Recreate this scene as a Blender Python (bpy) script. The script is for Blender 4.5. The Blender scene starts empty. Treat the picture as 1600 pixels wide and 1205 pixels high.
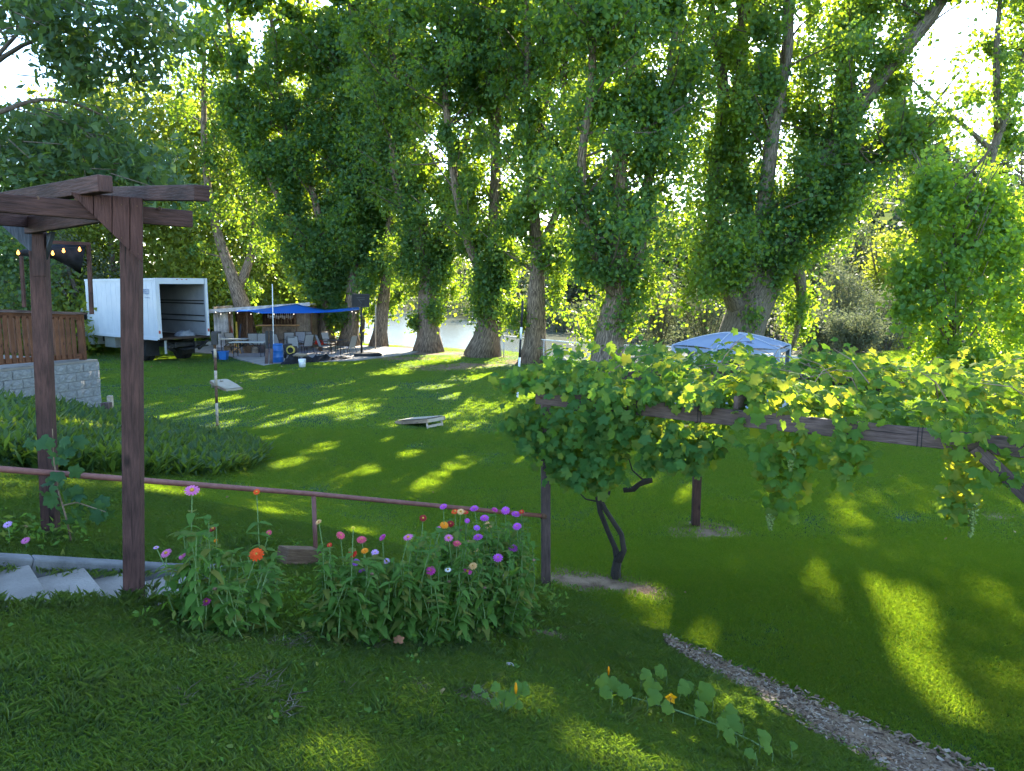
import bpy, math, random
import numpy as np
from mathutils import Vector, Matrix
from math import radians, sin, cos, tan, pi, sqrt

random.seed(7)
RNG = np.random.default_rng(11)
scene = bpy.context.scene
col = scene.collection

# ------------------------------------------------------------------ camera, sky, sun, exposure
CAMZ, F, TILT = 3.4, 1160.0, radians(7.5)
SUN_AZ, SUN_EL = radians(17.0), radians(29.0)
cam_data = bpy.data.cameras.new("camera")
cam = bpy.data.objects.new("camera", cam_data)
col.objects.link(cam)
cam_data.sensor_width = 36.0
cam_data.lens = 36.0 * F / 1600.0
cam_data.clip_start, cam_data.clip_end = 0.05, 2000.0
cam.location = (0, 0, CAMZ)
cam.rotation_euler = (radians(90) - TILT, 0, 0)
scene.camera = cam

world = bpy.data.worlds.new("World")
scene.world = world
world.use_nodes = True
wn = world.node_tree
wn.nodes.clear()
sky_tex = wn.nodes.new("ShaderNodeTexSky")
sky_tex.sky_type = 'NISHITA'
sky_tex.sun_disc = False
sky_tex.sun_elevation = SUN_EL
sky_tex.sun_rotation = SUN_AZ
sky_tex.dust_density = 0.25
sky_tex.air_density = 1.0
sky_tex.ozone_density = 2.3
bg = wn.nodes.new("ShaderNodeBackground")
bg.inputs['Strength'].default_value = 0.15
wo = wn.nodes.new("ShaderNodeOutputWorld")
wn.links.new(sky_tex.outputs[0], bg.inputs['Color'])
wn.links.new(bg.outputs[0], wo.inputs['Surface'])

sun_data = bpy.data.lights.new("sun", 'SUN')
sun_data.energy = 4.6
sun_data.angle = radians(0.55)
sun_data.color = (1.0, 0.90, 0.72)
sun = bpy.data.objects.new("sun", sun_data)
col.objects.link(sun)
SUNV = Vector((sin(SUN_AZ) * cos(SUN_EL), cos(SUN_AZ) * cos(SUN_EL), sin(SUN_EL)))
sun.rotation_euler = SUNV.to_track_quat('Z', 'Y').to_euler()
sun.location = (20, 40, 40)

scene.view_settings.view_transform = 'Standard'
scene.view_settings.look = 'None'
scene.view_settings.exposure = 2.6
scene.view_settings.gamma = 1.0
scene.view_settings.use_curve_mapping = False
scene.render.engine = 'CYCLES'
scene.cycles.max_bounces = 8
scene.cycles.diffuse_bounces = 4
scene.cycles.transmission_bounces = 5
scene.cycles.transparent_max_bounces = 8
scene.cycles.use_denoising = True
scene.cycles.sample_clamp_indirect = 6.0

# ------------------------------------------------------------------ helpers
CT, ST = cos(TILT), sin(TILT)
def ray(px, py):
    dx, dy = (px - 800.0) / F, (602.5 - py) / F
    return Vector((dx, CT + dy * ST, -ST + dy * CT))
def at(px, py, Y):
    d = ray(px, py); k = Y / d.y
    return Vector((d.x * k, Y, CAMZ + d.z * k))
def gz(px, py, z=0.0):
    d = ray(px, py); k = (z - CAMZ) / d.z
    return Vector((d.x * k, d.y * k, z))

UX, UY = 0.75, 0.66
def sstep(a, b, v):
    t = np.clip((v - a) / (b - a), 0, 1)
    return t * t * (3 - 2 * t)
BX = [-90, -60, -30, -14, -6, -1.5, 1.5, 3.5, 7, 12, 20, 40, 90]
BY = [92, 76, 57, 49, 43.5, 40.5, 37.5, 33.2, 33.0, 36, 40, 45, 48]
FX = [-120, -80, -29, -8, 4, 10.5, 20, 40, 90]
FY = [260, 235, 170, 122, 80, 66, 58, 56, 56]
def hgt(x, y):
    x = np.asarray(x, float); y = np.asarray(y, float)
    s = UX * x + UY * y
    p = 1.8 - 0.32 * s
    p = 2.7 - 0.5 * ((2.7 - p) + np.sqrt((2.7 - p) ** 2 + 0.2))
    z = 0.5 * (p + np.sqrt(p * p + 0.012))
    z = z + 0.025 * np.sin(x * 0.9 + 1.3) * np.sin(y * 0.7) * sstep(7, 14, y)
    near = sstep(9, 3, np.hypot(x, y))
    z = z + near * (0.025 * np.sin(x * 3.1 + y * 1.7) + 0.02 * np.sin(y * 4.3 - x * 2.2 + 1))
    d = y - np.interp(x, BX, BY)
    z = z - 3.0 * sstep(0.2, 5.5, d)
    d2 = y - np.interp(x, FX, FY)
    z = z + sstep(-3, 5, d2) * 2.9
    hill = np.clip(d2 - 5, 0, 70) * (0.10 + 0.13 * sstep(5, 40, x)) * (1 + 0.18 * np.sin(x * 0.11) + 0.1 * np.sin(y * 0.09))
    return z + hill
def h1(x, y):
    return float(hgt(x, y))
def ong(px, py, lift=0.0):
    d = ray(px, py)
    lo, hi = 0.3, 400.0
    k = 0.3
    while k < 400:
        if CAMZ + d.z * k < h1(d.x * k, d.y * k): break
        lo = k; k *= 1.04
    hi = k
    for _ in range(30):
        m = 0.5 * (lo + hi)
        if CAMZ + d.z * m < h1(d.x * m, d.y * m): hi = m
        else: lo = m
    return Vector((d.x * lo, d.y * lo, h1(d.x * lo, d.y * lo) + lift))

WM = {}
def tag(o, label=None, cat=None, group=None, kind=None):
    if label: o['label'] = label
    if cat: o['category'] = cat
    if group: o['group'] = group
    if kind: o['kind'] = kind
    return o
def link(name, data, parent=None, M=None):
    o = bpy.data.objects.new(name, data)
    col.objects.link(o)
    M = M or Matrix()
    if parent is not None:
        o.parent = parent
        o.matrix_parent_inverse = WM[parent.name].inverted()
    o.matrix_basis = M
    WM[o.name] = M.copy()
    return o
def thing(name, label, cat, loc, rz=0.0, group=None):
    o = link(name, None, None, Matrix.Translation(Vector(loc)) @ Matrix.Rotation(rz, 4, 'Z'))
    return tag(o, label, cat, group)
def kids(o):
    return [c for c in ALLKIDS.get(o.name, [])]
def copy_tree(o, label, loc, rz=0.0, group=None):
    kidmap = {}
    for q in scene.objects:
        if q.parent: kidmap.setdefault(q.parent.name, []).append(q)
    def rec(src, parent):
        c = src.copy(); col.objects.link(c)
        c.parent = parent
        for k in kidmap.get(src.name, []): rec(k, c)
        return c
    r = rec(o, None)
    r.matrix_basis = Matrix.Translation(Vector(loc)) @ Matrix.Rotation(rz, 4, 'Z')
    WM[r.name] = r.matrix_basis.copy()
    r['label'] = label
    if group: r['group'] = group
    return r

class MB:
    def __init__(s):
        s.v, s.f, s.uv, s.mi = [], [], [], []
        s.cur = 0
    def face(s, idx, uv=None):
        s.f.append(idx); s.mi.append(s.cur)
        s.uv.extend(uv if uv else [(s.v[i][0] + s.v[i][1], s.v[i][2]) for i in idx])
    def box(s, c, size, R=None):
        c = Vector(c); hx = [q / 2 for q in size]
        R = R or Matrix.Identity(3)
        b = len(s.v)
        loc = []
        for i in range(8):
            p = Vector(((1 if i & 1 else -1) * hx[0], (1 if i & 2 else -1) * hx[1], (1 if i & 4 else -1) * hx[2]))
            loc.append(p); s.v.append(tuple(c + R @ p))
        o1, o2 = random.random() * 7, random.random() * 7
        for idx, ax in (((0, 2, 3, 1), (0, 1)), ((4, 5, 7, 6), (0, 1)), ((0, 1, 5, 4), (0, 2)), ((2, 6, 7, 3), (0, 2)), ((0, 4, 6, 2), (1, 2)), ((1, 3, 7, 5), (1, 2))):
            a, bb = ax
            if size[a] < size[bb]: a, bb = bb, a
            s.face(tuple(b + i for i in idx), [(loc[i][a] + o1, loc[i][bb] + o2 + ax[0] * .37) for i in idx])
        return s
    def beam(s, p0, p1, w, h, roll=0.0):
        p0, p1 = Vector(p0), Vector(p1)
        d = (p1 - p0); L = d.length; d.normalize()
        up = Vector((0, 0, 1)) if abs(d.z) < 0.95 else Vector((0, 1, 0))
        y = up.cross(d).normalized(); z = d.cross(y)
        R = Matrix((d, y, z)).transposed()
        if roll: R = R @ Matrix.Rotation(roll, 3, 'X')
        return s.box((p0 + p1) / 2, (L, w, h), R)
    def tube(s, pts, rad, n=8, caps=True, lump=0.0, seed=0):
        pts = [Vector(p) for p in pts]
        if not hasattr(rad, '__len__'): rad = [rad] * len(pts)
        rr = random.Random(seed)
        ph = [rr.random() * 6.28 for _ in range(6)]
        rings = []; L = 0; prev = None
        x = None
        for i, p in enumerate(pts):
            t = (pts[min(i + 1, len(pts) - 1)] - pts[max(i - 1, 0)]).normalized()
            if x is None:
                x = t.cross(Vector((0.123, 0.95, 0.28))).normalized()
            else:
                x = (x - t * x.dot(t)).normalized()
            y = t.cross(x)
            if prev is not None: L += (p - prev).length
            prev = p
            ring = []
            for k in range(n):
                a = 2 * pi * k / n
                r = rad[i]
                if lump:
                    r *= 1 + lump * (sin(3 * a + ph[0] + L * .4) + .7 * sin(5 * a + ph[1] - L * .7) + .6 * sin(9 * a + ph[2]) + .5 * sin(L * 2.1 + a + ph[3]))
                s.v.append(tuple(p + (x * cos(a) + y * sin(a)) * r)); ring.append(len(s.v) - 1)
            rings.append((ring, L, rad[i]))
        for (ra, la, r0), (rb, lb, r1) in zip(rings, rings[1:]):
            for k in range(n):
                k2 = (k + 1) % n
                c = 2 * pi * max(r0, r1)
                s.face((ra[k], ra[k2], rb[k2], rb[k]), [(la, c * k / n), (la, c * (k + 1) / n), (lb, c * (k + 1) / n), (lb, c * k / n)])
        if caps:
            s.face(tuple(reversed(rings[0][0]))); s.face(tuple(rings[-1][0]))
        return s
    def lathe(s, c, prof, n=16, M=None):
        c = Vector(c); rings = []
        for r, z in prof:
            ring = []
            for k in range(n):
                a = 2 * pi * k / n
                p = Vector((r * cos(a), r * sin(a), z))
                if M: p = M @ p
                s.v.append(tuple(c + p)); ring.append(len(s.v) - 1)
            rings.append(ring)
        for ra, rb in zip(rings, rings[1:]):
            for k in range(n):
                s.face((ra[k], ra[(k + 1) % n], rb[(k + 1) % n], rb[k]))
        if prof[0][0] > 1e-4: s.face(tuple(reversed(rings[0])))
        if prof[-1][0] > 1e-4: s.face(tuple(rings[-1]))
        return s
    def poly(s, pts):
        b = len(s.v)
        s.v.extend(tuple(p) for p in pts)
        s.face(tuple(range(b, b + len(pts))))
        return s
    def prism(s, pts, off):
        """closed solid: polygon pts extruded by vector off"""
        off = Vector(off); b = len(s.v); n = len(pts)
        pts = [Vector(p) for p in pts]
        s.v.extend(tuple(p) for p in pts); s.v.extend(tuple(p + off) for p in pts)
        o1 = random.random() * 5
        uvp = [(p.z + o1, p.x + p.y) for p in pts]
        s.face(tuple(range(b, b + n)), uvp)
        s.face(tuple(reversed(range(b + n, b + 2 * n))), list(reversed(uvp)))
        for i in range(n):
            j = (i + 1) % n
            s.face((b + i, b + n + i, b + n + j, b + j), [uvp[i], (uvp[i][0], uvp[i][1] + .03), (uvp[j][0], uvp[j][1] + .03), uvp[j]])
        return s
    def mesh(s, name, mats, origin=None, smooth=False):
        m = bpy.data.meshes.new(name)
        vs = s.v
        if origin is not None:
            vs = [(a - origin[0], b - origin[1], c - origin[2]) for a, b, c in s.v]
        m.from_pydata(vs, [], s.f)
        uvl = m.uv_layers.new(name="UVMap")
        uvl.data.foreach_set("uv", np.array(s.uv, dtype=np.float32).ravel())
        for mm in (mats if isinstance(mats, (list, tuple)) else [mats]): m.materials.append(mm)
        if any(s.mi): m.polygons.foreach_set("material_index", s.mi)
        if smooth: m.polygons.foreach_set("use_smooth", [True] * len(m.polygons))
        m.update()
        return m
    def build(s, name, mats, parent=None, smooth=False, bevel=0.0):
        if parent is None:
            a = np.array(s.v)
            org = ((a[:, 0].min() + a[:, 0].max()) / 2, (a[:, 1].min() + a[:, 1].max()) / 2, a[:, 2].min())
            o = link(name, s.mesh(name, mats, org, smooth), None, Matrix.Translation(Vector(org)))
        else:
            o = link(name, s.mesh(name, mats, None, smooth), parent)
        if bevel:
            b = o.modifiers.new("bevel", 'BEVEL'); b.width = bevel; b.segments = 2; b.limit_method = 'ANGLE'
        return o

def npmesh(name, V, nper, mats, mi=None):
    """polygons of nper consecutive vertices each"""
    V = np.ascontiguousarray(V, dtype=np.float32).reshape(-1, 3)
    m = bpy.data.meshes.new(name)
    n = len(V); nf = n // nper
    m.vertices.add(n); m.vertices.foreach_set("co", V.ravel())
    m.loops.add(n); m.loops.foreach_set("vertex_index", np.arange(n, dtype=np.int32))
    m.polygons.add(nf); m.polygons.foreach_set("loop_start", np.arange(0, n, nper, dtype=np.int32))
    for mm in (mats if isinstance(mats, (list, tuple)) else [mats]): m.materials.append(mm)
    if mi is not None: m.polygons.foreach_set("material_index", np.asarray(mi, dtype=np.int32))
    m.update(calc_edges=True)
    return m

def unit(a):
    return a / np.maximum(np.linalg.norm(a, axis=1, keepdims=True), 1e-9)
def leaf_quads(P, size, aspect=0.75, droop=0.25, rng=RNG, flat=0.0):
    """folded diamond leaf per point"""
    n = len(P)
    size = np.broadcast_to(np.asarray(size, float), (n,)) * rng.uniform(0.5, 1.45, n)
    nr = rng.normal(size=(n, 3)); nr[:, 2] += flat
    nr = unit(nr)
    a = rng.normal(size=(n, 3)); a[:, 2] -= droop
    a = unit(a - nr * (a * nr).sum(1, keepdims=True))
    b = np.cross(nr, a)
    L = size[:, None]; Wd = L * aspect
    V = np.empty((n, 4, 3))
    V[:, 0] = P - a * L * .5
    V[:, 1] = P - a * L * .08 + b * Wd * .5 + nr * L * .08
    V[:, 2] = P + a * L * .5
    V[:, 3] = P - a * L * .08 - b * Wd * .5 + nr * L * .08
    return V.reshape(-1, 3)

def leaf_tris(P, size, aspect=0.8, rng=RNG):
    n = len(P); size = np.broadcast_to(np.asarray(size, float), (n,)) * rng.uniform(.8, 1.4, n)
    a = unit(rng.normal(size=(n, 3))); c = rng.normal(size=(n, 3)); b = unit(c - a * (a * c).sum(1, keepdims=True))
    L = size[:, None]
    V = np.empty((n, 3, 3)); V[:, 0] = P + a * L * .6; V[:, 1] = P - a * L * .4 + b * L * aspect * .5; V[:, 2] = P - a * L * .4 - b * L * aspect * .5
    return V.reshape(-1, 3)
# ------------------------------------------------------------------ materials
MATS = {}
def newmat(name):
    m = bpy.data.materials.new(name); m.use_nodes = True
    m.node_tree.nodes.clear()
    return m, m.node_tree.nodes, m.node_tree.links
def pmat(name, c1, c2=None, scale=8.0, rough=0.7, bump=0.0, bscale=None, coord='Object', stretch=(1, 1, 1), metal=0.0, spec=0.4, detail=5, emit=0.0, c3=None):
    if name in MATS: return MATS[name]
    m, N, L = newmat(name)
    out = N.new("ShaderNodeOutputMaterial"); pb = N.new("ShaderNodeBsdfPrincipled")
    L.new(pb.outputs[0], out.inputs[0])
    pb.inputs['Roughness'].default_value = rough; pb.inputs['Metallic'].default_value = metal
    pb.inputs['Specular IOR Level'].default_value = spec
    pb.inputs['Base Color'].default_value = (*c1, 1)
    tc = N.new("ShaderNodeTexCoord"); mp = N.new("ShaderNodeMapping"); mp.inputs['Scale'].default_value = stretch
    L.new(tc.outputs[coord], mp.inputs[0])
    if c2:
        nz = N.new("ShaderNodeTexNoise"); nz.inputs['Scale'].default_value = scale; nz.inputs['Detail'].default_value = detail
        nz.inputs['Roughness'].default_value = .65
        L.new(mp.outputs[0], nz.inputs['Vector'])
        cr = N.new("ShaderNodeValToRGB")
        cr.color_ramp.elements[0].position = .34; cr.color_ramp.elements[1].position = .68
        cr.color_ramp.elements[0].color = (*c1, 1); cr.color_ramp.elements[1].color = (*c2, 1)
        if c3:
            e = cr.color_ramp.elements.new(.5); e.color = (*c3, 1)
        L.new(nz.outputs[0], cr.inputs[0]); L.new(cr.outputs[0], pb.inputs['Base Color'])
    if bump:
        nb = N.new("ShaderNodeTexNoise"); nb.inputs['Scale'].default_value = bscale or scale * 2; nb.inputs['Detail'].default_value = 6
        L.new(mp.outputs[0], nb.inputs['Vector'])
        bp = N.new("ShaderNodeBump"); bp.inputs['Strength'].default_value = min(1, bump); bp.inputs['Distance'].default_value = .02 * max(1, bump)
        L.new(nb.outputs[0], bp.inputs['Height']); L.new(bp.outputs[0], pb.inputs['Normal'])
    if emit:
        pb.inputs['Emission Color'].default_value = (*c1, 1); pb.inputs['Emission Strength'].default_value = emit
    MATS[name] = m
    return m
def leafmat(name, cols, trans, tf=0.5, rough=0.5, spec=0.25, patchy=None):
    """cols: base colours spread over leaves at random; trans: colour of light passing through"""
    if name in MATS: return MATS[name]
    m, N, L = newmat(name)
    out = N.new("ShaderNodeOutputMaterial"); pb = N.new("ShaderNodeBsdfPrincipled")
    tr = N.new("ShaderNodeBsdfTranslucent"); mx = N.new("ShaderNodeMixShader")
    pb.inputs['Roughness'].default_value = rough; pb.inputs['Specular IOR Level'].default_value = spec
    ge = N.new("ShaderNodeNewGeometry"); cr = N.new("ShaderNodeValToRGB"); ct = N.new("ShaderNodeValToRGB")
    for ramp, cc in ((cr.color_ramp, cols), (ct.color_ramp, trans)):
        ramp.elements[0].color = (*cc[0], 1); ramp.elements[1].color = (*cc[-1], 1)
        for k in range(1, len(cc) - 1):
            e = ramp.elements.new(k / (len(cc) - 1)); e.color = (*cc[k], 1)
    oi = N.new("ShaderNodeObjectInfo"); ad = N.new("ShaderNodeMath"); ad.operation = 'ADD'; fr = N.new("ShaderNodeMath"); fr.operation = 'FRACT'
    L.new(ge.outputs['Random Per Island'], ad.inputs[0]); L.new(oi.outputs['Random'], ad.inputs[1]); L.new(ad.outputs[0], fr.inputs[0])
    L.new(fr.outputs[0], cr.inputs[0]); L.new(fr.outputs[0], ct.inputs[0])
    c1, c2 = cr.outputs[0], ct.outputs[0]
    if patchy:
        nz = N.new("ShaderNodeTexNoise"); nz.inputs['Scale'].default_value = patchy[0]; nz.inputs['Detail'].default_value = 5; nz.inputs['Roughness'].default_value = .7
        L.new(ge.outputs['Position'], nz.inputs['Vector'])
        mr = N.new("ShaderNodeMapRange"); mr.inputs['From Min'].default_value = .47; mr.inputs['From Max'].default_value = .66; mr.inputs['To Max'].default_value = patchy[2]; L.new(nz.outputs[0], mr.inputs[0])
        m1 = N.new("ShaderNodeMix"); m1.data_type = 'RGBA'; L.new(mr.outputs[0], m1.inputs[0]); L.new(c1, m1.inputs[6]); m1.inputs[7].default_value = (*patchy[1], 1); c1 = m1.outputs[2]
    L.new(c1, pb.inputs['Base Color']); L.new(c2, tr.inputs['Color'])
    mx.inputs[0].default_value = tf
    L.new(pb.outputs[0], mx.inputs[1]); L.new(tr.outputs[0], mx.inputs[2]); L.new(mx.outputs[0], out.inputs[0])
    MATS[name] = m
    return m

G = lambda a, b, c: (a, b, c)
M_CREAF = leafmat("cottonwood_leaf", [G(.030, .085, .040), G(.045, .115, .048), G(.038, .095, .050), G(.065, .14, .04)],
                  [G(.26, .44, .018), G(.36, .52, .02), G(.46, .54, .02)], .47)
M_POPLAR = leafmat('poplar_leaf', [G(.05, .13, .045), G(.07, .16, .05)], [G(.40, .60, .02), G(.52, .64, .025)], .56)
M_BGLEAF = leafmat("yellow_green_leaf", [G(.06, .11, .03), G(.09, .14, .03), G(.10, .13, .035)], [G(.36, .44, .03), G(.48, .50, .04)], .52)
M_DARKLEAF = leafmat("broad_dark_leaf", [G(.035, .075, .04), G(.05, .10, .05), G(.06, .11, .045)], [G(.16, .26, .03), G(.24, .34, .03)], .38)
M_OLIVE = leafmat("grey_willow_leaf", [G(.085, .105, .08), G(.12, .14, .105), G(.075, .095, .07)], [G(.20, .24, .10), G(.26, .30, .12)], .28, .7, .1)
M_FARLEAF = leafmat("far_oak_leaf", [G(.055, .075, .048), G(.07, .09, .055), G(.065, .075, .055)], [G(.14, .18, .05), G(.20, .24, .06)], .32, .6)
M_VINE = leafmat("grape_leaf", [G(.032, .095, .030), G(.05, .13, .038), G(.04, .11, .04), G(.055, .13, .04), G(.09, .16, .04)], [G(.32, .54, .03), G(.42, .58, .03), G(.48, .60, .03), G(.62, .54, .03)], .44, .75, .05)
M_VINETOP = leafmat('sunlit_grape_leaf', [G(.05, .13, .035), G(.075, .16, .04), G(.065, .145, .045), G(.12, .19, .045)], [G(.36, .56, .03), G(.46, .62, .03), G(.54, .62, .03), G(.68, .56, .03)], .54, .75, .05)  # brighter, more translucent copy of the grape leaf: sunlight put into the colour
M_ZLEAF = leafmat("zinnia_leaf", [G(.070, .150, .030), G(.095, .185, .036), G(.075, .155, .038), G(.17, .16, .04)], [G(.22, .40, .04), G(.30, .48, .05)], .4, .7, .04)
M_SQUASH = leafmat("squash_leaf", [G(.075, .15, .03), G(.10, .18, .035)], [G(.36, .50, .03), G(.46, .56, .03)], .42, .7, .1)
M_HEDGE = leafmat("lily_leaf", [G(.02, .055, .022), G(.03, .075, .026), G(.05, .10, .03)], [G(.20, .32, .02), G(.34, .44, .03)], .36)
M_GRASS = leafmat("grass_blade", [G(.045, .11, .036), G(.072, .155, .048), G(.055, .13, .044), G(.11, .175, .06), G(.062, .145, .046)], [G(.28, .52, .012), G(.42, .62, .015), G(.52, .64, .02)], .42, .6, .15, (.8, G(.13, .16, .055), .75))
M_ROUGHGRASS = leafmat("rough_grass_blade", [G(.085, .145, .085), G(.105, .17, .092), G(.092, .155, .098), G(.15, .175, .115)], [G(.28, .50, .02), G(.42, .60, .03)], .40, .6, .15, (1.6, G(.20, .19, .10), .8))
M_DRY = leafmat("dry_straw", [G(.30, .26, .18), G(.38, .33, .24)], [G(.3, .26, .14), G(.3, .26, .16)], .25, .8)

def woodmat(name, c1, c2, rough=.75, bump=.5, sc=6):
    if name in MATS: return MATS[name]
    m = pmat(name, c1, c2, scale=sc, rough=rough, bump=bump, bscale=sc * 1.6, coord='UV', stretch=(1.1, 9, 1), spec=.25, detail=9)
    # weather stains, long checks along the grain and a few knots
    N, L = m.node_tree.nodes, m.node_tree.links
    pb = next(n for n in N if n.type == 'BSDF_PRINCIPLED'); src = pb.inputs['Base Color'].links[0].from_socket
    tc = N.new("ShaderNodeTexCoord")
    n1 = N.new("ShaderNodeTexNoise"); n1.inputs['Scale'].default_value = 2.2; n1.inputs['Detail'].default_value = 6; L.new(tc.outputs['Object'], n1.inputs['Vector'])
    r1 = N.new("ShaderNodeMapRange"); r1.inputs['From Min'].default_value = .3; r1.inputs['From Max'].default_value = .7; r1.inputs['To Min'].default_value = .55; r1.inputs['To Max'].default_value = 1.35; L.new(n1.outputs[0], r1.inputs[0])
    mp = N.new("ShaderNodeMapping"); mp.inputs['Scale'].default_value = (1.3, 42, 1); L.new(tc.outputs['UV'], mp.inputs[0])
    n2 = N.new("ShaderNodeTexNoise"); n2.inputs['Scale'].default_value = 1.0; n2.inputs['Detail'].default_value = 3; L.new(mp.outputs[0], n2.inputs['Vector'])
    r2 = N.new("ShaderNodeMapRange"); r2.inputs['From Min'].default_value = .30; r2.inputs['From Max'].default_value = .36; r2.inputs['To Min'].default_value = .25; r2.inputs['To Max'].default_value = 1; L.new(n2.outputs[0], r2.inputs[0])
    mk = N.new("ShaderNodeMapping"); mk.inputs['Scale'].default_value = (3.0, 7.0, 1); L.new(tc.outputs['UV'], mk.inputs[0])
    vo = N.new("ShaderNodeTexVoronoi"); vo.inputs['Scale'].default_value = 1.0; L.new(mk.outputs[0], vo.inputs['Vector'])
    r3 = N.new("ShaderNodeMapRange"); r3.inputs['From Min'].default_value = .05; r3.inputs['From Max'].default_value = .16; r3.inputs['To Min'].default_value = .35; r3.inputs['To Max'].default_value = 1; L.new(vo.outputs['Distance'], r3.inputs[0])
    a = N.new("ShaderNodeMath"); a.operation = 'MULTIPLY'; L.new(r1.outputs[0], a.inputs[0]); L.new(r2.outputs[0], a.inputs[1])
    b = N.new("ShaderNodeMath"); b.operation = 'MULTIPLY'; L.new(a.outputs[0], b.inputs[0]); L.new(r3.outputs[0], b.inputs[1])
    hs = N.new("ShaderNodeHueSaturation"); L.new(src, hs.inputs['Color']); L.new(b.outputs[0], hs.inputs['Value']); L.new(hs.outputs[0], pb.inputs['Base Color'])
    return m
M_REDWOOD = woodmat("stained_redwood", (.042, .020, .016), (.098, .046, .037))
M_REDWOOD2 = woodmat("stained_redwood_boards", (.050, .020, .016), (.095, .042, .034))
M_GREYRED = woodmat("weathered_red_timber", (.070, .044, .038), (.15, .10, .088))
M_DECKWOOD = woodmat("orange_stained_cedar", (.095, .036, .017), (.18, .074, .036))
M_OLDWOOD = woodmat("grey_barn_wood", (.16, .12, .085), (.34, .27, .20))
M_BROWNWOOD = woodmat("brown_plank", (.10, .055, .03), (.22, .13, .075))
M_WHITEWASH = woodmat("whitewashed_board", (.40, .38, .35), (.62, .59, .55))
M_PALEWOOD = pmat("pale_plywood", (.36, .30, .22), (.44, .375, .285), scale=6, rough=.8, coord="UV", stretch=(.6, 5, 1))
M_BARK = pmat("cottonwood_bark", (.045, .032, .023), (.40, .30, .215), scale=4, rough=.95, bump=2.2, bscale=6, coord='UV', stretch=(.8, 5, 1), spec=.1, detail=8, c3=(.15, .115, .085))
M_BARKGREY = pmat("pale_grey_bark", (.04, .033, .027), (.235, .20, .16), scale=5, rough=.95, bump=1.6, bscale=6, coord='UV', stretch=(.8, 4, 1), spec=.1, detail=8)
M_BURL = pmat("burl_bark", (.04, .03, .024), (.13, .10, .08), scale=5, rough=.95, bump=2.5, bscale=9)
M_TWIG = pmat("twig_bark", (.06, .045, .035), (.15, .115, .085), scale=20, rough=.9)
M_DARKBARK = pmat("dark_vine_bark", (.022, .018, .016), (.07, .055, .045), scale=10, rough=.95, bump=1.2, coord='UV', stretch=(.6, 6, 1))
M_CONC = pmat("worn_concrete", (.175, .155, .13), (.27, .245, .21), scale=3, rough=.85, bump=.25, bscale=60, detail=9)
M_SLAB = pmat('patio_concrete', (.20, .18, .165), (.30, .28, .26), scale=1.5, rough=.9, bump=.2, bscale=40, detail=9)
M_CONCDARK = pmat("mossy_concrete", (.09, .09, .085), (.19, .185, .18), scale=4, rough=.9, bump=.3, bscale=40, detail=9)
def perobject(m, lo, hi):
    '''each object of this material a little lighter or darker than the next'''
    N, L = m.node_tree.nodes, m.node_tree.links
    pb = next(n for n in N if n.type == 'BSDF_PRINCIPLED'); src = pb.inputs['Base Color'].links[0].from_socket
    oi = N.new("ShaderNodeObjectInfo"); mr = N.new("ShaderNodeMapRange"); mr.inputs['To Min'].default_value = lo; mr.inputs['To Max'].default_value = hi
    L.new(oi.outputs['Random'], mr.inputs[0]); hs = N.new("ShaderNodeHueSaturation"); L.new(mr.outputs[0], hs.inputs['Value']); L.new(src, hs.inputs['Color']); L.new(hs.outputs[0], pb.inputs['Base Color'])
    return m
M_BLOCK = perobject(pmat("split_face_block", (.15, .15, .15), (.27, .27, .265), scale=4, rough=.92, bump=1.0, bscale=16, detail=8), .95, 1.05)
for m_ in (M_DECKWOOD, M_OLDWOOD, M_WHITEWASH, M_BROWNWOOD, M_REDWOOD2, M_CONC): perobject(m_, .8, 1.15)
M_MORTAR = pmat("recessed_mortar", (.12, .12, .118), (.20, .20, .195), scale=12, rough=.95)
M_DIRT = pmat("bare_soil", (.10, .065, .042), (.22, .15, .10), scale=6, rough=.97, bump=.8, bscale=40, detail=9)
M_CHIP = leafmat("wood_chip", [G(.06, .036, .022), G(.16, .105, .066), G(.26, .20, .14), G(.11, .068, .042), G(.18, .125, .085), G(.34, .285, .225)], [G(.2, .15, .1), G(.2, .15, .1)], .05, .85)
M_WHITEPAINT = pmat("white_truck_paint", (.52, .55, .60), (.60, .62, .66), scale=1.2, rough=.4, spec=.4)
M_TRUCKIN = pmat("truck_lining", (.24, .26, .29), (.31, .33, .36), scale=2, rough=.7)
M_DARKMETAL = pmat("dark_steel", (.018, .018, .02), (.04, .04, .042), scale=6, rough=.5, metal=.4)
M_BLACK = pmat("black_rubber", (.012, .012, .013), (.025, .025, .026), scale=9, rough=.8)
M_BLACKCLOTH = pmat("black_sheet", (.012, .012, .014), (.03, .03, .035), scale=5, rough=.85, bump=.5, spec=.1)
M_GALV = pmat("galvanised_steel", (.42, .42, .43), (.55, .55, .55), scale=20, rough=.4, metal=.7)
M_RUSTPIPE = pmat("rust_red_paint", (.15, .055, .042), (.22, .09, .07), scale=14, rough=.6, bump=.2)
M_RUST = pmat("rusted_iron", (.07, .035, .02), (.16, .085, .05), scale=18, rough=.9, bump=.4)
M_POLEPALE = pmat("flaking_pale_paint", (.30, .22, .15), (.52, .44, .34), scale=14, rough=.8)
M_WHITEPOLE = pmat("white_pole_paint", (.60, .60, .60), (.76, .76, .75), scale=10, rough=.5)
M_BLUETARP = leafmat("blue_tarp", [G(.03, .24, .74), G(.035, .25, .76)], [G(.04, .34, .92), G(.04, .35, .93)], .5, .5, .2)
M_BLUEPLASTIC = pmat("blue_plastic", (.015, .10, .36), (.03, .16, .46), scale=3, rough=.42)
M_BLUEDARK = pmat("navy_plastic", (.02, .035, .07), (.03, .05, .09), scale=3, rough=.5)
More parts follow.
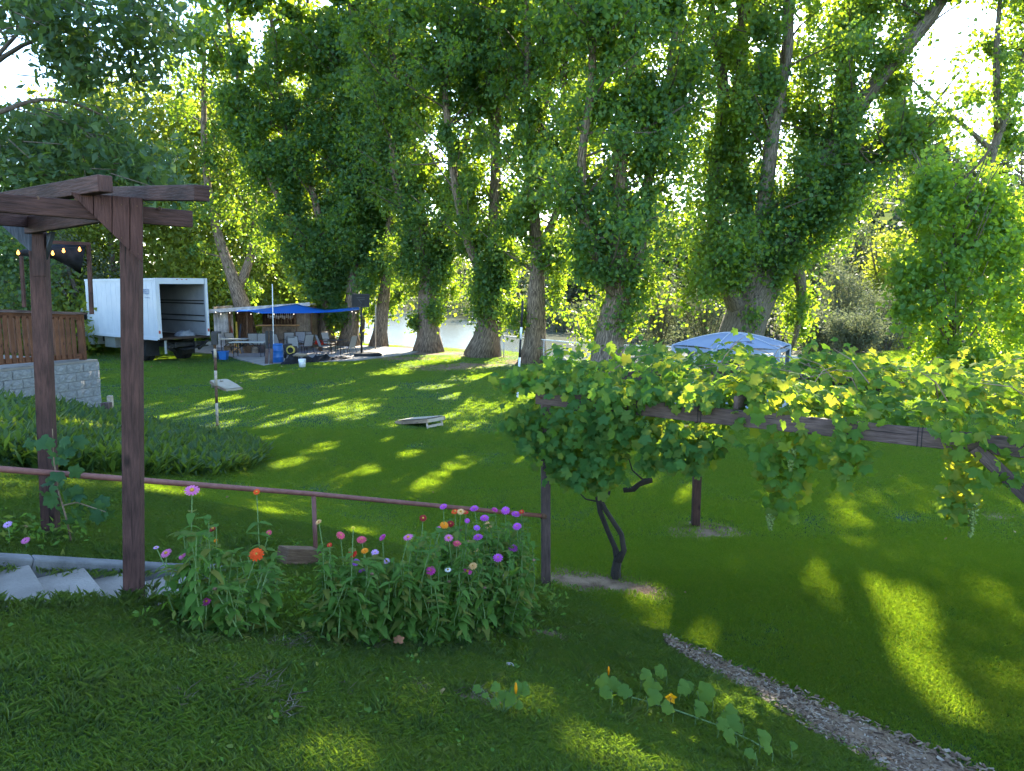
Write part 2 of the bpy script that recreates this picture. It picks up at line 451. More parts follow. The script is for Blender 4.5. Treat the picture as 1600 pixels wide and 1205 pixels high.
M_TENT = pmat("pale_blue_tent_cloth", (.20, .245, .33), (.25, .295, .375), scale=2, rough=.95, bump=.1, spec=.05)
M_TENTGREY = pmat("grey_tent_trim", (.30, .34, .40), (.38, .41, .46), scale=4, rough=.8)
M_SIDEWOOD = woodmat('tan_side_board', (.26, .17, .11), (.40, .28, .19), bump=.2)
M_DARKGREY = pmat('dark_grey_chalk', (.07, .07, .075), rough=.9)
M_BLANKET = pmat('grey_blanket', (.10, .11, .13), (.24, .25, .27), scale=3, rough=.95)
M_SLATE = woodmat('slate_grey_plank', (.06, .07, .09), (.13, .14, .17))
M_SLING = pmat("taupe_sling_fabric", (.13, .115, .105), (.19, .17, .155), scale=30, rough=.85)
M_SLINGPALE = pmat("faded_sling_fabric", (.26, .255, .25), (.34, .335, .33), scale=30, rough=.95, spec=.1)
M_BRONZE = pmat("bronze_chair_tube", (.035, .028, .024), (.06, .05, .042), scale=20, rough=.45, metal=.3)
M_TABLETOP = pmat("folding_table_top", (.36, .35, .30), (.46, .45, .40), scale=6, rough=.6)
M_ORANGEWOOD = woodmat("new_pine", (.42, .22, .09), (.58, .34, .15), bump=.2)
M_ROOF = pmat("pale_sheet_roof", (.52, .50, .47), (.66, .64, .61), scale=3, rough=.5)
M_BUCKET = pmat("white_bucket_plastic", (.70, .70, .70), (.78, .78, .78), scale=3, rough=.4)
M_STONE = pmat("river_stone", (.24, .21, .19), (.40, .36, .33), scale=9, rough=.9, bump=.5)
M_BULB = pmat("warm_bulb", (1.0, .36, .06), emit=1.3)
M_BULBW = pmat("white_bulb", (1.0, .86, .66), emit=.5)
M_GRAPE = pmat("green_grape", (.14, .20, .05), (.20, .25, .07), scale=30, rough=.5, spec=.2)
M_STEM = pmat("green_stem", (.10, .17, .05), (.14, .22, .07), scale=30, rough=.6)
M_CANE = pmat("brown_cane", (.16, .10, .06), (.28, .19, .12), scale=20, rough=.85)
M_DARKPAINT = pmat("charcoal_lettering", (.05, .06, .09), rough=.7)
M_TEXT = pmat("blue_grey_lettering", (.18, .24, .36), rough=.6)
M_REDTHING = pmat("faded_red_paint", (.36, .06, .045), (.46, .10, .07), scale=9, rough=.6)
M_YELLOW = pmat("yellow_plastic", (.62, .44, .04), (.7, .5, .08), scale=9, rough=.5)
M_COIL = pmat("yellow_hose", (.46, .36, .06), (.56, .44, .10), scale=9, rough=.6)
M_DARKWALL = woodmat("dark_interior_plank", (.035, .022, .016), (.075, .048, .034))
PET = {}
def petal(name, c):
    if name not in PET:
        PET[name] = leafmat("petal_" + name, [c, tuple(min(1, q * 1.15) for q in c)], [c, c], .3, .6, .2)
    return PET[name]
petal('purple', (.50, .10, .50)); petal('magenta', (.56, .06, .34)); petal('pink', (.62, .17, .38)); petal('coral', (.62, .10, .16))
petal('red', (.58, .035, .02)); petal('darkred', (.26, .02, .02)); petal('orange', (.80, .30, .02)); petal('peach', (.72, .44, .18))
petal('lilac', (.58, .36, .62)); petal('white', (.78, .74, .72)); petal('scarlet', (.72, .09, .015)); petal('yellow', (.72, .58, .05)); petal('violet', (.40, .13, .55))
M_CENTRE = pmat("golden_flower_centre", (.55, .33, .03), (.30, .10, .02), scale=120, rough=.9)
M_SQUASHFLOWER = leafmat("squash_blossom", [G(.85, .38, .01), G(.88, .44, .02)], [G(.9, .45, .01), G(.9, .45, .02)], .45, .5)

# ground: one sheet, colour masks stored per vertex (grass, bare soil, river bank)
def groundmat():
    m, N, L = newmat("lawn_and_soil")
    out = N.new("ShaderNodeOutputMaterial"); pb = N.new("ShaderNodeBsdfPrincipled"); L.new(pb.outputs[0], out.inputs[0])
    pb.inputs['Roughness'].default_value = .95; pb.inputs['Specular IOR Level'].default_value = .15
    tc = N.new("ShaderNodeTexCoord")
    def noise(sc, det=6):
        n = N.new("ShaderNodeTexNoise"); n.inputs['Scale'].default_value = sc; n.inputs['Detail'].default_value = det
        L.new(tc.outputs['Object'], n.inputs['Vector']); return n
    def ramp(n, a, b, p0=.35, p1=.65):
        r = N.new("ShaderNodeValToRGB"); r.color_ramp.elements[0].position = p0; r.color_ramp.elements[1].position = p1
        r.color_ramp.elements[0].color = (*a, 1); r.color_ramp.elements[1].color = (*b, 1); L.new(n.outputs[0], r.inputs[0]); return r
    g = ramp(noise(9), (.026, .062, .020), (.048, .10, .030))
    d = ramp(noise(5, 9), (.12, .075, .047), (.28, .19, .125))
    b = ramp(noise(1.2, 8), (.055, .058, .035), (.13, .115, .075))
    at_ = N.new("ShaderNodeVertexColor"); at_.layer_name = "mask"
    sp = N.new("ShaderNodeSeparateColor"); L.new(at_.outputs[0], sp.inputs[0])
    edge = noise(14, 4)
    def sharpen(sock):
        a = N.new("ShaderNodeMath"); a.operation = 'MULTIPLY_ADD'; L.new(edge.outputs[0], a.inputs[0]); a.inputs[1].default_value = .9; a.inputs[2].default_value = -.45
        c = N.new("ShaderNodeMath"); c.operation = 'ADD'; L.new(a.outputs[0], c.inputs[0]); L.new(sock, c.inputs[1])
        r = N.new("ShaderNodeMapRange"); r.inputs['From Min'].default_value = .35; r.inputs['From Max'].default_value = .6; L.new(c.outputs[0], r.inputs[0]); return r.outputs[0]
    m1 = N.new("ShaderNodeMix"); m1.data_type = 'RGBA'; L.new(sharpen(sp.outputs[0]), m1.inputs[0]); L.new(g.outputs[0], m1.inputs[6]); L.new(d.outputs[0], m1.inputs[7])
    m2 = N.new("ShaderNodeMix"); m2.data_type = 'RGBA'; L.new(sharpen(sp.outputs[1]), m2.inputs[0]); L.new(m1.outputs[2], m2.inputs[6]); L.new(b.outputs[0], m2.inputs[7])
    L.new(m2.outputs[2], pb.inputs['Base Color'])
    bp = N.new("ShaderNodeBump"); bp.inputs['Strength'].default_value = .9; bp.inputs['Distance'].default_value = .03
    L.new(noise(45, 6).outputs[0], bp.inputs['Height']); L.new(bp.outputs[0], pb.inputs['Normal'])
    return m
M_GROUND = groundmat()

def watermat():
    m, N, L = newmat("river_water")
    out = N.new("ShaderNodeOutputMaterial"); pb = N.new("ShaderNodeBsdfPrincipled"); L.new(pb.outputs[0], out.inputs[0])
    pb.inputs['Base Color'].default_value = (.085, .09, .06, 1); pb.inputs['Specular IOR Level'].default_value = .2; pb.inputs['Roughness'].default_value = .22; pb.inputs['IOR'].default_value = 1.14
    tc = N.new("ShaderNodeTexCoord"); mp = N.new("ShaderNodeMapping"); mp.inputs['Scale'].default_value = (.28, 1.1, 1); mp.inputs['Rotation'].default_value = (0, 0, radians(-25))
    L.new(tc.outputs['Object'], mp.inputs[0])
    n = N.new("ShaderNodeTexNoise"); n.inputs['Scale'].default_value = 1.1; n.inputs['Detail'].default_value = 6; n.inputs['Distortion'].default_value = .6
    L.new(mp.outputs[0], n.inputs['Vector'])
    bp = N.new("ShaderNodeBump"); bp.inputs['Strength'].default_value = .22; bp.inputs['Distance'].default_value = .2
    L.new(n.outputs[0], bp.inputs['Height']); L.new(bp.outputs[0], pb.inputs['Normal'])
    return m
M_WATER = watermat()

# ------------------------------------------------------------------ ground, river
def ell(x, y, cx, cy, a, b, ang=0.0):
    dx, dy = x - cx, y - cy
    u = dx * cos(ang) + dy * sin(ang); v = -dx * sin(ang) + dy * cos(ang)
    return np.clip(1.35 - np.sqrt((u / a) ** 2 + (v / b) ** 2), 0, 1) * 1.6
PATH_T0, PATH_T1, PATH_S0, PATH_S1 = 4.98, 5.74, -3.2, 1.95
def st(x, y):
    return UX * x + UY * y, -UY * x + UX * y
DIRT = []
for px, py, a, b, ang in ((930, 905, .85, .50, -.35), (1105, 832, .56, .46, -.3), (1000, 918, .45, .30, -.35), (800, 985, .75, .22, .35), (650, 992, .9, .16, .5), (760, 1105, .32, .13, .2), (720, 1090, .2, .09, .2), (840, 992, .35, .2, .3),
                          (395, 1070, .12, .06, 0), (440, 1010, .25, .08, .3), (800, 1040, .22, .08, 0), (1590, 805, .9, .16, .1), (350, 683, .5, .3, 0), (812, 625, .45, .3, 0), (680, 780, .35, .12, 0),
                          (690, 575, 1.6, .8, .2), (735, 570, 1.5, .6, 0), (600, 560, 3.4, .8, 0), (570, 600, .6, .25, 0)):
    g_ = ong(px, py); DIRT.append((g_.x, g_.y, a, b, ang))
for bx_, by_ in ((-10.4, 43), (-8.9, 42.6), (-7.2, 42.4), (-4.2, 39.2), (-1.4, 37.2), (1.0, 34.5), (3.6, 28.6)):
    DIRT.append((bx_, by_, 1.7, 1.1, 0))
def dirt_mask(x, y):
    m = np.zeros_like(x)
    for d in DIRT: m = np.maximum(m, ell(x, y, *d))
    return m
def bank_mask(x, y):
    d = y - np.interp(x, BX, BY)
    return np.maximum(sstep(-1.6, .6, d + .7 * np.sin(x * 1.7)), 0)
def path_mask(x, y):
    s, t = st(x, y)
    return ((s > PATH_S0 - .1) & (s < PATH_S1 + .1) & (t > PATH_T0 - .02) & (t < PATH_T1 + .1)).astype(float)
def build_ground():
    th = np.concatenate([np.arange(-58, 58.01, .48), np.arange(60, 302, 4.4)])
    th = np.unique(np.mod(th, 360)); th = np.radians(th)
    r = np.concatenate([np.arange(.3, 12, .09), np.arange(12, 48, .5), 48 * 1.06 ** np.arange(0, 42)])
    nt, nr = len(th), len(r)
    T, Rr = np.meshgrid(th, r)
    X, Y = Rr * np.sin(T), Rr * np.cos(T)
    Z = hgt(X, Y) - .32 * path_mask(X, Y)
    Z = np.where(Y < -2, np.minimum(Z, 2.6), Z)
    V = np.stack([X.ravel(), Y.ravel(), Z.ravel()], 1)
    V = np.vstack([V, [[0, 0, h1(0, 0)]]])
    i = np.arange(nr - 1)[:, None] * nt; k = np.arange(nt)[None, :]; k2 = (k + 1) % nt
    Q = np.stack([i + k, i + nt + k, i + nt + k2, i + k2], -1).reshape(-1, 4)
    m = bpy.data.meshes.new("ground")
    tri = np.stack([np.arange(nt), (np.arange(nt) + 1) % nt, np.full(nt, len(V) - 1)], 1)
    m.vertices.add(len(V)); m.vertices.foreach_set("co", V.ravel())
    loops = np.concatenate([Q.ravel(), tri.ravel()])
    m.loops.add(len(loops)); m.loops.foreach_set("vertex_index", loops.astype(np.int32))
    starts = np.concatenate([np.arange(len(Q)) * 4, len(Q) * 4 + np.arange(nt) * 3])
    m.polygons.add(len(starts)); m.polygons.foreach_set("loop_start", starts.astype(np.int32))
    m.polygons.foreach_set("use_smooth", np.ones(len(starts), dtype=bool))
    m.update(calc_edges=True); m.validate()
    ca = m.color_attributes.new("mask", 'FLOAT_COLOR', 'POINT')
    C = np.zeros((len(V), 4)); C[:, 3] = 1
    C[:, 0] = np.clip(dirt_mask(V[:, 0], V[:, 1]), 0, 1); C[:, 1] = np.clip(bank_mask(V[:, 0], V[:, 1]), 0, 1)
    ca.data.foreach_set("color", C.astype(np.float32).ravel())
    m.materials.append(M_GROUND)
    tag(link("ground", m), kind='structure')
build_ground()
wb = MB()
wb.poly([(-420, 20, -1.25), (300, 20, -1.25), (300, 420, -1.25), (-420, 420, -1.25)])
tag(wb.build("river_water", M_WATER), kind='structure')

# concrete patio slab by the bar
sl = MB()
slab_px = [(262, 547), (345, 553), (412, 571), (430, 568), (480, 566), (560, 562), (640, 553), (664, 546), (575, 540), (520, 536), (330, 533), (270, 538)]
P = [gz(a, b, .05) for a, b in slab_px]
sl.prism([Vector((p.x, p.y, -.1)) for p in P], (0, 0, .15))
tag(sl.build("patio_slab", M_SLAB), kind='structure')

# ------------------------------------------------------------------ grass (nobody could count it)
def blade_patch(name, n, R, hmin, hmax, w, bend, mat_, rng, tufty=0):
    ang = rng.uniform(0, 2 * pi, n); rad = R * np.sqrt(rng.uniform(0, 1, n))
    P = np.stack([rad * np.cos(ang), rad * np.sin(ang), np.full(n, -.006)], 1)
    if tufty:
        cs = rng.uniform(-R, R, (tufty, 2)); P[:, :2] = cs[rng.integers(0, tufty, n)] + rng.normal(0, .02, (n, 2))
    a = rng.uniform(0, 2 * pi, n); d = np.stack([np.cos(a), np.sin(a), np.zeros(n)], 1); sd = np.stack([-np.sin(a), np.cos(a), np.zeros(n)], 1)
    h = rng.uniform(hmin, hmax, n)[:, None]; b = rng.uniform(.15, 1, n)[:, None] * bend * h
    up = np.array([[0, 0, 1.]])
    wv = w * rng.uniform(.6, 1.2, n)[:, None]
    V = np.empty((n, 5, 3))
    V[:, 0] = P - sd * wv * .5; V[:, 1] = P + sd * wv * .5
    mid = P + up * h * .62 + d * b * .35
    V[:, 2] = mid + sd * wv * .36; V[:, 4] = mid - sd * wv * .36
    V[:, 3] = P + up * h * .92 + d * b
    m = npmesh(name, V.reshape(-1, 3), 5, mat_)
    return m
def grass_layer(name, patch, pts, rot, scl):
    src = link(name + "_tuft", patch, None, Matrix.Translation(Vector(pts[0])))
    tag(src, kind='stuff')
    m = bpy.data.meshes.new(name)
    m.vertices.add(len(pts)); m.vertices.foreach_set("co", np.asarray(pts, np.float32).ravel())
    a = m.attributes.new("rot", 'FLOAT_VECTOR', 'POINT'); a.data.foreach_set("vector", np.asarray(rot, np.float32).ravel())
    a = m.attributes.new("scl", 'FLOAT', 'POINT'); a.data.foreach_set("value", np.asarray(scl, np.float32))
    m.update()
    o = tag(link(name, m), kind='stuff')
    ng = bpy.data.node_groups.new(name, 'GeometryNodeTree')
    ng.interface.new_socket("Geometry", in_out='INPUT', socket_type='NodeSocketGeometry')
    ng.interface.new_socket("Geometry", in_out='OUTPUT', socket_type='NodeSocketGeometry')
    N, L = ng.nodes, ng.links
    gi, go = N.new('NodeGroupInput'), N.new('NodeGroupOutput')
    ip, oi = N.new('GeometryNodeInstanceOnPoints'), N.new('GeometryNodeObjectInfo')
    oi.inputs['Object'].default_value = src
    ra = N.new('GeometryNodeInputNamedAttribute'); ra.data_type = 'FLOAT_VECTOR'; ra.inputs['Name'].default_value = "rot"
    sa = N.new('GeometryNodeInputNamedAttribute'); sa.data_type = 'FLOAT'; sa.inputs['Name'].default_value = "scl"
    e2r = N.new('FunctionNodeEulerToRotation')
    L.new(gi.outputs[0], ip.inputs['Points']); L.new(oi.outputs['Geometry'], ip.inputs['Instance'])
    L.new(ra.outputs['Attribute'], e2r.inputs[0]); L.new(e2r.outputs[0], ip.inputs['Rotation']); L.new(sa.outputs['Attribute'], ip.inputs['Scale'])
    L.new(ip.outputs[0], go.inputs[0])
    md = o.modifiers.new("scatter", 'NODES'); md.node_group = ng
    return o
CHIP_HI = [(1035, 996), (1120, 1030), (1300, 1108), (1420, 1160), (1550, 1215)]
CHIP_LO = [(1045, 1012), (1150, 1072), (1250, 1132), (1320, 1170), (1390, 1215)]
chip_hi = [ong(*p) for p in CHIP_HI]; chip_lo = [ong(*p) for p in CHIP_LO]
def chip_mask(x, y):
    ys = y
    hx = np.interp(ys, [p.y for p in reversed(chip_hi)], [p.x for p in reversed(chip_hi)])
    lx = np.interp(ys, [p.y for p in reversed(chip_lo)], [p.x for p in reversed(chip_lo)])
    return (x > lx - .02) & (x < hx + .02) & (y < chip_hi[0].y) & (y > 4)
slabx, slaby = np.array([p.x for p in P]), np.array([p.y for p in P])
def inpoly(x, y, vx, vy):
    inside = np.zeros(len(x), bool); j = len(vx) - 1
    for i in range(len(vx)):
        c = ((vy[i] > y) != (vy[j] > y)) & (x < (vx[j] - vx[i]) * (y - vy[i]) / (vy[j] - vy[i] + 1e-12) + vx[i])
        inside ^= c; j = i
    return inside
def scatter(n, y0, y1, rng, pad=.12):
    yy = np.sqrt(rng.uniform(y0 * y0, y1 * y1, n)); xx = (yy * (.78 + pad) + 1.6) * rng.uniform(-1, 1, n)
    return xx, yy
def grass_points(n, y0, y1, rng, slopemix=None):
    x, y = scatter(n, y0, y1, rng)
    k = dirt_mask(x, y) + rng.normal(0, .12, n) < .55
    k &= path_mask(x, y) < .5
    k &= ~chip_mask(x, y)
    k &= (y - np.interp(x, BX, BY)) < -.6
    k &= ~inpoly(x, y, slabx, slaby)
    x, y = x[k], y[k]
    e = .05
    gx = (hgt(x + e, y) - hgt(x - e, y)) / (2 * e); gy = (hgt(x, y + e) - hgt(x, y - e)) / (2 * e)
    pts = np.stack([x, y, hgt(x, y)], 1)
    yaw = rng.uniform(0, 2 * pi, len(x))
    # tilt so that the tuft's plane follows the ground: Rz(yaw) first, then tilts (Euler XYZ applies X first -> use small-angle in rotated frame)
    cx, sx = np.cos(yaw), np.sin(yaw)
    lx = gx * cx + gy * sx; ly = -gx * sx + gy * cx
    rot = np.stack([np.arctan(ly), -np.arctan(lx), yaw], 1)
    return pts, rot
rg = np.random.default_rng(5)
toe = lambda p: (UX * p[:, 0] + UY * p[:, 1])
near_lawn = blade_patch("lawn_grass_near", 460, .22, .022, .046, .0044, .9, M_GRASS, rg)
near_rough = blade_patch("bank_grass", 480, .22, .02, .055, .0036, 1.3, M_ROUGHGRASS, rg)
tall_rough = blade_patch("long_grass", 40, .08, .05, .12, .0042, .9, M_ROUGHGRASS, rg)
mid_lawn = blade_patch("lawn_grass_middle", 700, .45, .022, .042, .0075, .9, M_GRASS, rg)
far_lawn = blade_patch("lawn_grass_far", 600, 1.0, .025, .05, .018, 1.0, M_GRASS, rg)
pts, rot = grass_points(4900, 1.2, 8.6, rg)
sv = toe(pts) + rg.normal(0, .12, len(pts))
k = sv < 5.5
grass_layer("rough_grass", near_rough, pts[k], rot[k], rg.uniform(.8, 1.25, k.sum()))
grass_layer("lawn_grass", near_lawn, pts[~k], rot[~k], rg.uniform(.8, 1.2, (~k).sum()))
pts2, rot2 = grass_points(2000, 7.5, 9.5, rg)
pts3, rot3 = grass_points(3000, 8.4, 17.5, rg)
pts3, rot3 = np.vstack([pts2[pts2[:, 1] > 8.4], pts3]), np.vstack([rot2[pts2[:, 1] > 8.4], rot3])
grass_layer("mown_grass", mid_lawn, pts3, rot3, rg.uniform(.8, 1.2, len(pts3)))
pts4, rot4 = grass_points(3300, 16.5, 48, rg)
grass_layer("distant_grass", far_lawn, pts4, rot4, rg.uniform(.8, 1.2, len(pts4)))
# longer tufts on the uneven bank, and round the posts and the flower bed
ptsT, rotT = grass_points(900, 1.6, 7.0, rg)
k = (toe(ptsT) < 5.2) & (np.sin(ptsT[:, 0] * 2.3 + 1) * np.sin(ptsT[:, 1] * 2.9) > -.1)
ptsT, rotT = ptsT[k], rotT[k]
grass_layer("tall_grass", tall_rough, ptsT, rotT, rg.uniform(.5, 1.0, len(ptsT)))
straw = blade_patch("straw", 60, .13, .01, .035, .004, 5.0, M_DRY, rg)
sp_ = [ong(*p) for p in ((430, 1012), (455, 1005), (470, 1020), (395, 1072), (385, 1066), (350, 1068), (560, 1010), (740, 1100), (715, 1085), (520, 1080), (640, 1085), (830, 1000), (870, 985), (410, 1110), (250, 1090), (1010, 975), (1120, 1045))]
grass_layer("dry_grass", straw, np.array([tuple(p) for p in sp_]), np.stack([np.zeros(len(sp_)), np.zeros(len(sp_)), rg.uniform(0, 6, len(sp_))], 1), rg.uniform(.7, 1.2, len(sp_)))

def litter():
    n = 900; x, y = scatter(n, 2.0, 40, rg)
    k = rg.uniform(0, 1, n) < np.where(y > 26, .9, np.where(y < 9, .25, .35)); x, y = x[k], y[k]
    k = (y - np.interp(x, BX, BY)) < -.5; x, y = x[k], y[k]
    P_ = np.stack([x, y, hgt(x, y) + .035], 1)
    sz = np.where(y > 20, .085, .042)
    o = link("leaf_litter", npmesh("leaf_litter", leaf_quads(P_, sz, .75, 0, rg, 2.5), 4, M_LITTER)); tag(o, kind='stuff')
M_LITTER = leafmat("dry_fallen_leaf", [G(.22, .13, .06), G(.30, .20, .08), G(.34, .28, .12)], [G(.3, .18, .06), G(.34, .24, .08)], .25, .8)
litter()
ed = [ (s_, t_) for s_ in np.arange(-.6, 2.2, .06) for t_ in (4.92, 4.96, 5.93)]
ep = []
for s_, t_ in ed:
    d2_ = UX * UX + UY * UY; x_, y_ = (UX * s_ - UY * t_) / d2_ + rg.normal(0, .03), (UY * s_ + UX * t_) / d2_ + rg.normal(0, .03); ep.append((x_, y_, h1(x_, y_)))
for q_ in ((206, 934), (196, 934), (216, 934), (853, 918), (845, 914), (78, 842), (70, 840), (86, 842)):
    p_ = ong(*q_); ep += [(p_.x + rg.normal(0, .05), p_.y + rg.normal(0, .05), p_.z) for _ in range(3)]
ep = np.array(ep)
grass_layer("edge_grass", blade_patch("edge_grass", 34, .06, .05, .12, .004, 1.0, M_ROUGHGRASS, rg), ep, np.stack([np.zeros(len(ep)), np.zeros(len(ep)), rg.uniform(0, 6.3, len(ep))], 1), rg.uniform(.4, .85, len(ep)))
# broad-leaved weeds dotted over the bank
cx_, cy_ = scatter(240, 1.8, 7.5, rg); k = (UX * cx_ + UY * cy_ < 5.3) & (path_mask(cx_, cy_) < .5); cx_, cy_ = cx_[k], cy_[k]
WP = np.repeat(np.stack([cx_, cy_, hgt(cx_, cy_)], 1), 16, 0) + rg.normal(0, 1, (len(cx_) * 16, 3)) * np.array([.06, .06, .008]); WP[:, 2] += .03
tag(link("clover_weeds", npmesh("clover_weeds", leaf_quads(WP, .026, .8, 0, rg, 2.0), 4, M_ZLEAF)), kind='stuff')
# wood chips along the foot of the bank
def chips():
    n = 4200; V = []
    hi = np.array([tuple(p) for p in chip_hi]); lo = np.array([tuple(p) for p in chip_lo])
    t = rg.uniform(0, 4, n) ; w = np.clip(rg.normal(.5, .28, n), -.06, 1.06)
    i = np.minimum(t.astype(int), 3); f = (t - i)[:, None]
    a = hi[i] * (1 - f) + hi[i + 1] * f; b = lo[i] * (1 - f) + lo[i + 1] * f
    C = a * w[:, None] + b * (1 - w[:, None])
    C[:, 2] = hgt(C[:, 0], C[:, 1]) + rg.uniform(.006, .035, n)
    L = rg.uniform(.018, .075, n); wd = rg.uniform(.008, .026, n)
    mb = MB()
    for q in range(n):
        R = (Matrix.Rotation(rg.uniform(0, 6.3), 3, 'Z') @ Matrix.Rotation(rg.normal(0, .3), 3, 'X') @ Matrix.Rotation(rg.normal(0, .3), 3, 'Y'))
        mb.box(C[q], (L[q], wd[q], .005), R)
    o = mb.build("wood_chips", M_CHIP); tag(o, kind='stuff')
    under = MB()
    for j in range(4):
        under.poly([chip_lo[j] + Vector((0, 0, .008)), chip_lo[j + 1] + Vector((0, 0, .008)), chip_hi[j + 1] + Vector((0, 0, .008)), chip_hi[j] + Vector((0, 0, .008))])
    tag(under.build("mulch_bed", M_DIRT), kind='structure')
chips()

# ------------------------------------------------------------------ concrete steps, curb, handrail
U3, W3 = Vector((UX, UY, 0)).normalized(), Vector((-UY, UX, 0)).normalized()
def stp(s, t, z):
    # s,t measured with the un-normalised (UX,UY) frame
    d = UX * UX + UY * UY
    return Vector(((UX * s - UY * t) / d, (UY * s + UX * t) / d, z))
ang_u = math.atan2(UY, UX)
Ru = Matrix.Rotation(ang_u, 3, 'Z')
steps = thing("concrete_steps", "pale concrete garden steps leading down under the timber arbor", "steps", stp(.6, 5.36, 1.3))
edges = [-3.2, -.35, .70, 1.02, 1.34, 1.66, 1.95]
for q in range(len(edges) - 1):
    s0, s1 = edges[q], edges[q + 1]
    z = min(2.3, 1.8 - .32 * s1) - .02 if q < 2 else 1.8 - .32 * s1 - .02
    if q == 0: z = 1.8 - .32 * (-.35) - .06
    mb = MB(); L_ = (s1 - s0) + .03
    mb.box(stp((s0 + s1) / 2 + .015, (PATH_T0 + PATH_T1) / 2, z - .2), (L_, PATH_T1 - PATH_T0, .4), Ru)
    mb.build("tread", M_CONC, steps, bevel=.012)
mb = MB()
c0, c1 = stp(-3.2, PATH_T1 + .07, 1.8 + .32 * .6 - .06), stp(2.4, PATH_T1 + .07, 1.8 - .32 * 2.4 + .02)
for s0, s1 in ((-3.2, -.4), (-.4, .7), (.7, 1.66), (1.66, 2.0)):
    zz = lambda s: min(2.2, 1.8 - .32 * s) + .015
    mb.beam(stp(s0, PATH_T1 + .075 + max(0, s0 - 1.7) * .2, zz(s0) - .2), stp(s1, PATH_T1 + .075 + max(0, s1 - 1.7) * .2, zz(s1) - .2), .13, .4)
mb.build("curb", M_CONCDARK, steps, bevel=.015)

rail = thing("handrail", "rust red pipe handrail running past the arbor to the trellis post", "handrail", ong(490, 850))
tpost = ong(853, 915)
r0, r1, r2 = at(-90, 726, 4.95), at(0, 733, 5.18), at(490, 772, 6.77)
r3 = at(846, 806, tpost.y - .05)
mb = MB(); pts_ = [r0, r1, r1.lerp(r2, .5), r2.lerp(r1, .04), r2, r2.lerp(r3, .06), r2.lerp(r3, .5), r3]
mb.tube(pts_, .024, 12); mb.build("rail", M_RUSTPIPE, rail, smooth=True)
mb = MB(); mb.tube([r2 - Vector((0, 0, .02)), Vector((r2.x, r2.y, h1(r2.x, r2.y) - .1))], .021, 12); mb.build("post", M_RUSTPIPE, rail, smooth=True)
mb = MB(); ra_ = at(-110, 726, 4.9); mb.tube([ra_, Vector((ra_.x, ra_.y, h1(ra_.x, ra_.y) - .1))], .021, 12); mb.build("post", M_RUSTPIPE, rail, smooth=True)
mb = MB(); mb.tube([r3, r3 + (r3 - r2).normalized() * .05], .036, 12); mb.build("flange", M_RUST, rail, smooth=True)
tb = MB(); a_, b_ = ong(440, 884), ong(492, 884)
tb.beam(a_ + Vector((0, .02, .09)), b_ + Vector((0, .02, .09)), .16, .15); tag(tb.build("landscape_timber", M_BROWNWOOD, bevel=.01), "short dark landscape timber lying behind the zinnias by the rail post", "timber")

# ------------------------------------------------------------------ timber arbor over the steps
pr, pl = ong(206, 930), ong(78, 838)
arbor = thing("timber_arbor", "dark red brown timber arbor straddling the concrete steps", "arbor", pr)
def post(px_top, py_top, base, w, parent, name="post", mat_=M_REDWOOD, rz=ang_u):
    top = at(px_top, py_top, base.y + .02)
    mb = MB(); b0 = base - Vector((0, 0, .25))
    d = (top - b0); L_ = d.length
    q = d.to_track_quat('X', 'Z').to_matrix()
    R = Matrix.Rotation(0, 3, 'X')
    z = d.normalized(); x = Vector((cos(rz), sin(rz), 0)); x = (x - z * x.dot(z)).normalized(); y = z.cross(x)
    mb.box((b0 + top) / 2, (w, w, L_), Matrix((x, y, z)).transposed())
    return mb.build(name, mat_, parent, bevel=.006), top
_, tr = post(205, 318, pr, .108, arbor, rz=radians(12))
_, tl = post(60, 362, pl, .108, arbor, rz=radians(12))
ZB = tr.z
# beams along the steps, on the outer faces of the posts
def horiz(p, q_, w, h, name="beam", mat_=M_REDWOOD):
    mb = MB(); mb.beam(p, q_, w, h); return mb.build(name, mat_, arbor, bevel=.006)
pA, pB = at(-60, 312, 4.15), at(300, 343, 4.92)
horiz(Vector((pA.x, pA.y, pA.z)), Vector((pB.x, pB.y, pB.z)), .045, .105)
# cross beam between the posts, under the long beams
cA, cB = at(47, 352, 5.46), at(196, 326, 4.52)
d_ = (cB - cA).normalized(); horiz(cA - d_ * .05, cA.lerp(cB, .86), .05, .12)
# far long beam on the left post
fA, fB = at(-40, 336, 5.0), at(70, 346, 5.62)
horiz(fA, fB, .05, .11)
# two rafters lying across on top
g0, g1 = at(210, 306, 4.95), at(316, 302, 4.1)
horiz(at(150, 303, 5.35), g1, .085, .085, "rafter")
horiz(at(-20, 318, 5.3), at(165, 287, 4.35), .085, .095, "rafter")
# gusset of vertical boards on the near face of the right post
xs = [(110, 146), (146, 175), (175, 203), (203, 223)]
def gl(x): return 300 + (x - 110) * 0.97
Yg = pr.y - .085
mid_ = pr.y - .1
for k_, (xa, xb) in enumerate(xs):
    xa += .6; xb -= .6
    topa, topb = 300 + (xa - 110) * .085, 300 + (xb - 110) * .085
    yd = Yg - .012 * (k_ % 2) * .3
    f0 = lambda px, py: at(px, py, mid_ + (px - 205) * .0011)
    mb = MB(); mb.prism([f0(xa, topa), f0(xb, topb), f0(xb, max(topb + 4, gl(xb) + 2)), f0(xa, max(topa + 2, gl(xa) + 2))], (-.008, .026, 0))
    mb.build("board", M_REDWOOD2, arbor, bevel=.003)
mb = MB()
for x_, y_ in ((160, 318), (168, 345), (190, 320), (190, 372), (214, 322), (216, 382), (216, 397)):
    mb.tube([at(x_, y_, mid_ + (x_ - 205) * .0011 - .001), at(x_, y_, mid_ + (x_ - 205) * .0011 - .004)], .004, 6)
mb.build("nail_heads", M_RUST, arbor)['kind'] = 'stuff'
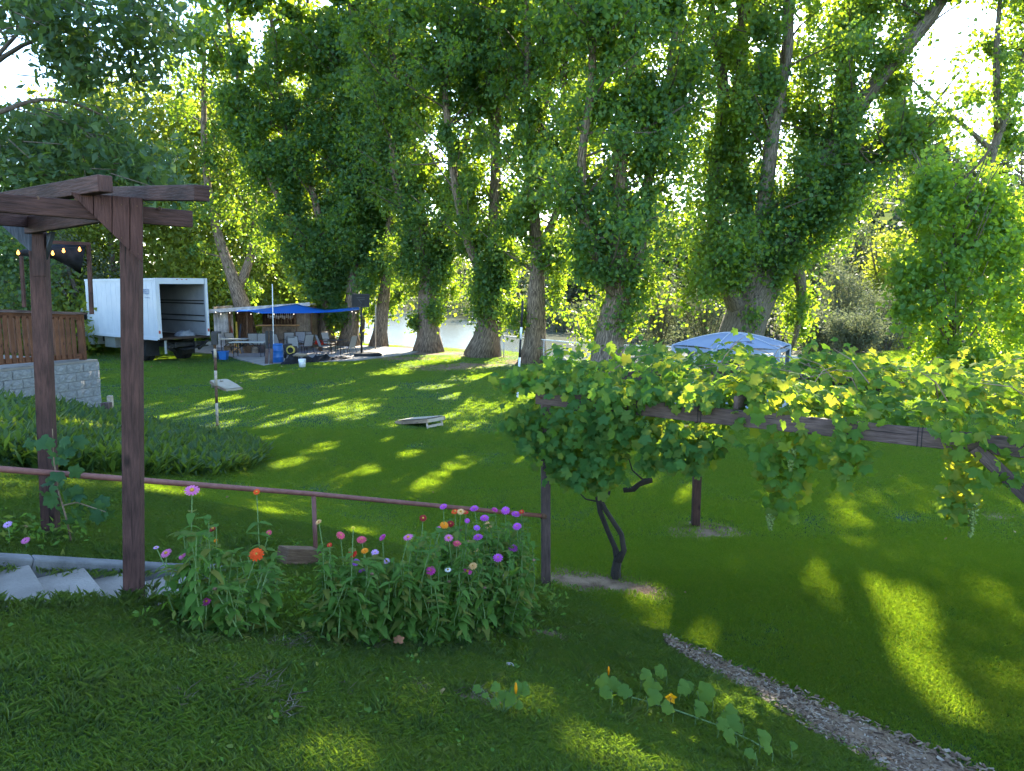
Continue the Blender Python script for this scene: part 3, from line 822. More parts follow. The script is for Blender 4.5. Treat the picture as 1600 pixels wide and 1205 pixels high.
for x_, y_ in ((250, 326), (120, 312), (60, 310)):
    mb = MB(); c_ = at(x_, y_, 4.15 + (x_ + 60) * .0021 - .03); mb.tube([c_, c_ + Vector((.004, -.014, 0))], .011, 8); mb.build("bolt", M_RUST, arbor)
# weathered gussets at the left post
mb = MB(); mb.prism([at(2, 352, 5.5), at(46, 352, 5.55), at(46, 392, 5.55)], (.0, .025, 0)); mb.build("gusset", M_SLATE, arbor)
mb = MB(); mb.prism([at(74, 366, 5.6), at(87, 362, 5.4), at(75, 406, 5.58)], (-.02, -.015, 0)); mb.build("gusset", M_SLATE, arbor)
# dark scab block on the left post
mb = MB(); mb.beam(at(61, 362, 5.49), at(62, 432, 5.47), .085, .03); mb.build("cleat", M_REDWOOD, arbor, bevel=.004)

# ------------------------------------------------------------------ leaf shapes that are objects of their own
def shape_leaf(name, mat_, outline, cup=.1, droop=.2):
    """outline: (x, y) half-outline from base to tip, mirrored; folded along the midrib"""
    mb = MB()
    n = len(outline)
    mid = []
    ymax = outline[-1][1]
    for x, y in outline:
        mb.v.append((0, y, -droop * (y / ymax) ** 2 * ymax)); mid.append(len(mb.v) - 1)
    sides = []
    for sgn in (1, -1):
        sd = []
        for x, y in outline:
            mb.v.append((sgn * x, y, -droop * (y / ymax) ** 2 * ymax + cup * x)); sd.append(len(mb.v) - 1)
        sides.append(sd)
    for k in range(n - 1):
        a, b, c, d = mid[k], sides[0][k], sides[0][k + 1], mid[k + 1]
        if outline[k][0] < 1e-6: mb.face((a, c, d))
        elif outline[k + 1][0] < 1e-6: mb.face((a, b, d))
        else: mb.face((a, b, c, d))
        b, c = sides[1][k], sides[1][k + 1]
        if outline[k][0] < 1e-6: mb.face((a, d, c))
        elif outline[k + 1][0] < 1e-6: mb.face((a, d, b))
        else: mb.face((a, d, c, b))
    return mb.mesh(name, mat_, smooth=True)
def lobed_leaf(name, mat_, seed=0, cup=.15, lobes=((0, 1.0), (.22, .80), (.36, .84), (.60, .64), (.86, .86), (1.05, .94), (1.25, .80), (1.62, .62), (1.95, .78), (2.25, .76), (2.6, .62), (2.95, .40))):
    """palmate leaf, stalk at origin, tip along +y, unit length about 1"""
    rr = random.Random(seed)
    pts = []
    for a, r in lobes: pts.append((a, r))
    outl = [(a, r * rr.uniform(.92, 1.08)) for a, r in pts]
    full = [(-a, r * rr.uniform(.94, 1.06)) for a, r in reversed(outl)] [:-1] + outl
    c = (0, .38, 0)
    mb = MB(); mb.v.append((0, .34, .05))
    for a, r in full:
        x, y = sin(a) * r * .62, .36 + cos(a) * r * .62
        mb.v.append((x, y, -cup * (x * x + (y - .36) ** 2) + rr.uniform(-.04, .04) - .06 * abs(a > 1.4)))
    mb.v.append((0, .12, 0)); last = len(mb.v) - 1
    m_ = len(full)
    for k in range(m_ - 1): mb.face((0, k + 2, k + 1))
    mb.face((0, 1, last)); mb.face((0, last, m_))
    return mb.mesh(name, mat_, smooth=True)
L_ZIN = [shape_leaf("leaf", M_ZLEAF, [(0, 0), (.25, .15), (.27, .4), (.15, .75), (0, 1)], .25, .25 + .2 * k) for k in range(3)]
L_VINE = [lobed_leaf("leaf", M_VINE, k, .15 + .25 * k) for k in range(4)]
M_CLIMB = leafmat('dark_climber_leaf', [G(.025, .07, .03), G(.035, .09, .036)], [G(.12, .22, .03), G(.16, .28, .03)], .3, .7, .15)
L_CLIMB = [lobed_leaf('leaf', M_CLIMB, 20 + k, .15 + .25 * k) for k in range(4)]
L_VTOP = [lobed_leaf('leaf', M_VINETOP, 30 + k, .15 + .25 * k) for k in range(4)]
L_SQ = [lobed_leaf("leaf", M_SQUASH, 10 + k, .1 + .3 * k, ((0, .95), (.2, .86), (.4, .82), (.6, .76), (.8, .88), (1.0, .92), (1.2, .84), (1.5, .74), (1.75, .86), (2.0, .88), (2.3, .78), (2.7, .62), (2.95, .42))) for k in range(2)]
def mesh_arrays(m):
    v = np.empty(len(m.vertices) * 3, np.float32); m.vertices.foreach_get("co", v)
    return v.reshape(-1, 3), [tuple(p.vertices) for p in m.polygons]
def leaf_matrix(p, size, face=None, hang=.4, rng=random):
    """leaf at p, tip mostly outward/downward, blade facing direction face with jitter"""
    n = Vector((rng.gauss(0, 1), rng.gauss(0, 1), rng.gauss(0, 1))).normalized()
    if face is not None: n = (n * .75 + Vector(face)).normalized()
    t = Vector((rng.gauss(0, .6), rng.gauss(0, .6), -hang + rng.gauss(0, .35)))
    t = (t - n * t.dot(n)).normalized(); x = t.cross(n)
    M = Matrix((x, t, n)).transposed().to_4x4()
    s = size * rng.uniform(.75, 1.25)
    return Matrix.Translation(p) @ M @ Matrix.Diagonal((s, s, s, 1))
def join_leaves(name, mats4, protos, mat_, parent):
    """the many leaves beyond those that are objects: one mesh"""
    arr = [mesh_arrays(p) for p in protos]
    Vs, Fs, off = [], [], 0
    for k, M in mats4:
        v, f = arr[k]
        A = np.array(M)
        Vs.append(v @ A[:3, :3].T + A[:3, 3]); Fs.extend(tuple(i + off for i in q) for q in f); off += len(v)
    m = bpy.data.meshes.new(name); m.from_pydata(np.vstack(Vs).tolist(), [], Fs); m.materials.append(mat_)
    m.polygons.foreach_set("use_smooth", [True] * len(m.polygons)); m.update()
    o = link(name, m, parent); o['kind'] = 'stuff'
    return o
def leafy(parent, items, protos, mat_, nobj=300, key=None):
    """items: (proto index, matrix); the nobj nearest the camera become objects, the rest one part"""
    items = sorted(items, key=key or (lambda q: (q[1].translation - Vector((0, 0, CAMZ))).length))
    for k, M in items[:nobj]: link("leaf", protos[k], parent, M)
    if len(items) > nobj: join_leaves("foliage", items[nobj:], protos, mat_, parent)

# ------------------------------------------------------------------ trees
# open places between the crowns
OPEN = [(tuple(at(px, py, D)), r) for px, py, D, r in ((1478, 100, 31, 1.5), (1490, 180, 31, 1.6), (1510, 60, 31, 1.4), (1470, 225, 31, .9), (1440, 150, 31, .6), (1310, 25, 31, .8), (1050, 330, 28, .8), (1000, 290, 28.5, .5), (862, 150, 34.5, .9), (850, 210, 34.5, .7), (880, 90, 34.5, .5), (1250, 320, 31, .5), (1140, 360, 31, .5), (700, 200, 38, .6), (560, 150, 42, .7), (640, 60, 40, .6), (500, 250, 43, .6), (760, 330, 37, .6), (425, 200, 43, .8), (1500, 110, 30, 1.2), (1470, 60, 30, 1.4), (1460, 150, 29.5, 1.0))]
# canopy leaves cut away along sun rays to lay sun patches at set spots
GAPS = []
for px, py, r, z in ((1345, 940, .60, 0), (1318, 900, .40, 0), (1400, 950, .45, 0), (1395, 1000, .42, 0), (1445, 1045, .30, 0), (1495, 1112, .25, 0), (1290, 850, .2, 0), (1060, 965, .32, 0), (1010, 935, .28, 0), (950, 880, .3, 0), (1085, 1000, .25, 0), (1050, 780, .4, 0), (1090, 765, .3, 0),
                     (720, 722, .45, 0), (665, 752, .4, 0), (795, 720, .35, 0), (480, 645, .7, 0), (430, 658, .6, 0), (300, 645, .8, 0), (250, 655, .6, 0), (520, 628, .6, 0), (640, 712, .3, 0), (590, 690, .3, 0), (760, 590, .8, 0), (860, 585, .9, 0), (600, 608, .5, 0), (240, 765, .45, 0), (130, 760, .4, 0), (420, 800, .25, 0), (560, 830, .25, 0),
                     (500, 1185, .28, 0), (640, 1100, .16, 0), (960, 1180, .28, 0), (800, 1085, .14, 0), (1010, 1195, .2, 0), (80, 690, .5, 0), (330, 690, .4, 0),
                     (1130, 620, .3, 2.35), (1230, 640, .35, 2.35), (1400, 610, .35, 2.35), (1540, 630, .4, 2.35), (1300, 650, .35, 2.35), (1470, 640, .4, 2.35), (1060, 605, .3, 2.35), (1180, 590, .4, 2.35), (1330, 600, .4, 2.35), (1580, 600, .5, 2.35),
                     (700, 650, .3, 0), (560, 650, .5, 0), (400, 690, .4, 0), (350, 625, .6, 0), (680, 605, .6, 0), (790, 640, .4, 0), (380, 640, .5, 0), (545, 642, .5, 0), (620, 662, .4, 0), (500, 700, .35, 0), (450, 725, .35, 0), (570, 738, .3, 0), (330, 668, .5, 0), (700, 620, .5, 0), (60, 665, .6, .5), (180, 690, .5, .4), (130, 700, .4, .4)):
    p_ = gz(px, py, z) if z else ong(px, py)
    GAPS.append((tuple(p_), r * .85))
for px, py, r in ((1425, 330, .45), (1420, 420, .5), (1425, 500, .45), (1480, 285, .4), (1590, 330, .4), (1440, 370, .3)):
    GAPS.append((tuple(at(px, py, 21.0)), r))
class Tree:
    gaps = True
    def __init__(s, name, label, base, bark=M_BARK, leaf=M_CREAF, group=None, cat="tree"):
        s.root = thing(name, label, cat, base, group=group)
        s.bark, s.leaf, s.pts, s.sz = bark, leaf, [], []
        s.twigs = MB()
        s.first = True
    def limb(s, pts, r0, r1, n=10, lump=.05, name=None, seed=0, bark=None):
        """tapered limb through pts, resampled and slightly wandering"""
        P = [Vector(p) for p in pts]
        out = []; segs = []
        for a, b in zip(P, P[1:]):
            k = max(2, int((b - a).length / .7))
            for q in range(k): out.append(a.lerp(b, q / k))
        out.append(P[-1])
        # smooth
        for _ in range(2):
            out = [out[0]] + [(out[i - 1] + out[i] * 2 + out[i + 1]) / 4 for i in range(1, len(out) - 1)] + [out[-1]]
        m = len(out)
        rad = [r0 + (r1 - r0) * (i / (m - 1)) ** .8 for i in range(m)]
        if s.first and r0 > .36:
            rad = [r0 * float(np.interp(p.z - out[0].z, [0, 2.6, 4.6, 9, 16, 26], [1, .84, .56, .36, .22, .08])) for p in out]
        if s.first:
            for i in range(m):
                h_ = (out[i] - out[0]).length
                rad[i] *= 1 + .45 * math.exp(-h_ / .45)
        mb = MB(); mb.tube(out, rad, n, True, lump, seed)
        mb.build(name or ("trunk" if s.first else "limb"), bark or s.bark, s.root, smooth=True)
        s.first = False
        return out, rad
    def clump(s, c, r, n, size, squash=1.0):
        p = RNG.normal(0, 1, (n, 3)) * np.array([r, r, r * squash]) * .62 + np.array(c)
        s.pts.append(p); s.sz.append(np.full(n, size))
    def sleeve(s, line, z0, z1, rad, per_m, size, rng=random, gap=.18, taper=True):
        """clumps of leaves hugging a limb between heights z0 and z1"""
        for a, b in zip(line, line[1:]):
            L_ = (b - a).length; m_ = (a + b) / 2
            if m_.z < z0 or m_.z > z1: continue
            nc = max(1, int(L_ * 2.4))
            for _ in range(nc):
                bulge = 1.45 if z0 < 3.2 and m_.z < 7.5 else 1.15
                if rng.random() < gap: continue
                t = rng.random(); c = a.lerp(b, t)
                an = rng.uniform(0, 2 * pi); rr = rad * bulge * sqrt(rng.uniform(.05, 1))
                edge = min(1, (m_.z - z0 + .5) / 1.1)
                c = c + Vector((cos(an) * rr * edge, sin(an) * rr * edge, rng.uniform(-.5, .3)))
                s.clump(c, rng.uniform(.26, .70) * (.7 + .3 * edge), int(per_m / 2.4 * rng.uniform(.5, 1.5)), size, 1.25)
    def branches(s, line, z0, z1, count, length, size, nleaf, rng=random, up=.5, fwd=0.0):
        cand = [p for p in line if z0 < p.z < z1]
        if not cand: return
        for _ in range(count):
            p = rng.choice(cand); an = rng.uniform(0, 2 * pi)
            d = Vector((cos(an), sin(an) - fwd, up + rng.gauss(0, .3))).normalized()
            L_ = length * rng.uniform(.6, 1.3)
            q1 = p + d * L_ * .5 + Vector((0, 0, .1)); q2 = p + d * L_ + Vector((rng.gauss(0, .2), rng.gauss(0, .2), .1 * L_))
            s.twigs.tube([p, q1, q2], [.05, .035, .015], 5, False)
            for t in (.35, .55, .75, .95, 1.08):
                c = p.lerp(q2, t) + Vector((rng.gauss(0, .22), rng.gauss(0, .22), rng.gauss(0, .22)))
                s.clump(c, rng.uniform(.32, .75), int(nleaf / 5 * rng.uniform(.6, 1.4)), size)
    def done(s, aspect=.8):
        if s.twigs.v: s.twigs.build("twigs", M_TWIG, s.root)['kind'] = 'stuff'
        P = np.vstack(s.pts); Z = np.concatenate(s.sz)
        gnd = hgt(P[:, 0], P[:, 1]); k = P[:, 2] > gnd + .15
        P, Z = P[k], Z[k]
        k = np.ones(len(P), bool)
        for g, r in OPEN: k &= ((P - np.array(g)) ** 2).sum(1) > r * r * (1 + .25 * np.sin(P[:, 2] * 3.1 + P[:, 0] * 2.3))
        P, Z = P[k], Z[k]
        if s.gaps:
            k = np.ones(len(P), bool)
            for g, r in GAPS:
                v = P - np.array(g); a = v @ np.array(SUNV); d = np.linalg.norm(v - a[:, None] * np.array(SUNV), axis=1)
                k &= ~((d < r * (1 + .30 * np.sin(P[:, 0] * 2.6 + P[:, 2] * 3.4) * np.sin(P[:, 1] * 2.9))) & (a > 4) & (RNG.uniform(0, 1, len(P)) > .05))
            P, Z = P[k], Z[k]
        far = s.root.location.y > 45 and aspect > .5
        m = npmesh("crown", leaf_tris(P, Z * 1.15), 3, s.leaf) if far else npmesh("crown", leaf_quads(P, Z, aspect), 4, s.leaf)
        o = link("crown", m, s.root); o['kind'] = 'stuff'
        s.n = len(P)
        return s.root

TOTAL = 0
ROW = "cottonwoods in the row along the riverbank"
def row_tree(label, D0, r, limbs, seed, size=.17, per_m=1550, rad=.98, z0=1.6, nb=20, blen=2.6, rbase=None, dep=1.0, bark=M_BARK, ext=6.0, gap=.14, name="cottonwood_tree", lthick=.40, low=()):
    global TOTAL
    rng = random.Random(seed)
    base = at(*limbs[0][0], D0)
    base.z = h1(base.x, base.y) - .1
    t = Tree(name, label, (base.x, base.y, base.z + .1), bark, M_CREAF, ROW)
    for k, lp in enumerate(limbs):
        dd = (0 if k == 0 else (1 if k % 2 else -1) * rng.uniform(1.0, 2.4) * dep)
        n = len(lp); pts = []
        for i, (px, py) in enumerate(lp):
            f = i / (n - 1)
            pts.append(at(px, py, D0 + dd * f + rng.gauss(0, .12) * (i > 0)))
        if k == 0: pts[0] = base
        d = (pts[-1] - pts[-2]).normalized()
        if lp[-1][1] < 20: pts.append(pts[-1] + (d * .6 + Vector((0, 0, .6))) * ext)
        line, rads = t.limb(pts, r if k == 0 else r * lthick, .05, 16 if k == 0 else 9, (.085 if r > .9 else .06) if k == 0 else .04, seed=seed * 7 + k)
        if k in low: t.sleeve(line, .9, z0, .75, 900, size, rng, .15)
        t.sleeve(line, z0, 14.5, rad * (1.0 if k == 0 else .85), per_m, size, rng, gap)
        if k == 0 and name == 'cottonwood_tree' and D0 != 31.0: t.sleeve(line, 2.0, 5.6, .85, 1300, size, rng, .1)
        t.branches(line, 8, 15.5, 9, 2.6, size * 1.05, 320, rng)
        t.sleeve(line, 14.5, 30, rad * 1.5, per_m * .30, size * 1.8, rng, .15)
        t.branches(line, 3.5, 15.5, nb, blen, size, 300, rng)
        t.branches(line, 14.5, 24, 9, 3.0, size * 1.5, 200, rng)
    r_ = t.done(); TOTAL += t.n
    return r_
def Dg(px, py): return gz(px, py, 0).y

row_tree("mossy cottonwood trunk nearest the bar's right end, behind the patio table", Dg(508, 541), .50, [[(508, 541), (513, 490), (505, 400), (494, 312), (469, 250), (447, 203), (430, 100), (420, -10)], [(512, 460), (537, 328), (522, 212), (500, 162), (480, 0)], [(508, 440), (470, 380), (430, 300), (400, 230), (370, 120), (350, -10)]], 1, size=.2)
row_tree("cottonwood whose trunk stands right behind the black sign board", Dg(546, 541), .52, [[(546, 541), (550, 480), (556, 400), (560, 330), (555, 200), (550, 60), (545, -20)], [(550, 430), (603, 265), (587, 187), (575, 125), (560, -5)]], 2, size=.2)
row_tree("slimmer cottonwood with a pale pole leaning against its trunk", Dg(592, 542), .42, [[(592, 542), (597, 490), (606, 410), (612, 250), (625, 100), (630, -20)], [(600, 440), (575, 330), (560, 200), (590, 60), (600, -20)]], 3, size=.2)
row_tree("straight thick cottonwood trunk standing at the end of the concrete patio", Dg(672, 549), .62, [[(672, 549), (670, 500), (668, 440), (662, 344), (647, 297), (640, 180), (650, -10)], [(669, 430), (690, 353), (709, 306), (731, 203), (750, 150), (765, -10)], [(667, 420), (632, 330), (610, 250), (622, 120), (600, -20)]], 4)
row_tree("cottonwood with flared leaning base midway along the riverbank row", Dg(752, 557), .68, [[(752, 557), (768, 500), (773, 420), (775, 219), (772, 140), (737, 31), (720, -40)], [(772, 180), (784, 125), (778, 31), (775, -40)], [(770, 470), (730, 380), (712, 300), (700, 200), (690, 80), (680, -20)]], 5)
row_tree("cottonwood trunk just behind the striped black and white pole", Dg(833, 565), .52, [[(833, 565), (836, 510), (840, 400), (830, 250), (822, 156), (825, 62), (822, -30)], [(840, 330), (842, 210), (862, 115), (870, -10)], [(840, 400), (885, 300), (880, 218), (880, 125), (895, -20)]], 6, rad=.85, gap=.25)
row_tree("right-leaning forked cottonwood rising behind the grape trellis", Dg(943, 592), .60, [[(943, 592), (955, 510), (970, 470), (965, 380), (966, 262), (983, 175), (987, 87), (990, -30)], [(965, 480), (1005, 394), (1009, 284), (1031, 210), (1050, 100), (1060, -20)], [(960, 460), (915, 380), (905, 250), (930, 120), (920, -20)]], 8, size=.165, rad=.95, gap=.12)
big = row_tree("massive many-limbed cottonwood with a burl, towering behind the pale blue tent", 31.0, 1.0, [
    [(1150, 565), (1158, 515), (1176, 468), (1208, 410), (1246, 345), (1287, 268), (1335, 175), (1395, 95), (1455, 30), (1490, -30)],
    [(1160, 500), (1140, 450), (1122, 380), (1112, 300), (1135, 150), (1108, 0)], [(1165, 490), (1180, 400), (1195, 310), (1210, 180), (1235, 70), (1230, -20)],
    [(1168, 485), (1172, 380), (1160, 290), (1150, 180), (1165, 40), (1150, -20)], [(1250, 340), (1320, 275), (1375, 235), (1425, 205)],
    [(1290, 270), (1310, 170), (1325, 70), (1340, -20)], [(1245, 345), (1300, 325), (1345, 285), (1400, 250)], [(1200, 420), (1238, 400), (1256, 440), (1250, 510), (1235, 550)], [(1160, 490), (1130, 440), (1112, 420), (1105, 460)]], 9, size=.165, rad=1.15, bark=M_BARKGREY, z0=4.0, gap=.05, nb=16, blen=2.0, per_m=1700, lthick=.46, low=(7, 8))
mb = MB()
bc = at(1213, 160, 30.6)
mb.lathe(bc, [(0, -.62), (.22, -.55), (.40, -.28), (.44, .02), (.37, .3), (.3, .55), (.0, .7)], 16)
rb_ = random.Random(4); mb.v = [(bc.x + (a - bc.x) * q, bc.y + (b - bc.y) * q, c + rb_.uniform(-.05, .05)) for (a, b, c), q in ((v, rb_.uniform(.82, 1.2)) for v in mb.v)]
mb.build("burl", M_BURL, big, smooth=True)
def drooping(root_label, pxs, D):
    t = Tree("cottonwood_tree", root_label, at(1530, 560, D) * Vector((1, 1, 0)) if False else (at(1520, 500, D).x, D, h1(at(1520, 500, D).x, D)), M_BARKGREY, M_CREAF, ROW)
    rng = random.Random(31)
    base = Vector((at(1520, 500, D).x, D, h1(at(1520, 500, D).x, D) - .1))
    line, _ = t.limb([base, at(1525, 400, D), at(1540, 270, D), at(1560, 210, D), at(1590, 120, D), at(1620, 40, D), at(1640, -60, D)], .42, .12, 12, .05, seed=31)
    t.sleeve(line, 7.4, 20, 1.1, 900, .19, rng, .15)
    l2, _ = t.limb([at(1562, 205, D), at(1555, 120, D - 1), at(1560, 20, D - 1.5), at(1570, -60, D - 2)], .2, .05, 8, .04, seed=32)
    t.sleeve(l2, 8, 22, 1.1, 900, .19, rng, .1)
    l3, _ = t.limb([at(1550, 235, D), at(1500, 190, D - .5), at(1460, 160, D - .8), at(1425, 125, D - 1)], .12, .03, 7, .04, seed=33)
    t.sleeve(l3, 6, 22, .45, 180, .15, rng, .3)
    t.branches(line, 9, 20, 8, 1.6, .16, 300, rng)
    t.done()
drooping("tall cottonwood at the right edge whose grey trunk leans over the young poplar", None, 30.0)
# young poplar with big bright leaves
def poplar():
    D = 21.5; rng = random.Random(77)
    b = at(1495, 640, D); b.z = h1(b.x, b.y)
    t = Tree("poplar_tree", "young leafy poplar with bright edges right of the tent, behind the vines", b, M_BARKGREY, M_POPLAR)
    line, _ = t.limb([b - Vector((0, 0, .1)), at(1493, 480, D), at(1490, 300, D)], .14, .03, 8, seed=77)
    spine = [((1495, 560), 62), ((1490, 500), 84), ((1485, 440), 88), ((1488, 380), 84), ((1478, 330), 64), ((1462, 290), 34), ((1560, 420), 58), ((1575, 350), 40), ((1590, 480), 40), ((1540, 310), 34), ((1430, 480), 26), ((1425, 420), 24), ((1600, 560), 40)]
    for (px, py), rp in spine:
        c = at(px, py, D); R_ = rp * D / F
        for _ in range(int(48 * rp / 80)):
            v = Vector((rng.gauss(0, 1), rng.gauss(0, 1), rng.gauss(0, 1))).normalized() * R_ * rng.random() ** .4
            t.clump(c + v * 1.08, rng.uniform(.2, .38), 48, .14, 1.3)
    for _ in range(26):
        p = rng.choice(line[2:]); an = rng.uniform(0, 6.28)
        t.twigs.tube([p, p + Vector((cos(an) * .7, sin(an) * .7, .9)), p + Vector((cos(an) * 1.3, sin(an) * 1.3, 2.0))], [.03, .02, .008], 5, False)
    t.done(.95)
poplar()

def bg_tree(label, px, D, ztop, rx, zlow, n, size, leaf=M_BGLEAF, seed=0, trunk=True, group="trees beyond the lawn", name="tree", nclump=None, cat="tree", pyc=None, squash=1.0, bark=M_TWIG, r=.28):
    rng = random.Random(seed)
    b = at(px, 500, D); zb = h1(b.x, D)
    base = Vector((b.x, D, zb))
    t = Tree(name, label, base, bark, leaf, group, cat)
    H_ = ztop - zb
    top = base + Vector((rng.gauss(0, .4), rng.gauss(0, .4), H_ * .9))
    line, _ = t.limb([base - Vector((0, 0, .2)), base.lerp(top, .35) + Vector((rng.gauss(0, .4), 0, 0)), top], r, .05, 8, .04, seed=seed)
    for _ in range(5):
        p = line[int(len(line) * rng.uniform(.25, .7))]; an = rng.uniform(0, 6.28)
        t.limb([p, p + Vector((cos(an) * rx * .4, sin(an) * rx * .3, H_ * .18)), p + Vector((cos(an) * rx * .7, sin(an) * rx * .5, H_ * .36))], r * .4, .03, 6, .03, seed=seed + 3)
    zc, rz = (ztop + zb + zlow) / 2, (ztop - zb - zlow) / 2
    nc = nclump or int(18 + rx * rz * .9)
    for _ in range(nc):
        while True:
            v = Vector((rng.uniform(-1, 1), rng.uniform(-1, 1), rng.uniform(-1, 1)))
            if v.length < 1: break
        v = v.normalized() * v.length ** .6
        wz = 1 - .25 * max(0, v.z)
        c = Vector((b.x + v.x * rx * wz, D + v.y * rx * .8 * wz, zc + v.z * rz))
        t.clump(c, rng.uniform(.13, .24) * (rx + rz) * .75, int(n / nc * rng.uniform(.6, 1.4)), size)
    t.done()
    global TOTAL
    TOTAL += t.n

# left side, beyond truck and bar
BGL = [
    ("dark bushy tree at the far left edge above the deck railing", -25, 27, 6.0, 2.6, .5, 8000, .16, M_DARKLEAF),
    ("dull olive bush seen between the left arbor post and the truck", 112, 40, 6.0, 2.6, .2, 7000, .15, M_FARLEAF),
    ("yellow green tree standing directly behind the white box truck", 205, 46, 15.0, 4.6, .6, 15000, .22, M_BGLEAF),
    ("broad yellow green tree behind the truck's open end", 300, 50, 17.0, 5.0, .5, 17000, .23, M_BGLEAF),
    ("tall yellow green tree behind the left end of the bar", 390, 56, 19.0, 5.2, .5, 17000, .25, M_BGLEAF),
    ("tall sunlit tree behind the middle of the bar", 470, 60, 20.0, 5.0, 1.5, 15000, .26, M_BGLEAF),
    ("far tall tree showing between the bar and the black sign board", 560, 66, 21.0, 4.6, 4.0, 12000, .28, M_BGLEAF),
    ("tall tree rising behind the deck at the left, above the arbor", 165, 44, 15.0, 3.8, 2.5, 13000, .22, M_BGLEAF),
    ("far tree filling the left edge beneath the overhanging branch", -30, 42, 11.5, 4.6, 1.0, 9000, .22, M_FARLEAF),
]
for k, (lab, px, D, zt, rx, zl, n, sz, lf) in enumerate(BGL): bg_tree(lab, px, D, zt, rx, zl, n, sz, lf, seed=100 + k)
# leaning dark trunk between truck and bar
def leaner():
    D = 43.5; rng = random.Random(5)
    b = at(388, 520, D); b.z = h1(b.x, b.y)
    t = Tree("leaning_tree", "dark trunked tree leaning left between the truck and the bar roof", b, M_BARK, M_CREAF)
    line, _ = t.limb([b - Vector((0, 0, .1)), at(378, 470, D), at(352, 405, D), at(330, 330, D), at(318, 240, D), at(318, 120, D), at(320, 0, D)], .55, .12, 10, .05, seed=5)
    t.sleeve(line, 6.5, 22, 1.4, 700, .21, rng, .2)
    l2, _ = t.limb([at(372, 455, D), at(400, 380, D + 1), at(395, 260, D + 1), at(420, 120, D + 1.5)], .3, .06, 8, .04, seed=6)
    t.sleeve(l2, 3.5, 22, 1.3, 700, .21, rng, .15)
    t.branches(line, 5, 18, 10, 2.4, .18, 320, rng)
    t.done()
leaner()
# far bank: belt of trees seen between the trunks, willows on the right, oaks on the hill
FB = [
    ("far bank tree seen left of the straight thick trunk", 610, 172, 11, 6, 2200, .55, M_FARLEAF), ("far bank tree seen right of the straight thick trunk", 705, 140, 10, 5, 2400, .5, M_FARLEAF),
    ("far bank tree seen between the flared and the striped pole trunks", 795, 115, 9, 4.5, 2600, .45, M_FARLEAF), ("far bank tree seen left of the right-leaning forked trunk", 885, 92, 7.5, 4.2, 3400, .36, M_FARLEAF),
    ("sunlit far bank tree seen right of the right-leaning forked trunk", 1045, 74, 8.5, 3.0, 6000, .26, M_FARLEAF),
    ("dark far bank tree just left of the massive cottonwood", 1098, 80, 8.0, 3.4, 4500, .28, M_FARLEAF),
]
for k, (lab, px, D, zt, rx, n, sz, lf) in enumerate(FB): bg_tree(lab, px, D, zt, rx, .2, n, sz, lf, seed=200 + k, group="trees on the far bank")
HILL = [("grey hill oak peeking left of the poplar's tip", 1385, 96, 20, 5.0), ("grey hill oak directly above the poplar's left shoulder", 1432, 108, 24, 5.0), ("grey hill oak behind the tall right-edge cottonwood", 1575, 105, 23, 6.5), ("grey hill oak behind the poplar's top", 1500, 110, 24, 6),
        ("lower hill oak seen between the massive cottonwood and the poplar", 1335, 84, 13.5, 5.0), ("hill oak behind the massive cottonwood's right limb", 1270, 90, 14.5, 5.0), ("hill oak behind the massive cottonwood's fork", 1190, 88, 12, 5), ("far hill oak right of the forked trunk", 1020, 112, 13, 6)]
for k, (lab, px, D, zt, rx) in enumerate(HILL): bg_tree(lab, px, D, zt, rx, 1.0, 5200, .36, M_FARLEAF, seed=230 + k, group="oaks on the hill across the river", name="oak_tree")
MIDR = [("dull green tree behind the grey willows, left of the poplar", 1345, 60, 8.2, 3.0, 6000, .2, M_FARLEAF), ("yellow green tree just left of the poplar's edge", 1395, 52, 7.0, 2.2, 6000, .17, M_BGLEAF), ("dim green tree right of the massive cottonwood's trunk", 1275, 56, 7.0, 2.8, 6000, .2, M_FARLEAF), ("sunlit green tree at the right edge behind the poplar", 1590, 46, 8.0, 3.0, 6500, .19, M_BGLEAF)]
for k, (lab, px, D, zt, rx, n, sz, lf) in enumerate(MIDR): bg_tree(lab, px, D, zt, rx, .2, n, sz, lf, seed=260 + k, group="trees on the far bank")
def willow(label, px, D, ztop, rx, n, seed, leaf=M_OLIVE, size=.2):
    rng = random.Random(seed)
    b = at(px, 500, D); zb = max(-1.3, h1(b.x, D)); base = Vector((b.x, D, zb))
    t = Tree("willow_shrub", label, base, M_TWIG, leaf, "grey willow shrubs along the water", "shrub")
    H_ = ztop - zb
    for q in range(11):
        an = rng.uniform(0, 6.28); tip = base + Vector((cos(an) * rx * rng.uniform(.2, .95), sin(an) * rx * .7, H_ * rng.uniform(.55, 1)))
        l, _ = t.limb([base, base.lerp(tip, .5) + Vector((0, 0, H_ * .12)), tip], .06, .015, 5, .02, name="stem" if q else "trunk", seed=q)
        for f in (.25, .4, .55, .7, .82, .93, 1.0):
            c = base.lerp(tip, f) + Vector((rng.gauss(0, .2), rng.gauss(0, .2), H_ * .24 * (f - f * f) * 2 + rng.gauss(0, .2)))
            t.clump(c, .16 * (rx + H_ * .5) * (1.15 - .5 * f), int(n / 77), size, 1.3)
    t.done(.28)
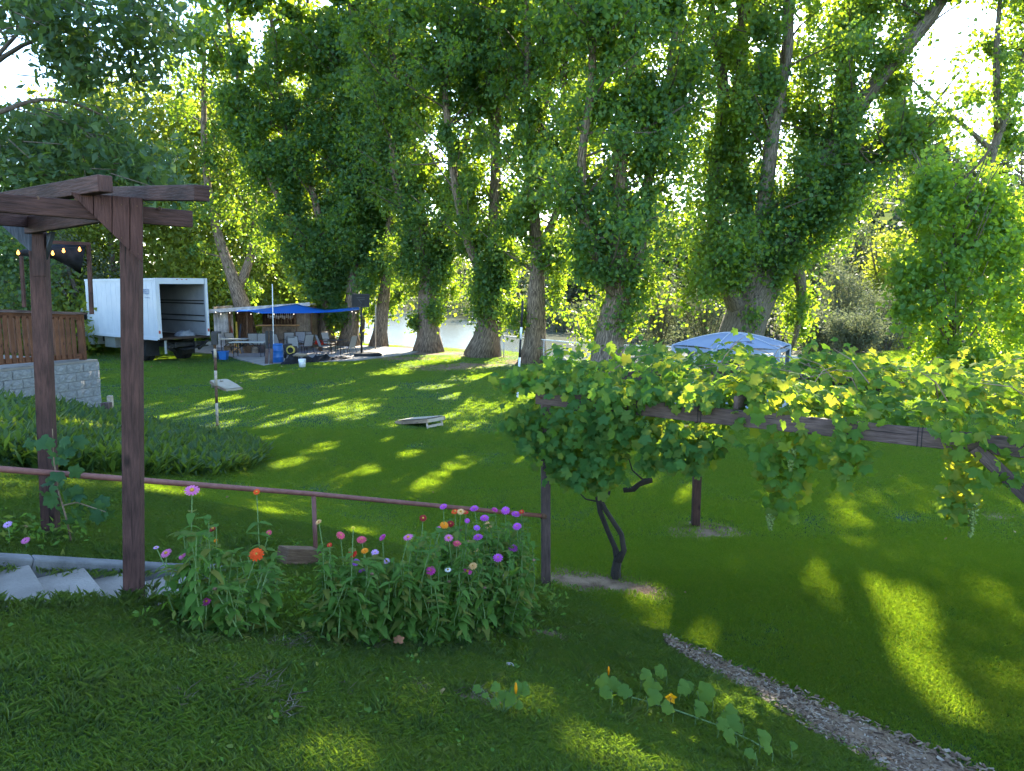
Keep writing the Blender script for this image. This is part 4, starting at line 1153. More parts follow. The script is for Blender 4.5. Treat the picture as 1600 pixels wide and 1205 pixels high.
WIL = [("silvery willow shrub just left of the tent, above the fence", 1030, 44, 4.3, 1.9, 6000), ("pale sunlit willow shrub behind the tent's left roof slope", 1105, 43, 3.9, 1.6, 6000), ("low willow shrub beside the forked trunk at the waterline", 985, 62, 2.2, 2.0, 3500), ("grey willow shrub between tent and poplar, tallest of its thicket", 1320, 46, 4.8, 2.1, 7000),
       ("grey willow shrub low in the thicket right of the tent", 1275, 43, 2.6, 1.8, 5000), ("grey willow shrub touching the poplar's left side", 1385, 44, 3.6, 1.9, 6000), ("pale willow shrub at the right edge beyond the poplar", 1590, 40, 4.2, 2.2, 6000), ("low grey willow in front of the thicket by the fence", 1340, 40, 1.9, 1.8, 5000)]
for k, (lab, px, D, zt, rx, n) in enumerate(WIL): willow(lab, px, D, zt, rx, n, 300 + k)
# far-off woodland beyond everything, one mass
def woods():
    n = 26000
    x = RNG.uniform(-230, 190, n); yf = np.interp(x, FX, FY); y = yf + 12 + RNG.uniform(0, 1, n) ** 1.5 * 90
    ctr = RNG.integers(0, 420, n)
    cx = RNG.uniform(-230, 190, 420); cy = np.interp(cx, FX, FY) + 10 + RNG.uniform(0, 1, 420) * 85; cr = RNG.uniform(2.5, 5, 420)
    P_ = RNG.normal(0, .5, (n, 3)) * cr[ctr][:, None]; P_[:, 0] += cx[ctr]; P_[:, 1] += cy[ctr]; P_[:, 2] += hgt(cx[ctr], cy[ctr]) + cr[ctr] * .8
    k = P_[:, 2] > hgt(P_[:, 0], P_[:, 1])
    o = link("far_woods", npmesh("far_woods", leaf_tris(P_[k], 1.15, .9), 3, M_FARLEAF)); tag(o, kind='stuff')
woods()
def brush():
    Ps = []
    for x in np.arange(-60, 45, 2.2):
        y = float(np.interp(x, FX, FY)); k = y / 70
        for _ in range(5):
            c = np.array([x + random.gauss(0, 1.0), y + random.uniform(-.5, 5), 0]); c[2] = max(-1.2, h1(c[0], c[1])) + random.uniform(.2, 1.6 + .5 * k)
            Ps.append(RNG.normal(0, 1, (60, 3)) * np.array([1.0, .8, .6]) * .8 * k ** .5 + c)
    P_ = np.vstack(Ps)
    o = link("waterside_brush", npmesh("waterside_brush", leaf_tris(P_, .46, .7), 3, M_FARLEAF)); tag(o, kind='stuff')
brush()
# riverside shrubs under the left trees, one mass of undergrowth
def under():
    Ps = []
    for px, D, zt, r in ((20, 36, 2.6, 3), (70, 38, 3.2, 3), (130, 42, 3.4, 3), (180, 44, 3.2, 3), (250, 47, 3.4, 3.5), (310, 50, 3.6, 3.5), (350, 50, 3.0, 3.0), (420, 54, 3.6, 3.5), (480, 57, 3.2, 3), (-40, 38, 3.4, 4), (300, 64, 9, 6), (180, 60, 8, 6), (420, 72, 9, 6), (60, 58, 8, 6)):
        b = at(px, 500, D)
        for _ in range(16):
            c = np.array([b.x + random.gauss(0, r * .6), D + random.gauss(0, r * .4), random.uniform(.2, zt)])
            c[2] += max(-.3, h1(c[0], c[1]))
            Ps.append(RNG.normal(0, 1, (170, 3)) * r * .2 + c)
    P_ = np.vstack(Ps)
    o = link("undergrowth", npmesh("undergrowth", leaf_tris(P_, .26, .8), 3, M_BGLEAF)); tag(o, kind='stuff')
under()
# the tree whose branches hang into the top left corner
def overhang():
    rng = random.Random(41)
    base = Vector((-10.5, 9.5, h1(-10.5, 9.5)))
    t = Tree("overhanging_tree", "broad leaved tree whose dark branches hang into the top left corner", base, M_TWIG, M_DARKLEAF)
    trunk, _ = t.limb([base - Vector((0, 0, .2)), base + Vector((.2, .1, 2.5)), base + Vector((1.0, .2, 5.0)), base + Vector((2.2, .4, 8))], .24, .1, 10, .04, seed=41)
    tips = [[(-60, 150), (10, 78), (60, 60), (130, 40), (200, 45)], [(-60, 150), (0, 82), (40, 40), (90, -20)], [(-60, 200), (10, 172), (60, 150), (120, 160), (180, 190)], [(-60, 240), (20, 230), (110, 235), (180, 250)],
            [(-60, 30), (60, 5), (160, 5), (260, 10)], [(-60, 285), (40, 270), (130, 275)]]
    for q, tp in enumerate(tips):
        D = rng.uniform(8.6, 10.2)
        pts = [trunk[int(len(trunk) * (.35 + .1 * q))]] + [at(px, py, D + .25 * i) for i, (px, py) in enumerate(tp)]
        l, _ = t.limb(pts, .055, .012, 6, .03, name="limb", seed=50 + q)
    def fill(x0, y0, x1, y1, n, D0, D1):
        for _ in range(n):
            px, py = rng.uniform(x0, x1), rng.uniform(y0, y1)
            c = at(px, py, rng.uniform(D0, D1))
            t.clump(c, rng.uniform(.18, .34), 62, .125, .8)
            t.twigs.tube([c, c + Vector((rng.gauss(-.35, .2), rng.gauss(0, .2), rng.gauss(.15, .15)))], [.004, .008], 4, False)
    fill(60, -60, 290, 70, 46, 8.6, 10.6); fill(70, 60, 210, 130, 14, 9, 10.4); fill(-20, -40, 90, 40, 12, 8.6, 10); fill(180, 60, 260, 140, 6, 9, 10)
    fill(-30, 175, 200, 300, 62, 9, 11); fill(180, 230, 270, 300, 16, 9, 10.6); fill(-30, 290, 150, 330, 12, 9.5, 11)
    # crown outside the picture
    for _ in range(70):
        c = base + Vector((rng.gauss(.5, 2.2), rng.gauss(0, 2), rng.uniform(4.5, 10)))
        p = c - Vector((0, 0, CAMZ))
        t.clump(c, .5, 60, .14)
    t.done(.45)
overhang()

# ------------------------------------------------------------------ deck, wall, railing
def deck():
    # front wall line from left (beyond frame) to the corner
    Yl, Yr = 15.0, 17.6
    A0, B0 = at(-30, 640, Yl), at(158, 645, Yr)
    dirw = Vector((B0.x - A0.x, B0.y - A0.y, 0)); Lw = dirw.length; dirw.normalize(); nrm = Vector((dirw.y, -dirw.x, 0))
    A0 = Vector((B0.x, B0.y, 0)) - dirw * 6.5; B0 = Vector((B0.x, B0.y, 0)); Lw = 6.5
    ztop = 1.66
    wall = thing("retaining_wall", "grey split-face block retaining wall under the wooden deck", "wall", B0)
    core = MB(); back = Vector((-nrm.x, -nrm.y, 0))
    core.prism([A0 + Vector((0, 0, -.5)) + back * .08, B0 + Vector((0, 0, -.5)) + back * .08 - dirw * .03, B0 + back * 6 + Vector((0, 0, -.5)) - dirw * .03, A0 + back * 6 + Vector((0, 0, -.5))], (0, 0, ztop + .42))
    core.build("core", M_MORTAR, wall)
    R = Matrix((dirw, -nrm, Vector((0, 0, 1)))).transposed()
    rng = random.Random(3)
    proto = []
    for k in range(4):
        mb = MB(); n = 5
        # rough faced block, unit size 1x1x1 then scaled; front face dimpled
        g = [[(-.5 + i / (n - 1), -.5 + (rng.uniform(-.10, .06) if 0 < i < n - 1 and 0 < j < 2 else .0) - .02 * (0 < i < n - 1), -.5 + j / 2) for i in range(n)] for j in range(3)]
        b = len(mb.v)
        for row in g: mb.v.extend(row)
        for j in range(2):
            for i in range(n - 1): mb.face((b + j * n + i, b + j * n + i + 1, b + (j + 1) * n + i + 1, b + (j + 1) * n + i))
        mb.box((0, .1, 0), (1, .8, 1))
        proto.append(mb.mesh("block", M_BLOCK))
    hcourse = .2
    nrow = 8
    for rr in range(nrow):
        z = ztop - hcourse * (rr + .5)
        x = -(.22 if rr % 2 else 0.0) - .0
        xe = 0.0
        pos = Lw
        first = True
        while pos > .2:
            w = .21 if (first and rr % 2) else .42
            first = False
            c = A0 + dirw * (pos - w / 2) + Vector((0, 0, z)) + nrm * rng.uniform(.0, .02)
            M = Matrix.Translation(c + back * .06) @ R.to_4x4() @ Matrix.Diagonal((w - .010, .2, hcourse - .010, 1))
            link("block", rng.choice(proto), wall, M)
            pos -= w
        # return wall going back at the corner
        pos = .12
        while pos < 2.6:
            c = B0 + back * (pos + .2) + Vector((0, 0, z)) + dirw * (-.06)
            M = Matrix.Translation(c) @ (R @ Matrix.Rotation(pi / 2, 3, 'Z')).to_4x4() @ Matrix.Diagonal((.41, .2, hcourse - .008, 1))
            link("block", rng.choice(proto), wall, M); pos += .42
    mb = MB()
    mb.prism([A0 + nrm * .02 + Vector((0, 0, ztop)), B0 + nrm * .02 + Vector((0, 0, ztop)), B0 + back * 6 + Vector((0, 0, ztop)), A0 + back * 6 + Vector((0, 0, ztop))], (0, 0, .05))
    mb.build("cap_slab", M_CONC, wall)
    # deck floor and railing
    dk = thing("wooden_deck_railing", "orange brown slatted deck railing on top of the block wall", "railing", B0 + Vector((0, 0, ztop + .05)))
    off = back * .25
    zl, zr = 1.88, 1.80       # bottom rail heights at left, right
    tl_, tr_ = 3.02, 2.82
    def pt(a, z): return A0 + dirw * a + off + Vector((0, 0, z))
    Lr = Lw - .12
    f = lambda a, l, r_: l + (r_ - l) * a / Lr
    l0, l1, r0_, r1_ = 1.98, 1.86, 3.20, 2.80
    mb = MB(); mb.beam(pt(0, r0_ - .09), pt(Lr, r1_ - .09), .04, .12); mb.build("upper_rail", M_DECKWOOD, dk)
    mb = MB(); mb.beam(pt(0, r0_), pt(Lr + .08, r1_), .20, .045); mb.build("top_cap", M_GREYRED, dk)
    mb = MB(); mb.beam(pt(0, l0 - .06), pt(Lr, l1 - .06), .05, .12); mb.build("lower_rail", M_DECKWOOD, dk)
    a = .1
    sl_ = []
    for k in range(3):
        mb = MB(); mb.box((0, 0, 0), (.086, .024, 1)); sl_.append(mb.mesh("slat", M_DECKWOOD))
    while a < Lr - .15:
        zb, zt = f(a, l0, l1) - .1, f(a, r0_, r1_) - .1
        gp = .165 if a < 3.9 else .145
        c = pt(a, (zb + zt) / 2) + nrm * (.036 + rng.uniform(0, .025))
        link("slat", rng.choice(sl_), dk, Matrix.Translation(c) @ (Matrix((dirw, -nrm, Vector((0, 0, 1)))).transposed() @ Matrix.Rotation(rng.gauss(0, .012), 3, 'Y')).to_4x4() @ Matrix.Diagonal((1, 1, zt - zb, 1)))
        a += gp
    for aa, wd in ((Lr - .05, .13), (2.4, .1), (0, .1)):
        mb = MB(); mb.beam(pt(aa, ztop), pt(aa, f(aa, r0_, r1_) - .03), wd, .1); mb.build("rail_post", M_DECKWOOD, dk)
    # railing running back from the corner, same deck
    mb = MB(); q = pt(Lr, 0); mb.beam(q + Vector((0, 0, r1_ - .012)), q + back * 3 + Vector((0, 0, r1_ - .012)), .14, .04); mb.build("side_cap", M_GREYRED, dk)
    for k in range(16):
        link("slat", sl_[k % 3], dk, Matrix.Translation(q + back * (.3 + k * .17) + Vector((0, 0, (l1 + r1_) / 2 - .06))) @ (Matrix((back, dirw, Vector((0, 0, 1)))).transposed()).to_4x4() @ Matrix.Diagonal((1, 1, r1_ - l1 + .02, 1)))
    # shade frame: slim post, header, rolled black cloth, string of warm bulbs
    fr = thing("shade_post", "slim dark post with a header beam standing on the deck corner", "post", pt(Lr, r1_))
    top = at(138, 380, pt(Lr, 0).y); bot = pt(Lr - .03, r1_ - .02); bot = Vector((at(143, 486, bot.y).x, bot.y, bot.z))
    mb = MB(); mb.beam(bot, top, .075, .075); mb.build("post", M_REDWOOD, fr)
    mb = MB(); mb.beam(top + Vector((.04, 0, -.02)), at(30, 376, top.y - 1.0), .06, .075); mb.build("header", M_REDWOOD, fr)
    p2 = at(38, 480, top.y + 1.2); mb = MB(); mb.beam(p2, at(33, 400, top.y + 1.2), .07, .07); mb.build("post", M_REDWOOD, fr)
    mb = MB()
    up_, lo_ = [], []
    prof_t = [(30, 392), (60, 386), (84, 383), (110, 382), (134, 383)]
    prof_b = [(30, 399), (60, 402), (84, 404), (108, 416), (126, 428)]
    n = len(prof_t)
    grid = []
    for i in range(n):
        rowp = []
        for j in range(5):
            t_ = j / 4
            px = prof_t[i][0] * (1 - t_) + prof_b[i][0] * t_; py = prof_t[i][1] * (1 - t_) + prof_b[i][1] * t_
            rowp.append(at(px, py, top.y - .75 * (134 - prof_t[i][0]) / 100 - .18 * sin(pi * t_)))
        grid.append(rowp)
    b = len(mb.v)
    for rowp in grid: mb.v.extend(tuple(p) for p in rowp)
    for i in range(n - 1):
        for j in range(4): mb.face((b + i * 5 + j, b + (i + 1) * 5 + j, b + (i + 1) * 5 + j + 1, b + i * 5 + j + 1))
    o = mb.build("shade_cloth", M_BLACKCLOTH, smooth=True); so = o.modifiers.new("thick", 'SOLIDIFY'); so.thickness = .012
    tag(o, "black shade cloth gathered up under the deck's header beam", "cloth")
    sg = thing("string_lights", "warm glowing bulbs strung along the deck's header beam", "string lights", pt(Lr - .5, 3.0))
    pb_ = [(28, 397), (82, 398), (99, 394), (124, 392)]
    q = [at(px, py - 6, top.y - .95 * (134 - px) / 100 - .25) for px, py in pb_] + [at(136, 384, top.y)]
    mb = MB(); mb.tube(q, .008, 5); mb.build("cable", M_BLACK, sg)
    for (px, py), qq in zip(pb_, q):
        mb = MB(); mb.lathe(qq + Vector((0, 0, -.05)), [(.0, -.055), (.028, -.035), (.03, -.005), (.014, .03), (.012, .05)], 8); mb.build("bulb", M_BULB, sg, smooth=True)
    # two cut stubs of post by the corner
    for k, (px, py0, py1, w, lab) in enumerate(((166, 629, 655, .1, "squat cut-off wooden stub at the foot of the block wall corner"), (169, 619, 632, .06, "thin pale stub sticking up behind the squat one by the wall corner"))):
        b0 = ong(px + (1 if k else 0), 655); mb = MB(); t0 = at(px, py0 if k == 0 else py1 - 13, b0.y + .05 * k)
        bb = Vector((t0.x, b0.y + .12 * k, b0.z - .05)); mb.beam(bb, Vector((t0.x, b0.y + .12 * k, t0.z)), w * 1.7, w * 1.7)
        tag(mb.build("post_stub", M_GREYRED if k == 0 else M_POLEPALE, bevel=.01), lab, "stub", "cut-off stubs by the deck wall")
deck()

# bed of dark strap-leaved plants in front of the wall
def hedge():
    rng = np.random.default_rng(21)
    front = [(0, 725), (60, 742), (130, 742), (230, 747), (320, 748), (390, 738), (408, 715)]
    backl = [(-20, 640), (60, 648), (110, 655), (170, 662), (230, 672), (330, 684), (400, 706)]
    f3 = np.array([tuple(ong(*p)) for p in front]); b3 = np.array([tuple(ong(*p)) for p in backl])
    n = 1500
    t = rng.uniform(0, 5.999, n); i = t.astype(int); w = (t - i)[:, None]
    a = f3[i] * (1 - w) + f3[i + 1] * w; b = b3[i] * (1 - w) + b3[i + 1] * w
    q = rng.uniform(0, 1, n)[:, None]
    C = a * (1 - q) + b * q
    C[:, 2] = hgt(C[:, 0], C[:, 1])
    hh = .34 * (1 - .35 * (t / 6)) + .1
    per = 24
    C = np.repeat(C, per, 0); H_ = np.repeat(hh, per) * rng.uniform(.5, 1.25, n * per); N = n * per
    an = rng.uniform(0, 2 * pi, N); d = np.stack([np.cos(an), np.sin(an), np.zeros(N)], 1); sd = np.stack([-np.sin(an), np.cos(an), np.zeros(N)], 1)
    P0 = C + np.stack([rng.normal(0, .05, N), rng.normal(0, .05, N), H_ * rng.uniform(0, .55, N)], 1)
    L_ = rng.uniform(.16, .30, N)[:, None]; W_ = L_ * .12
    up = np.array([[0, 0, 1.]])
    tilt = rng.uniform(.25, 1.1, N)[:, None]
    ax = up * np.cos(tilt) + d * np.sin(tilt)
    V = np.empty((N, 4, 3))
    V[:, 0] = P0; V[:, 1] = P0 + ax * L_ * .5 + sd * W_; V[:, 2] = P0 + ax * L_ - up * L_ * .12; V[:, 3] = P0 + ax * L_ * .5 - sd * W_
    o = link("strap_leaf_plants", npmesh("strap_leaf_plants", V.reshape(-1, 3), 4, M_HEDGE)); tag(o, kind='stuff')
hedge()

# ------------------------------------------------------------------ box truck
def truck():
    rc = Vector((-15.75, 33.0, 0)); fwd = Vector((-5.5, 4.3, 0)).normalized(); rgt = Vector((fwd.y, -fwd.x, 0)) * 1.0
    # width runs from the left rear corner to the right rear corner (+ rgt)
    Wd, Ln, zb, zt = 2.45, 7.0, 1.12, 3.82
    X = lambda x, y, z: rc + fwd * x + rgt * y + Vector((0, 0, z))
    R = Matrix((fwd, rgt, Vector((0, 0, 1)))).transposed()
    t = thing("box_truck", "white box truck parked on the lawn with its rear end wide open", "truck", X(3, 1.2, 0))
    B = lambda mb, x, y, z, sx, sy, sz: mb.box(X(x, y, z), (sx, sy, sz), R)
    box = MB(); th = .05
    B(box, Ln / 2, th / 2, (zb + zt) / 2, Ln, th, zt - zb); B(box, Ln / 2, Wd - th / 2, (zb + zt) / 2, Ln, th, zt - zb)
    B(box, Ln / 2, Wd / 2, zt - .03, Ln - .004, Wd - .11, .06)
    B(box, Ln - .03, Wd / 2, (zb + zt) / 2 - .03, .06, Wd - .11, zt - zb - .07)
    box.build("cargo_box", M_WHITEPAINT, t)
    ln = MB(); B(ln, Ln / 2, th + .012, (zb + zt) / 2, Ln - .3, .02, zt - zb - .2); B(ln, Ln / 2, Wd - th - .012, (zb + zt) / 2, Ln - .3, .02, zt - zb - .2); B(ln, Ln - .09, Wd / 2, (zb + zt) / 2, .04, Wd - .2, zt - zb - .2)
    ln.build("cargo_lining", M_TRUCKIN, t)
    fl = MB(); B(fl, Ln / 2 - .1, Wd / 2, zb + .02, Ln + .1, Wd - .12, .08); fl.build("cargo_floor", M_DARKWALL, t)
    for z in (zb + .72, zb + .98, zb + 1.55, zb + 1.68):
        s_ = MB(); B(s_, Ln / 2, Wd - th - .035, z, Ln - .4, .03, .05); s_.build("cargo_rail", M_DARKMETAL, t)
    fr = MB(); B(fr, -.03, .09, (zb + zt) / 2, .07, .18, zt - zb + .02); B(fr, -.03, Wd - .06, (zb + zt) / 2, .07, .12, zt - zb + .02); B(fr, -.03, Wd / 2, zt - .12, .068, Wd - .3, .26)
    fr.build("rear_frame", M_WHITEPAINT, t)
    sk = MB(); B(sk, Ln / 2, -.012, zb + .02, Ln, .03, .14); B(sk, Ln / 2, -.012, zt - .05, Ln, .03, .10); sk.build("side_rail", M_WHITEPAINT, t)
    rv = MB()
    for k in range(14): B(rv, .25 + k * .5, -.006, (zb + zt) / 2, .04, .014, zt - zb - .3)
    rv.build("side_seams", M_WHITEPAINT, t)
    for k in range(3):
        c = MB(); B(c, -.07, Wd / 2 + (k - 1) * .22, zt - .05, .02, .07, .03); c.build("marker_light", M_REDTHING, t)
    for yy in (.07, Wd - .06):
        c = MB(); B(c, -.07, yy, zb + .32, .02, .08, .14); c.build("tail_light", M_REDTHING, t)
    # chassis
    ch = MB()
    for yy in (.75, 1.7): B(ch, 4.2, yy, .82, 8.6, .09, .24)
    for xx in (.4, 2.2, 4.0, 6.0): B(ch, xx, Wd / 2, .84, .1, 1.0, .16)
    ch.build("chassis", M_DARKMETAL, t)
    # folded lift gate under the tail
    lg = MB(); lg.beam(X(.0, .35, .92), X(.9, 2.3, .62), .12, .08); lg.beam(X(.0, .5, .78), X(.2, 2.25, .86), .16, .14); lg.beam(X(-.1, 1.1, .62), X(.3, 2.35, .72), .5, .05); lg.beam(X(-.1, .4, .75), X(.4, 1.0, .45), .1, .1)
    lg.beam(X(-.15, 1.8, .6), X(.05, 2.4, .98), .1, .1)
    lg.build("lift_gate", M_DARKMETAL, t)
    st_ = MB(); st_.beam(X(-.02, .33, 1.05), X(-.02, .33, .46), .09, .06); st_.build("bumper_step", M_GALV, t)
    # wheels
    for xx, dual in ((1.9, True), (8.2, False)):
        for side in (0, 1):
            yo = .18 if side == 0 else Wd - .18
            for d in ((0, .29) if dual else (0,)):
                y = yo + (d if side == 0 else -d)
                c = X(xx, y, .47); M = Matrix((fwd, Vector((0, 0, 1)), rgt)).transposed()
                w = MB(); w.lathe(c, [(.27, -.12), (.43, -.13), (.47, -.09), (.47, .09), (.43, .13), (.27, .12)], 22, M); wo_ = w.build("wheel", M_BLACK, t, smooth=True)
                rm = MB(); rm.lathe(c, [(.0, -.04), (.12, -.04), (.2, -.1), (.27, -.11), (.27, .11), (.2, .1), (.12, .04), (0, .04)], 16, M); rm.build("rim", M_WHITEPAINT, wo_, smooth=True)
    fp = MB()
    B(fp, 1.28, .36, .66, .02, .62, .74); fp.build("mud_flap", M_BLACK, t)
    fp = MB(); B(fp, 1.28, Wd - .36, .66, .02, .62, .74); fp.build("mud_flap", M_BLACK, t)
    tk = MB(); B(tk, 5.0, .38, .78, 1.1, .5, .5); tk.build("fuel_tank", M_GALV, t)
    # cab
    cb = MB(); z = Vector((0, 0, 1))
    prof = [(Ln + .1, .55), (Ln + .1, 2.35), (Ln + 1.25, 2.35), (Ln + 1.75, 1.55), (Ln + 2.7, 1.35), (Ln + 2.75, .55)]
    cb.prism([X(a, .2, b) for a, b in prof], rgt * (Wd - .4)); cb.build("cab", M_WHITEPAINT, t, bevel=.04)
    for yy in (.192, Wd - .192):
        wd_ = MB(); s_ = -1 if yy < 1 else 1
        wd_.prism([X(a, yy, b) for a, b in ((Ln + .5, 1.6), (Ln + .5, 2.2), (Ln + 1.2, 2.2), (Ln + 1.55, 1.6))], rgt * (.012 * s_)); wd_.build("cab_window", M_DARKMETAL, t)
    ws = MB(); ws.prism([X(Ln + 1.3, .3, 2.28), X(Ln + 1.74, .3, 1.6), X(Ln + 1.74, Wd - .3, 1.6), X(Ln + 1.3, Wd - .3, 2.28)], fwd * .02); ws.build("windscreen", M_DARKMETAL, t)
    for yy in (.4, Wd - .4):
        hl = MB(); hl.lathe(X(Ln + 2.75, yy, .95), [(0, -.03), (.12, -.03), (.12, .03), (0, .05)], 12, Matrix((rgt, Vector((0, 0, 1)), fwd)).transposed()); hl.build("headlight", M_BUCKET, t)
    # lettering on the side
    def text(body, x, z, size, name):
        cu = bpy.data.curves.new(name, 'FONT'); cu.body = body; cu.size = size; cu.extrude = .003; cu.align_x = 'LEFT'
        cu.materials.append(M_TEXT)
        M = Matrix((-fwd, Vector((0, 0, 1)), -rgt)).transposed().to_4x4()
        tmp = bpy.data.objects.new(name, cu); col.objects.link(tmp)
        me = bpy.data.meshes.new_from_object(tmp.evaluated_get(bpy.context.evaluated_depsgraph_get()))
        bpy.data.objects.remove(tmp); cu = me
        return link(name, cu, t, Matrix.Translation(X(x, -.018, z)) @ M @ Matrix.Diagonal((.62, 1, 1, 1)))
    text("E", 1.35, zt - .72, .32, "lettering"); text("FIELD", 1.02, zt - .70, .34, "lettering")
    sc_ = MB()
    for q in range(6): sc_.beam(X(.92 - q * .085, -.02, zt - .86 - .02 * (q % 2)), X(.87 - q * .085, -.02, zt - .82 - .02 * (q % 3)), .006, .022)
    sc_.build("small_script", M_TEXT, t)
    # rumpled blanket inside
    mb = MB(); rng = random.Random(9); n = 9
    for j in range(n):
        for i in range(n):
            u, v = i / (n - 1) * 2 - 1, j / (n - 1) * 2 - 1
            hh = max(0, 1 - u * u) * max(0, 1 - v * v)
            p = X(.55 + v * .3, 1.55 + u * .42, zb + .07 + hh * .2 + (rng.uniform(0, .14) if hh > .05 else 0)); mb.v.append(tuple(p))
    for j in range(n - 1):
        for i in range(n - 1): mb.face((j * n + i, j * n + i + 1, (j + 1) * n + i + 1, (j + 1) * n + i))
    tag(mb.build("moving_blanket", M_BLANKET, smooth=True), "crumpled grey blanket lying inside the truck's open cargo box", "blanket")
truck()

# ------------------------------------------------------------------ bar shack, tarp, things on the patio
YB = 42.0
def bar():
    L0, R0 = at(334, 545, YB), at(487, 545, YB)
    x0, x1 = L0.x, R0.x
    b = thing("bar_shack", "open-fronted wooden bar shack with a pale sheet roof beside the river", "shack", ((x0 + x1) / 2, YB, .05))
    X = lambda px: at(px, 500, YB).x
    Z = lambda py, Y=YB: at(400, py, Y).z
    def board_row(pa, pb, ztop, zbot, Y, mat_, n, name="board"):
        xs = np.linspace(X(pa), X(pb), n + 1)
        for i in range(n):
            mb = MB(); mb.box(((xs[i] + xs[i + 1]) / 2, Y + random.uniform(-.012, .012), (ztop + zbot) / 2 + random.uniform(-.01, .01)), (xs[i + 1] - xs[i] - .012, .025, ztop - zbot)); mb.build(name, mat_, b)
    board_row(334, 357, Z(488), .05, YB, M_WHITEWASH, 9)
    board_row(361, 386, Z(487), .05, YB + .9, M_BROWNWOOD, 6)
    board_row(461, 486, Z(483), .05, YB + .1, M_OLDWOOD, 6)
    board_row(411, 464, Z(510), .05, YB - .25, M_OLDWOOD, 13)
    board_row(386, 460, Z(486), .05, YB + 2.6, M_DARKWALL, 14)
    mb = MB(); mb.box((X(437), YB - .35, Z(508)), (X(466) - X(403), .5, .06)); mb.build("counter", M_ORANGEWOOD, b)
    for px in (358, 386, 461, 486):
        mb = MB(); mb.box((X(px), YB + .03, (Z(484) + .05) / 2), (.1, .1, Z(484) - .05)); mb.build("post", M_BROWNWOOD, b)
    # sloping roof, its thick pale fascia facing the lawn
    zl, zr = Z(487), Z(477)
    th = .07
    mb = MB(); p = [Vector((X(328), YB - .5, zl)), Vector((X(489), YB - .5, zr + .05)), Vector((X(489), YB + 3.2, zr - .02)), Vector((X(328), YB + 3.2, zl - .04))]
    mb.prism(p, (0, 0, .06)); mb.build("roof", M_ROOF, b)
    mb = MB(); mb.beam(Vector((X(328), YB - .53, zl + .02)), Vector((X(489), YB - .53, zr + .07)), .04, .2); mb.build("fascia", M_WHITEWASH, b)
    for px in (334, 486):
        mb = MB(); mb.box((X(px), YB + 1.45, 1.2), (.05, 2.8, 2.3)); mb.build("side_wall", M_OLDWOOD, b)
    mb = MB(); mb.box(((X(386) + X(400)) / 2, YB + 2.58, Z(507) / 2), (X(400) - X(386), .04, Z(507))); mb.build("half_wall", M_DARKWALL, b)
    # row of hanging glasses and bottles on the back shelf
    mb = MB(); mb.box((X(438), YB + 2.4, Z(501)), (X(456) - X(418), .18, .04)); mb.build("back_shelf", M_BROWNWOOD, b)
    for k in range(13):
        px = 414 + k * 3.2; q = Vector((X(px), YB + .6, Z(494 + (k % 3))))
        mb = MB(); mb.lathe(q, [(.012, .22), (.014, .08), (.045, .05), (.05, -.12), (.0, -.13)], 7); o = mb.build("hanging_bottle", M_GALV, smooth=True)
        tag(o, "pale bottle hanging neck up in the row over the bar counter", "bottle", "bottles hanging over the bar counter")
    mb = MB(); mb.beam(Vector((X(411), YB + .6, Z(489))), Vector((X(458), YB + .6, Z(487))), .04, .04); mb.build("hanging_rail", M_DARKMETAL, b)
    # string lights under the tarp edge
    s = thing("string_lights", "small pale bulbs strung under the bar's roof edge and blue tarp", "string lights", (X(400), YB - .8, 2.0))
    pp = [(337, 488), (345, 491), (359, 489), (371, 489), (392, 491), (404, 489), (413, 489), (428, 491), (444, 489), (459, 491), (550, 487), (556, 489)]
    q = [at(a, c - 1.5, YB - .9 - max(0, (a - 460) * .01)) for a, c in pp]
    mb = MB(); mb.tube(q, .01, 4); mb.build("cable", M_BLACK, s)
    for k, v in enumerate(q):
        mb = MB(); mb.lathe(v + Vector((0, 0, -.05)), [(0, -.035), (.024, -.015), (.022, .01), (.01, .03)], 6); mb.build("bulb", M_BULBW, s)
    # bright beach things leaning in the left bay
    for k, (a, c, w, m_, lab) in enumerate((((358, 502), (368, 524), .09, M_REDTHING, "long faded red board leaning in the bar's left bay"), ((369, 503), (370, 520), .12, M_YELLOW, "yellow paddle standing in the bar's left bay"), ((376, 506), (372, 523), .10, M_BLUEDARK, "navy blue bundle standing in the bar's left bay"))):
        mb = MB(); p0, p1 = at(*c, YB + .3), at(*a, YB + .6); p0.z = .06
        mb.beam(p0, p1, w, w * .35); tag(mb.build(("red_board", "yellow_paddle", "navy_bundle")[k], m_, bevel=.015), lab, ("board", "paddle", "bundle")[k])
bar()
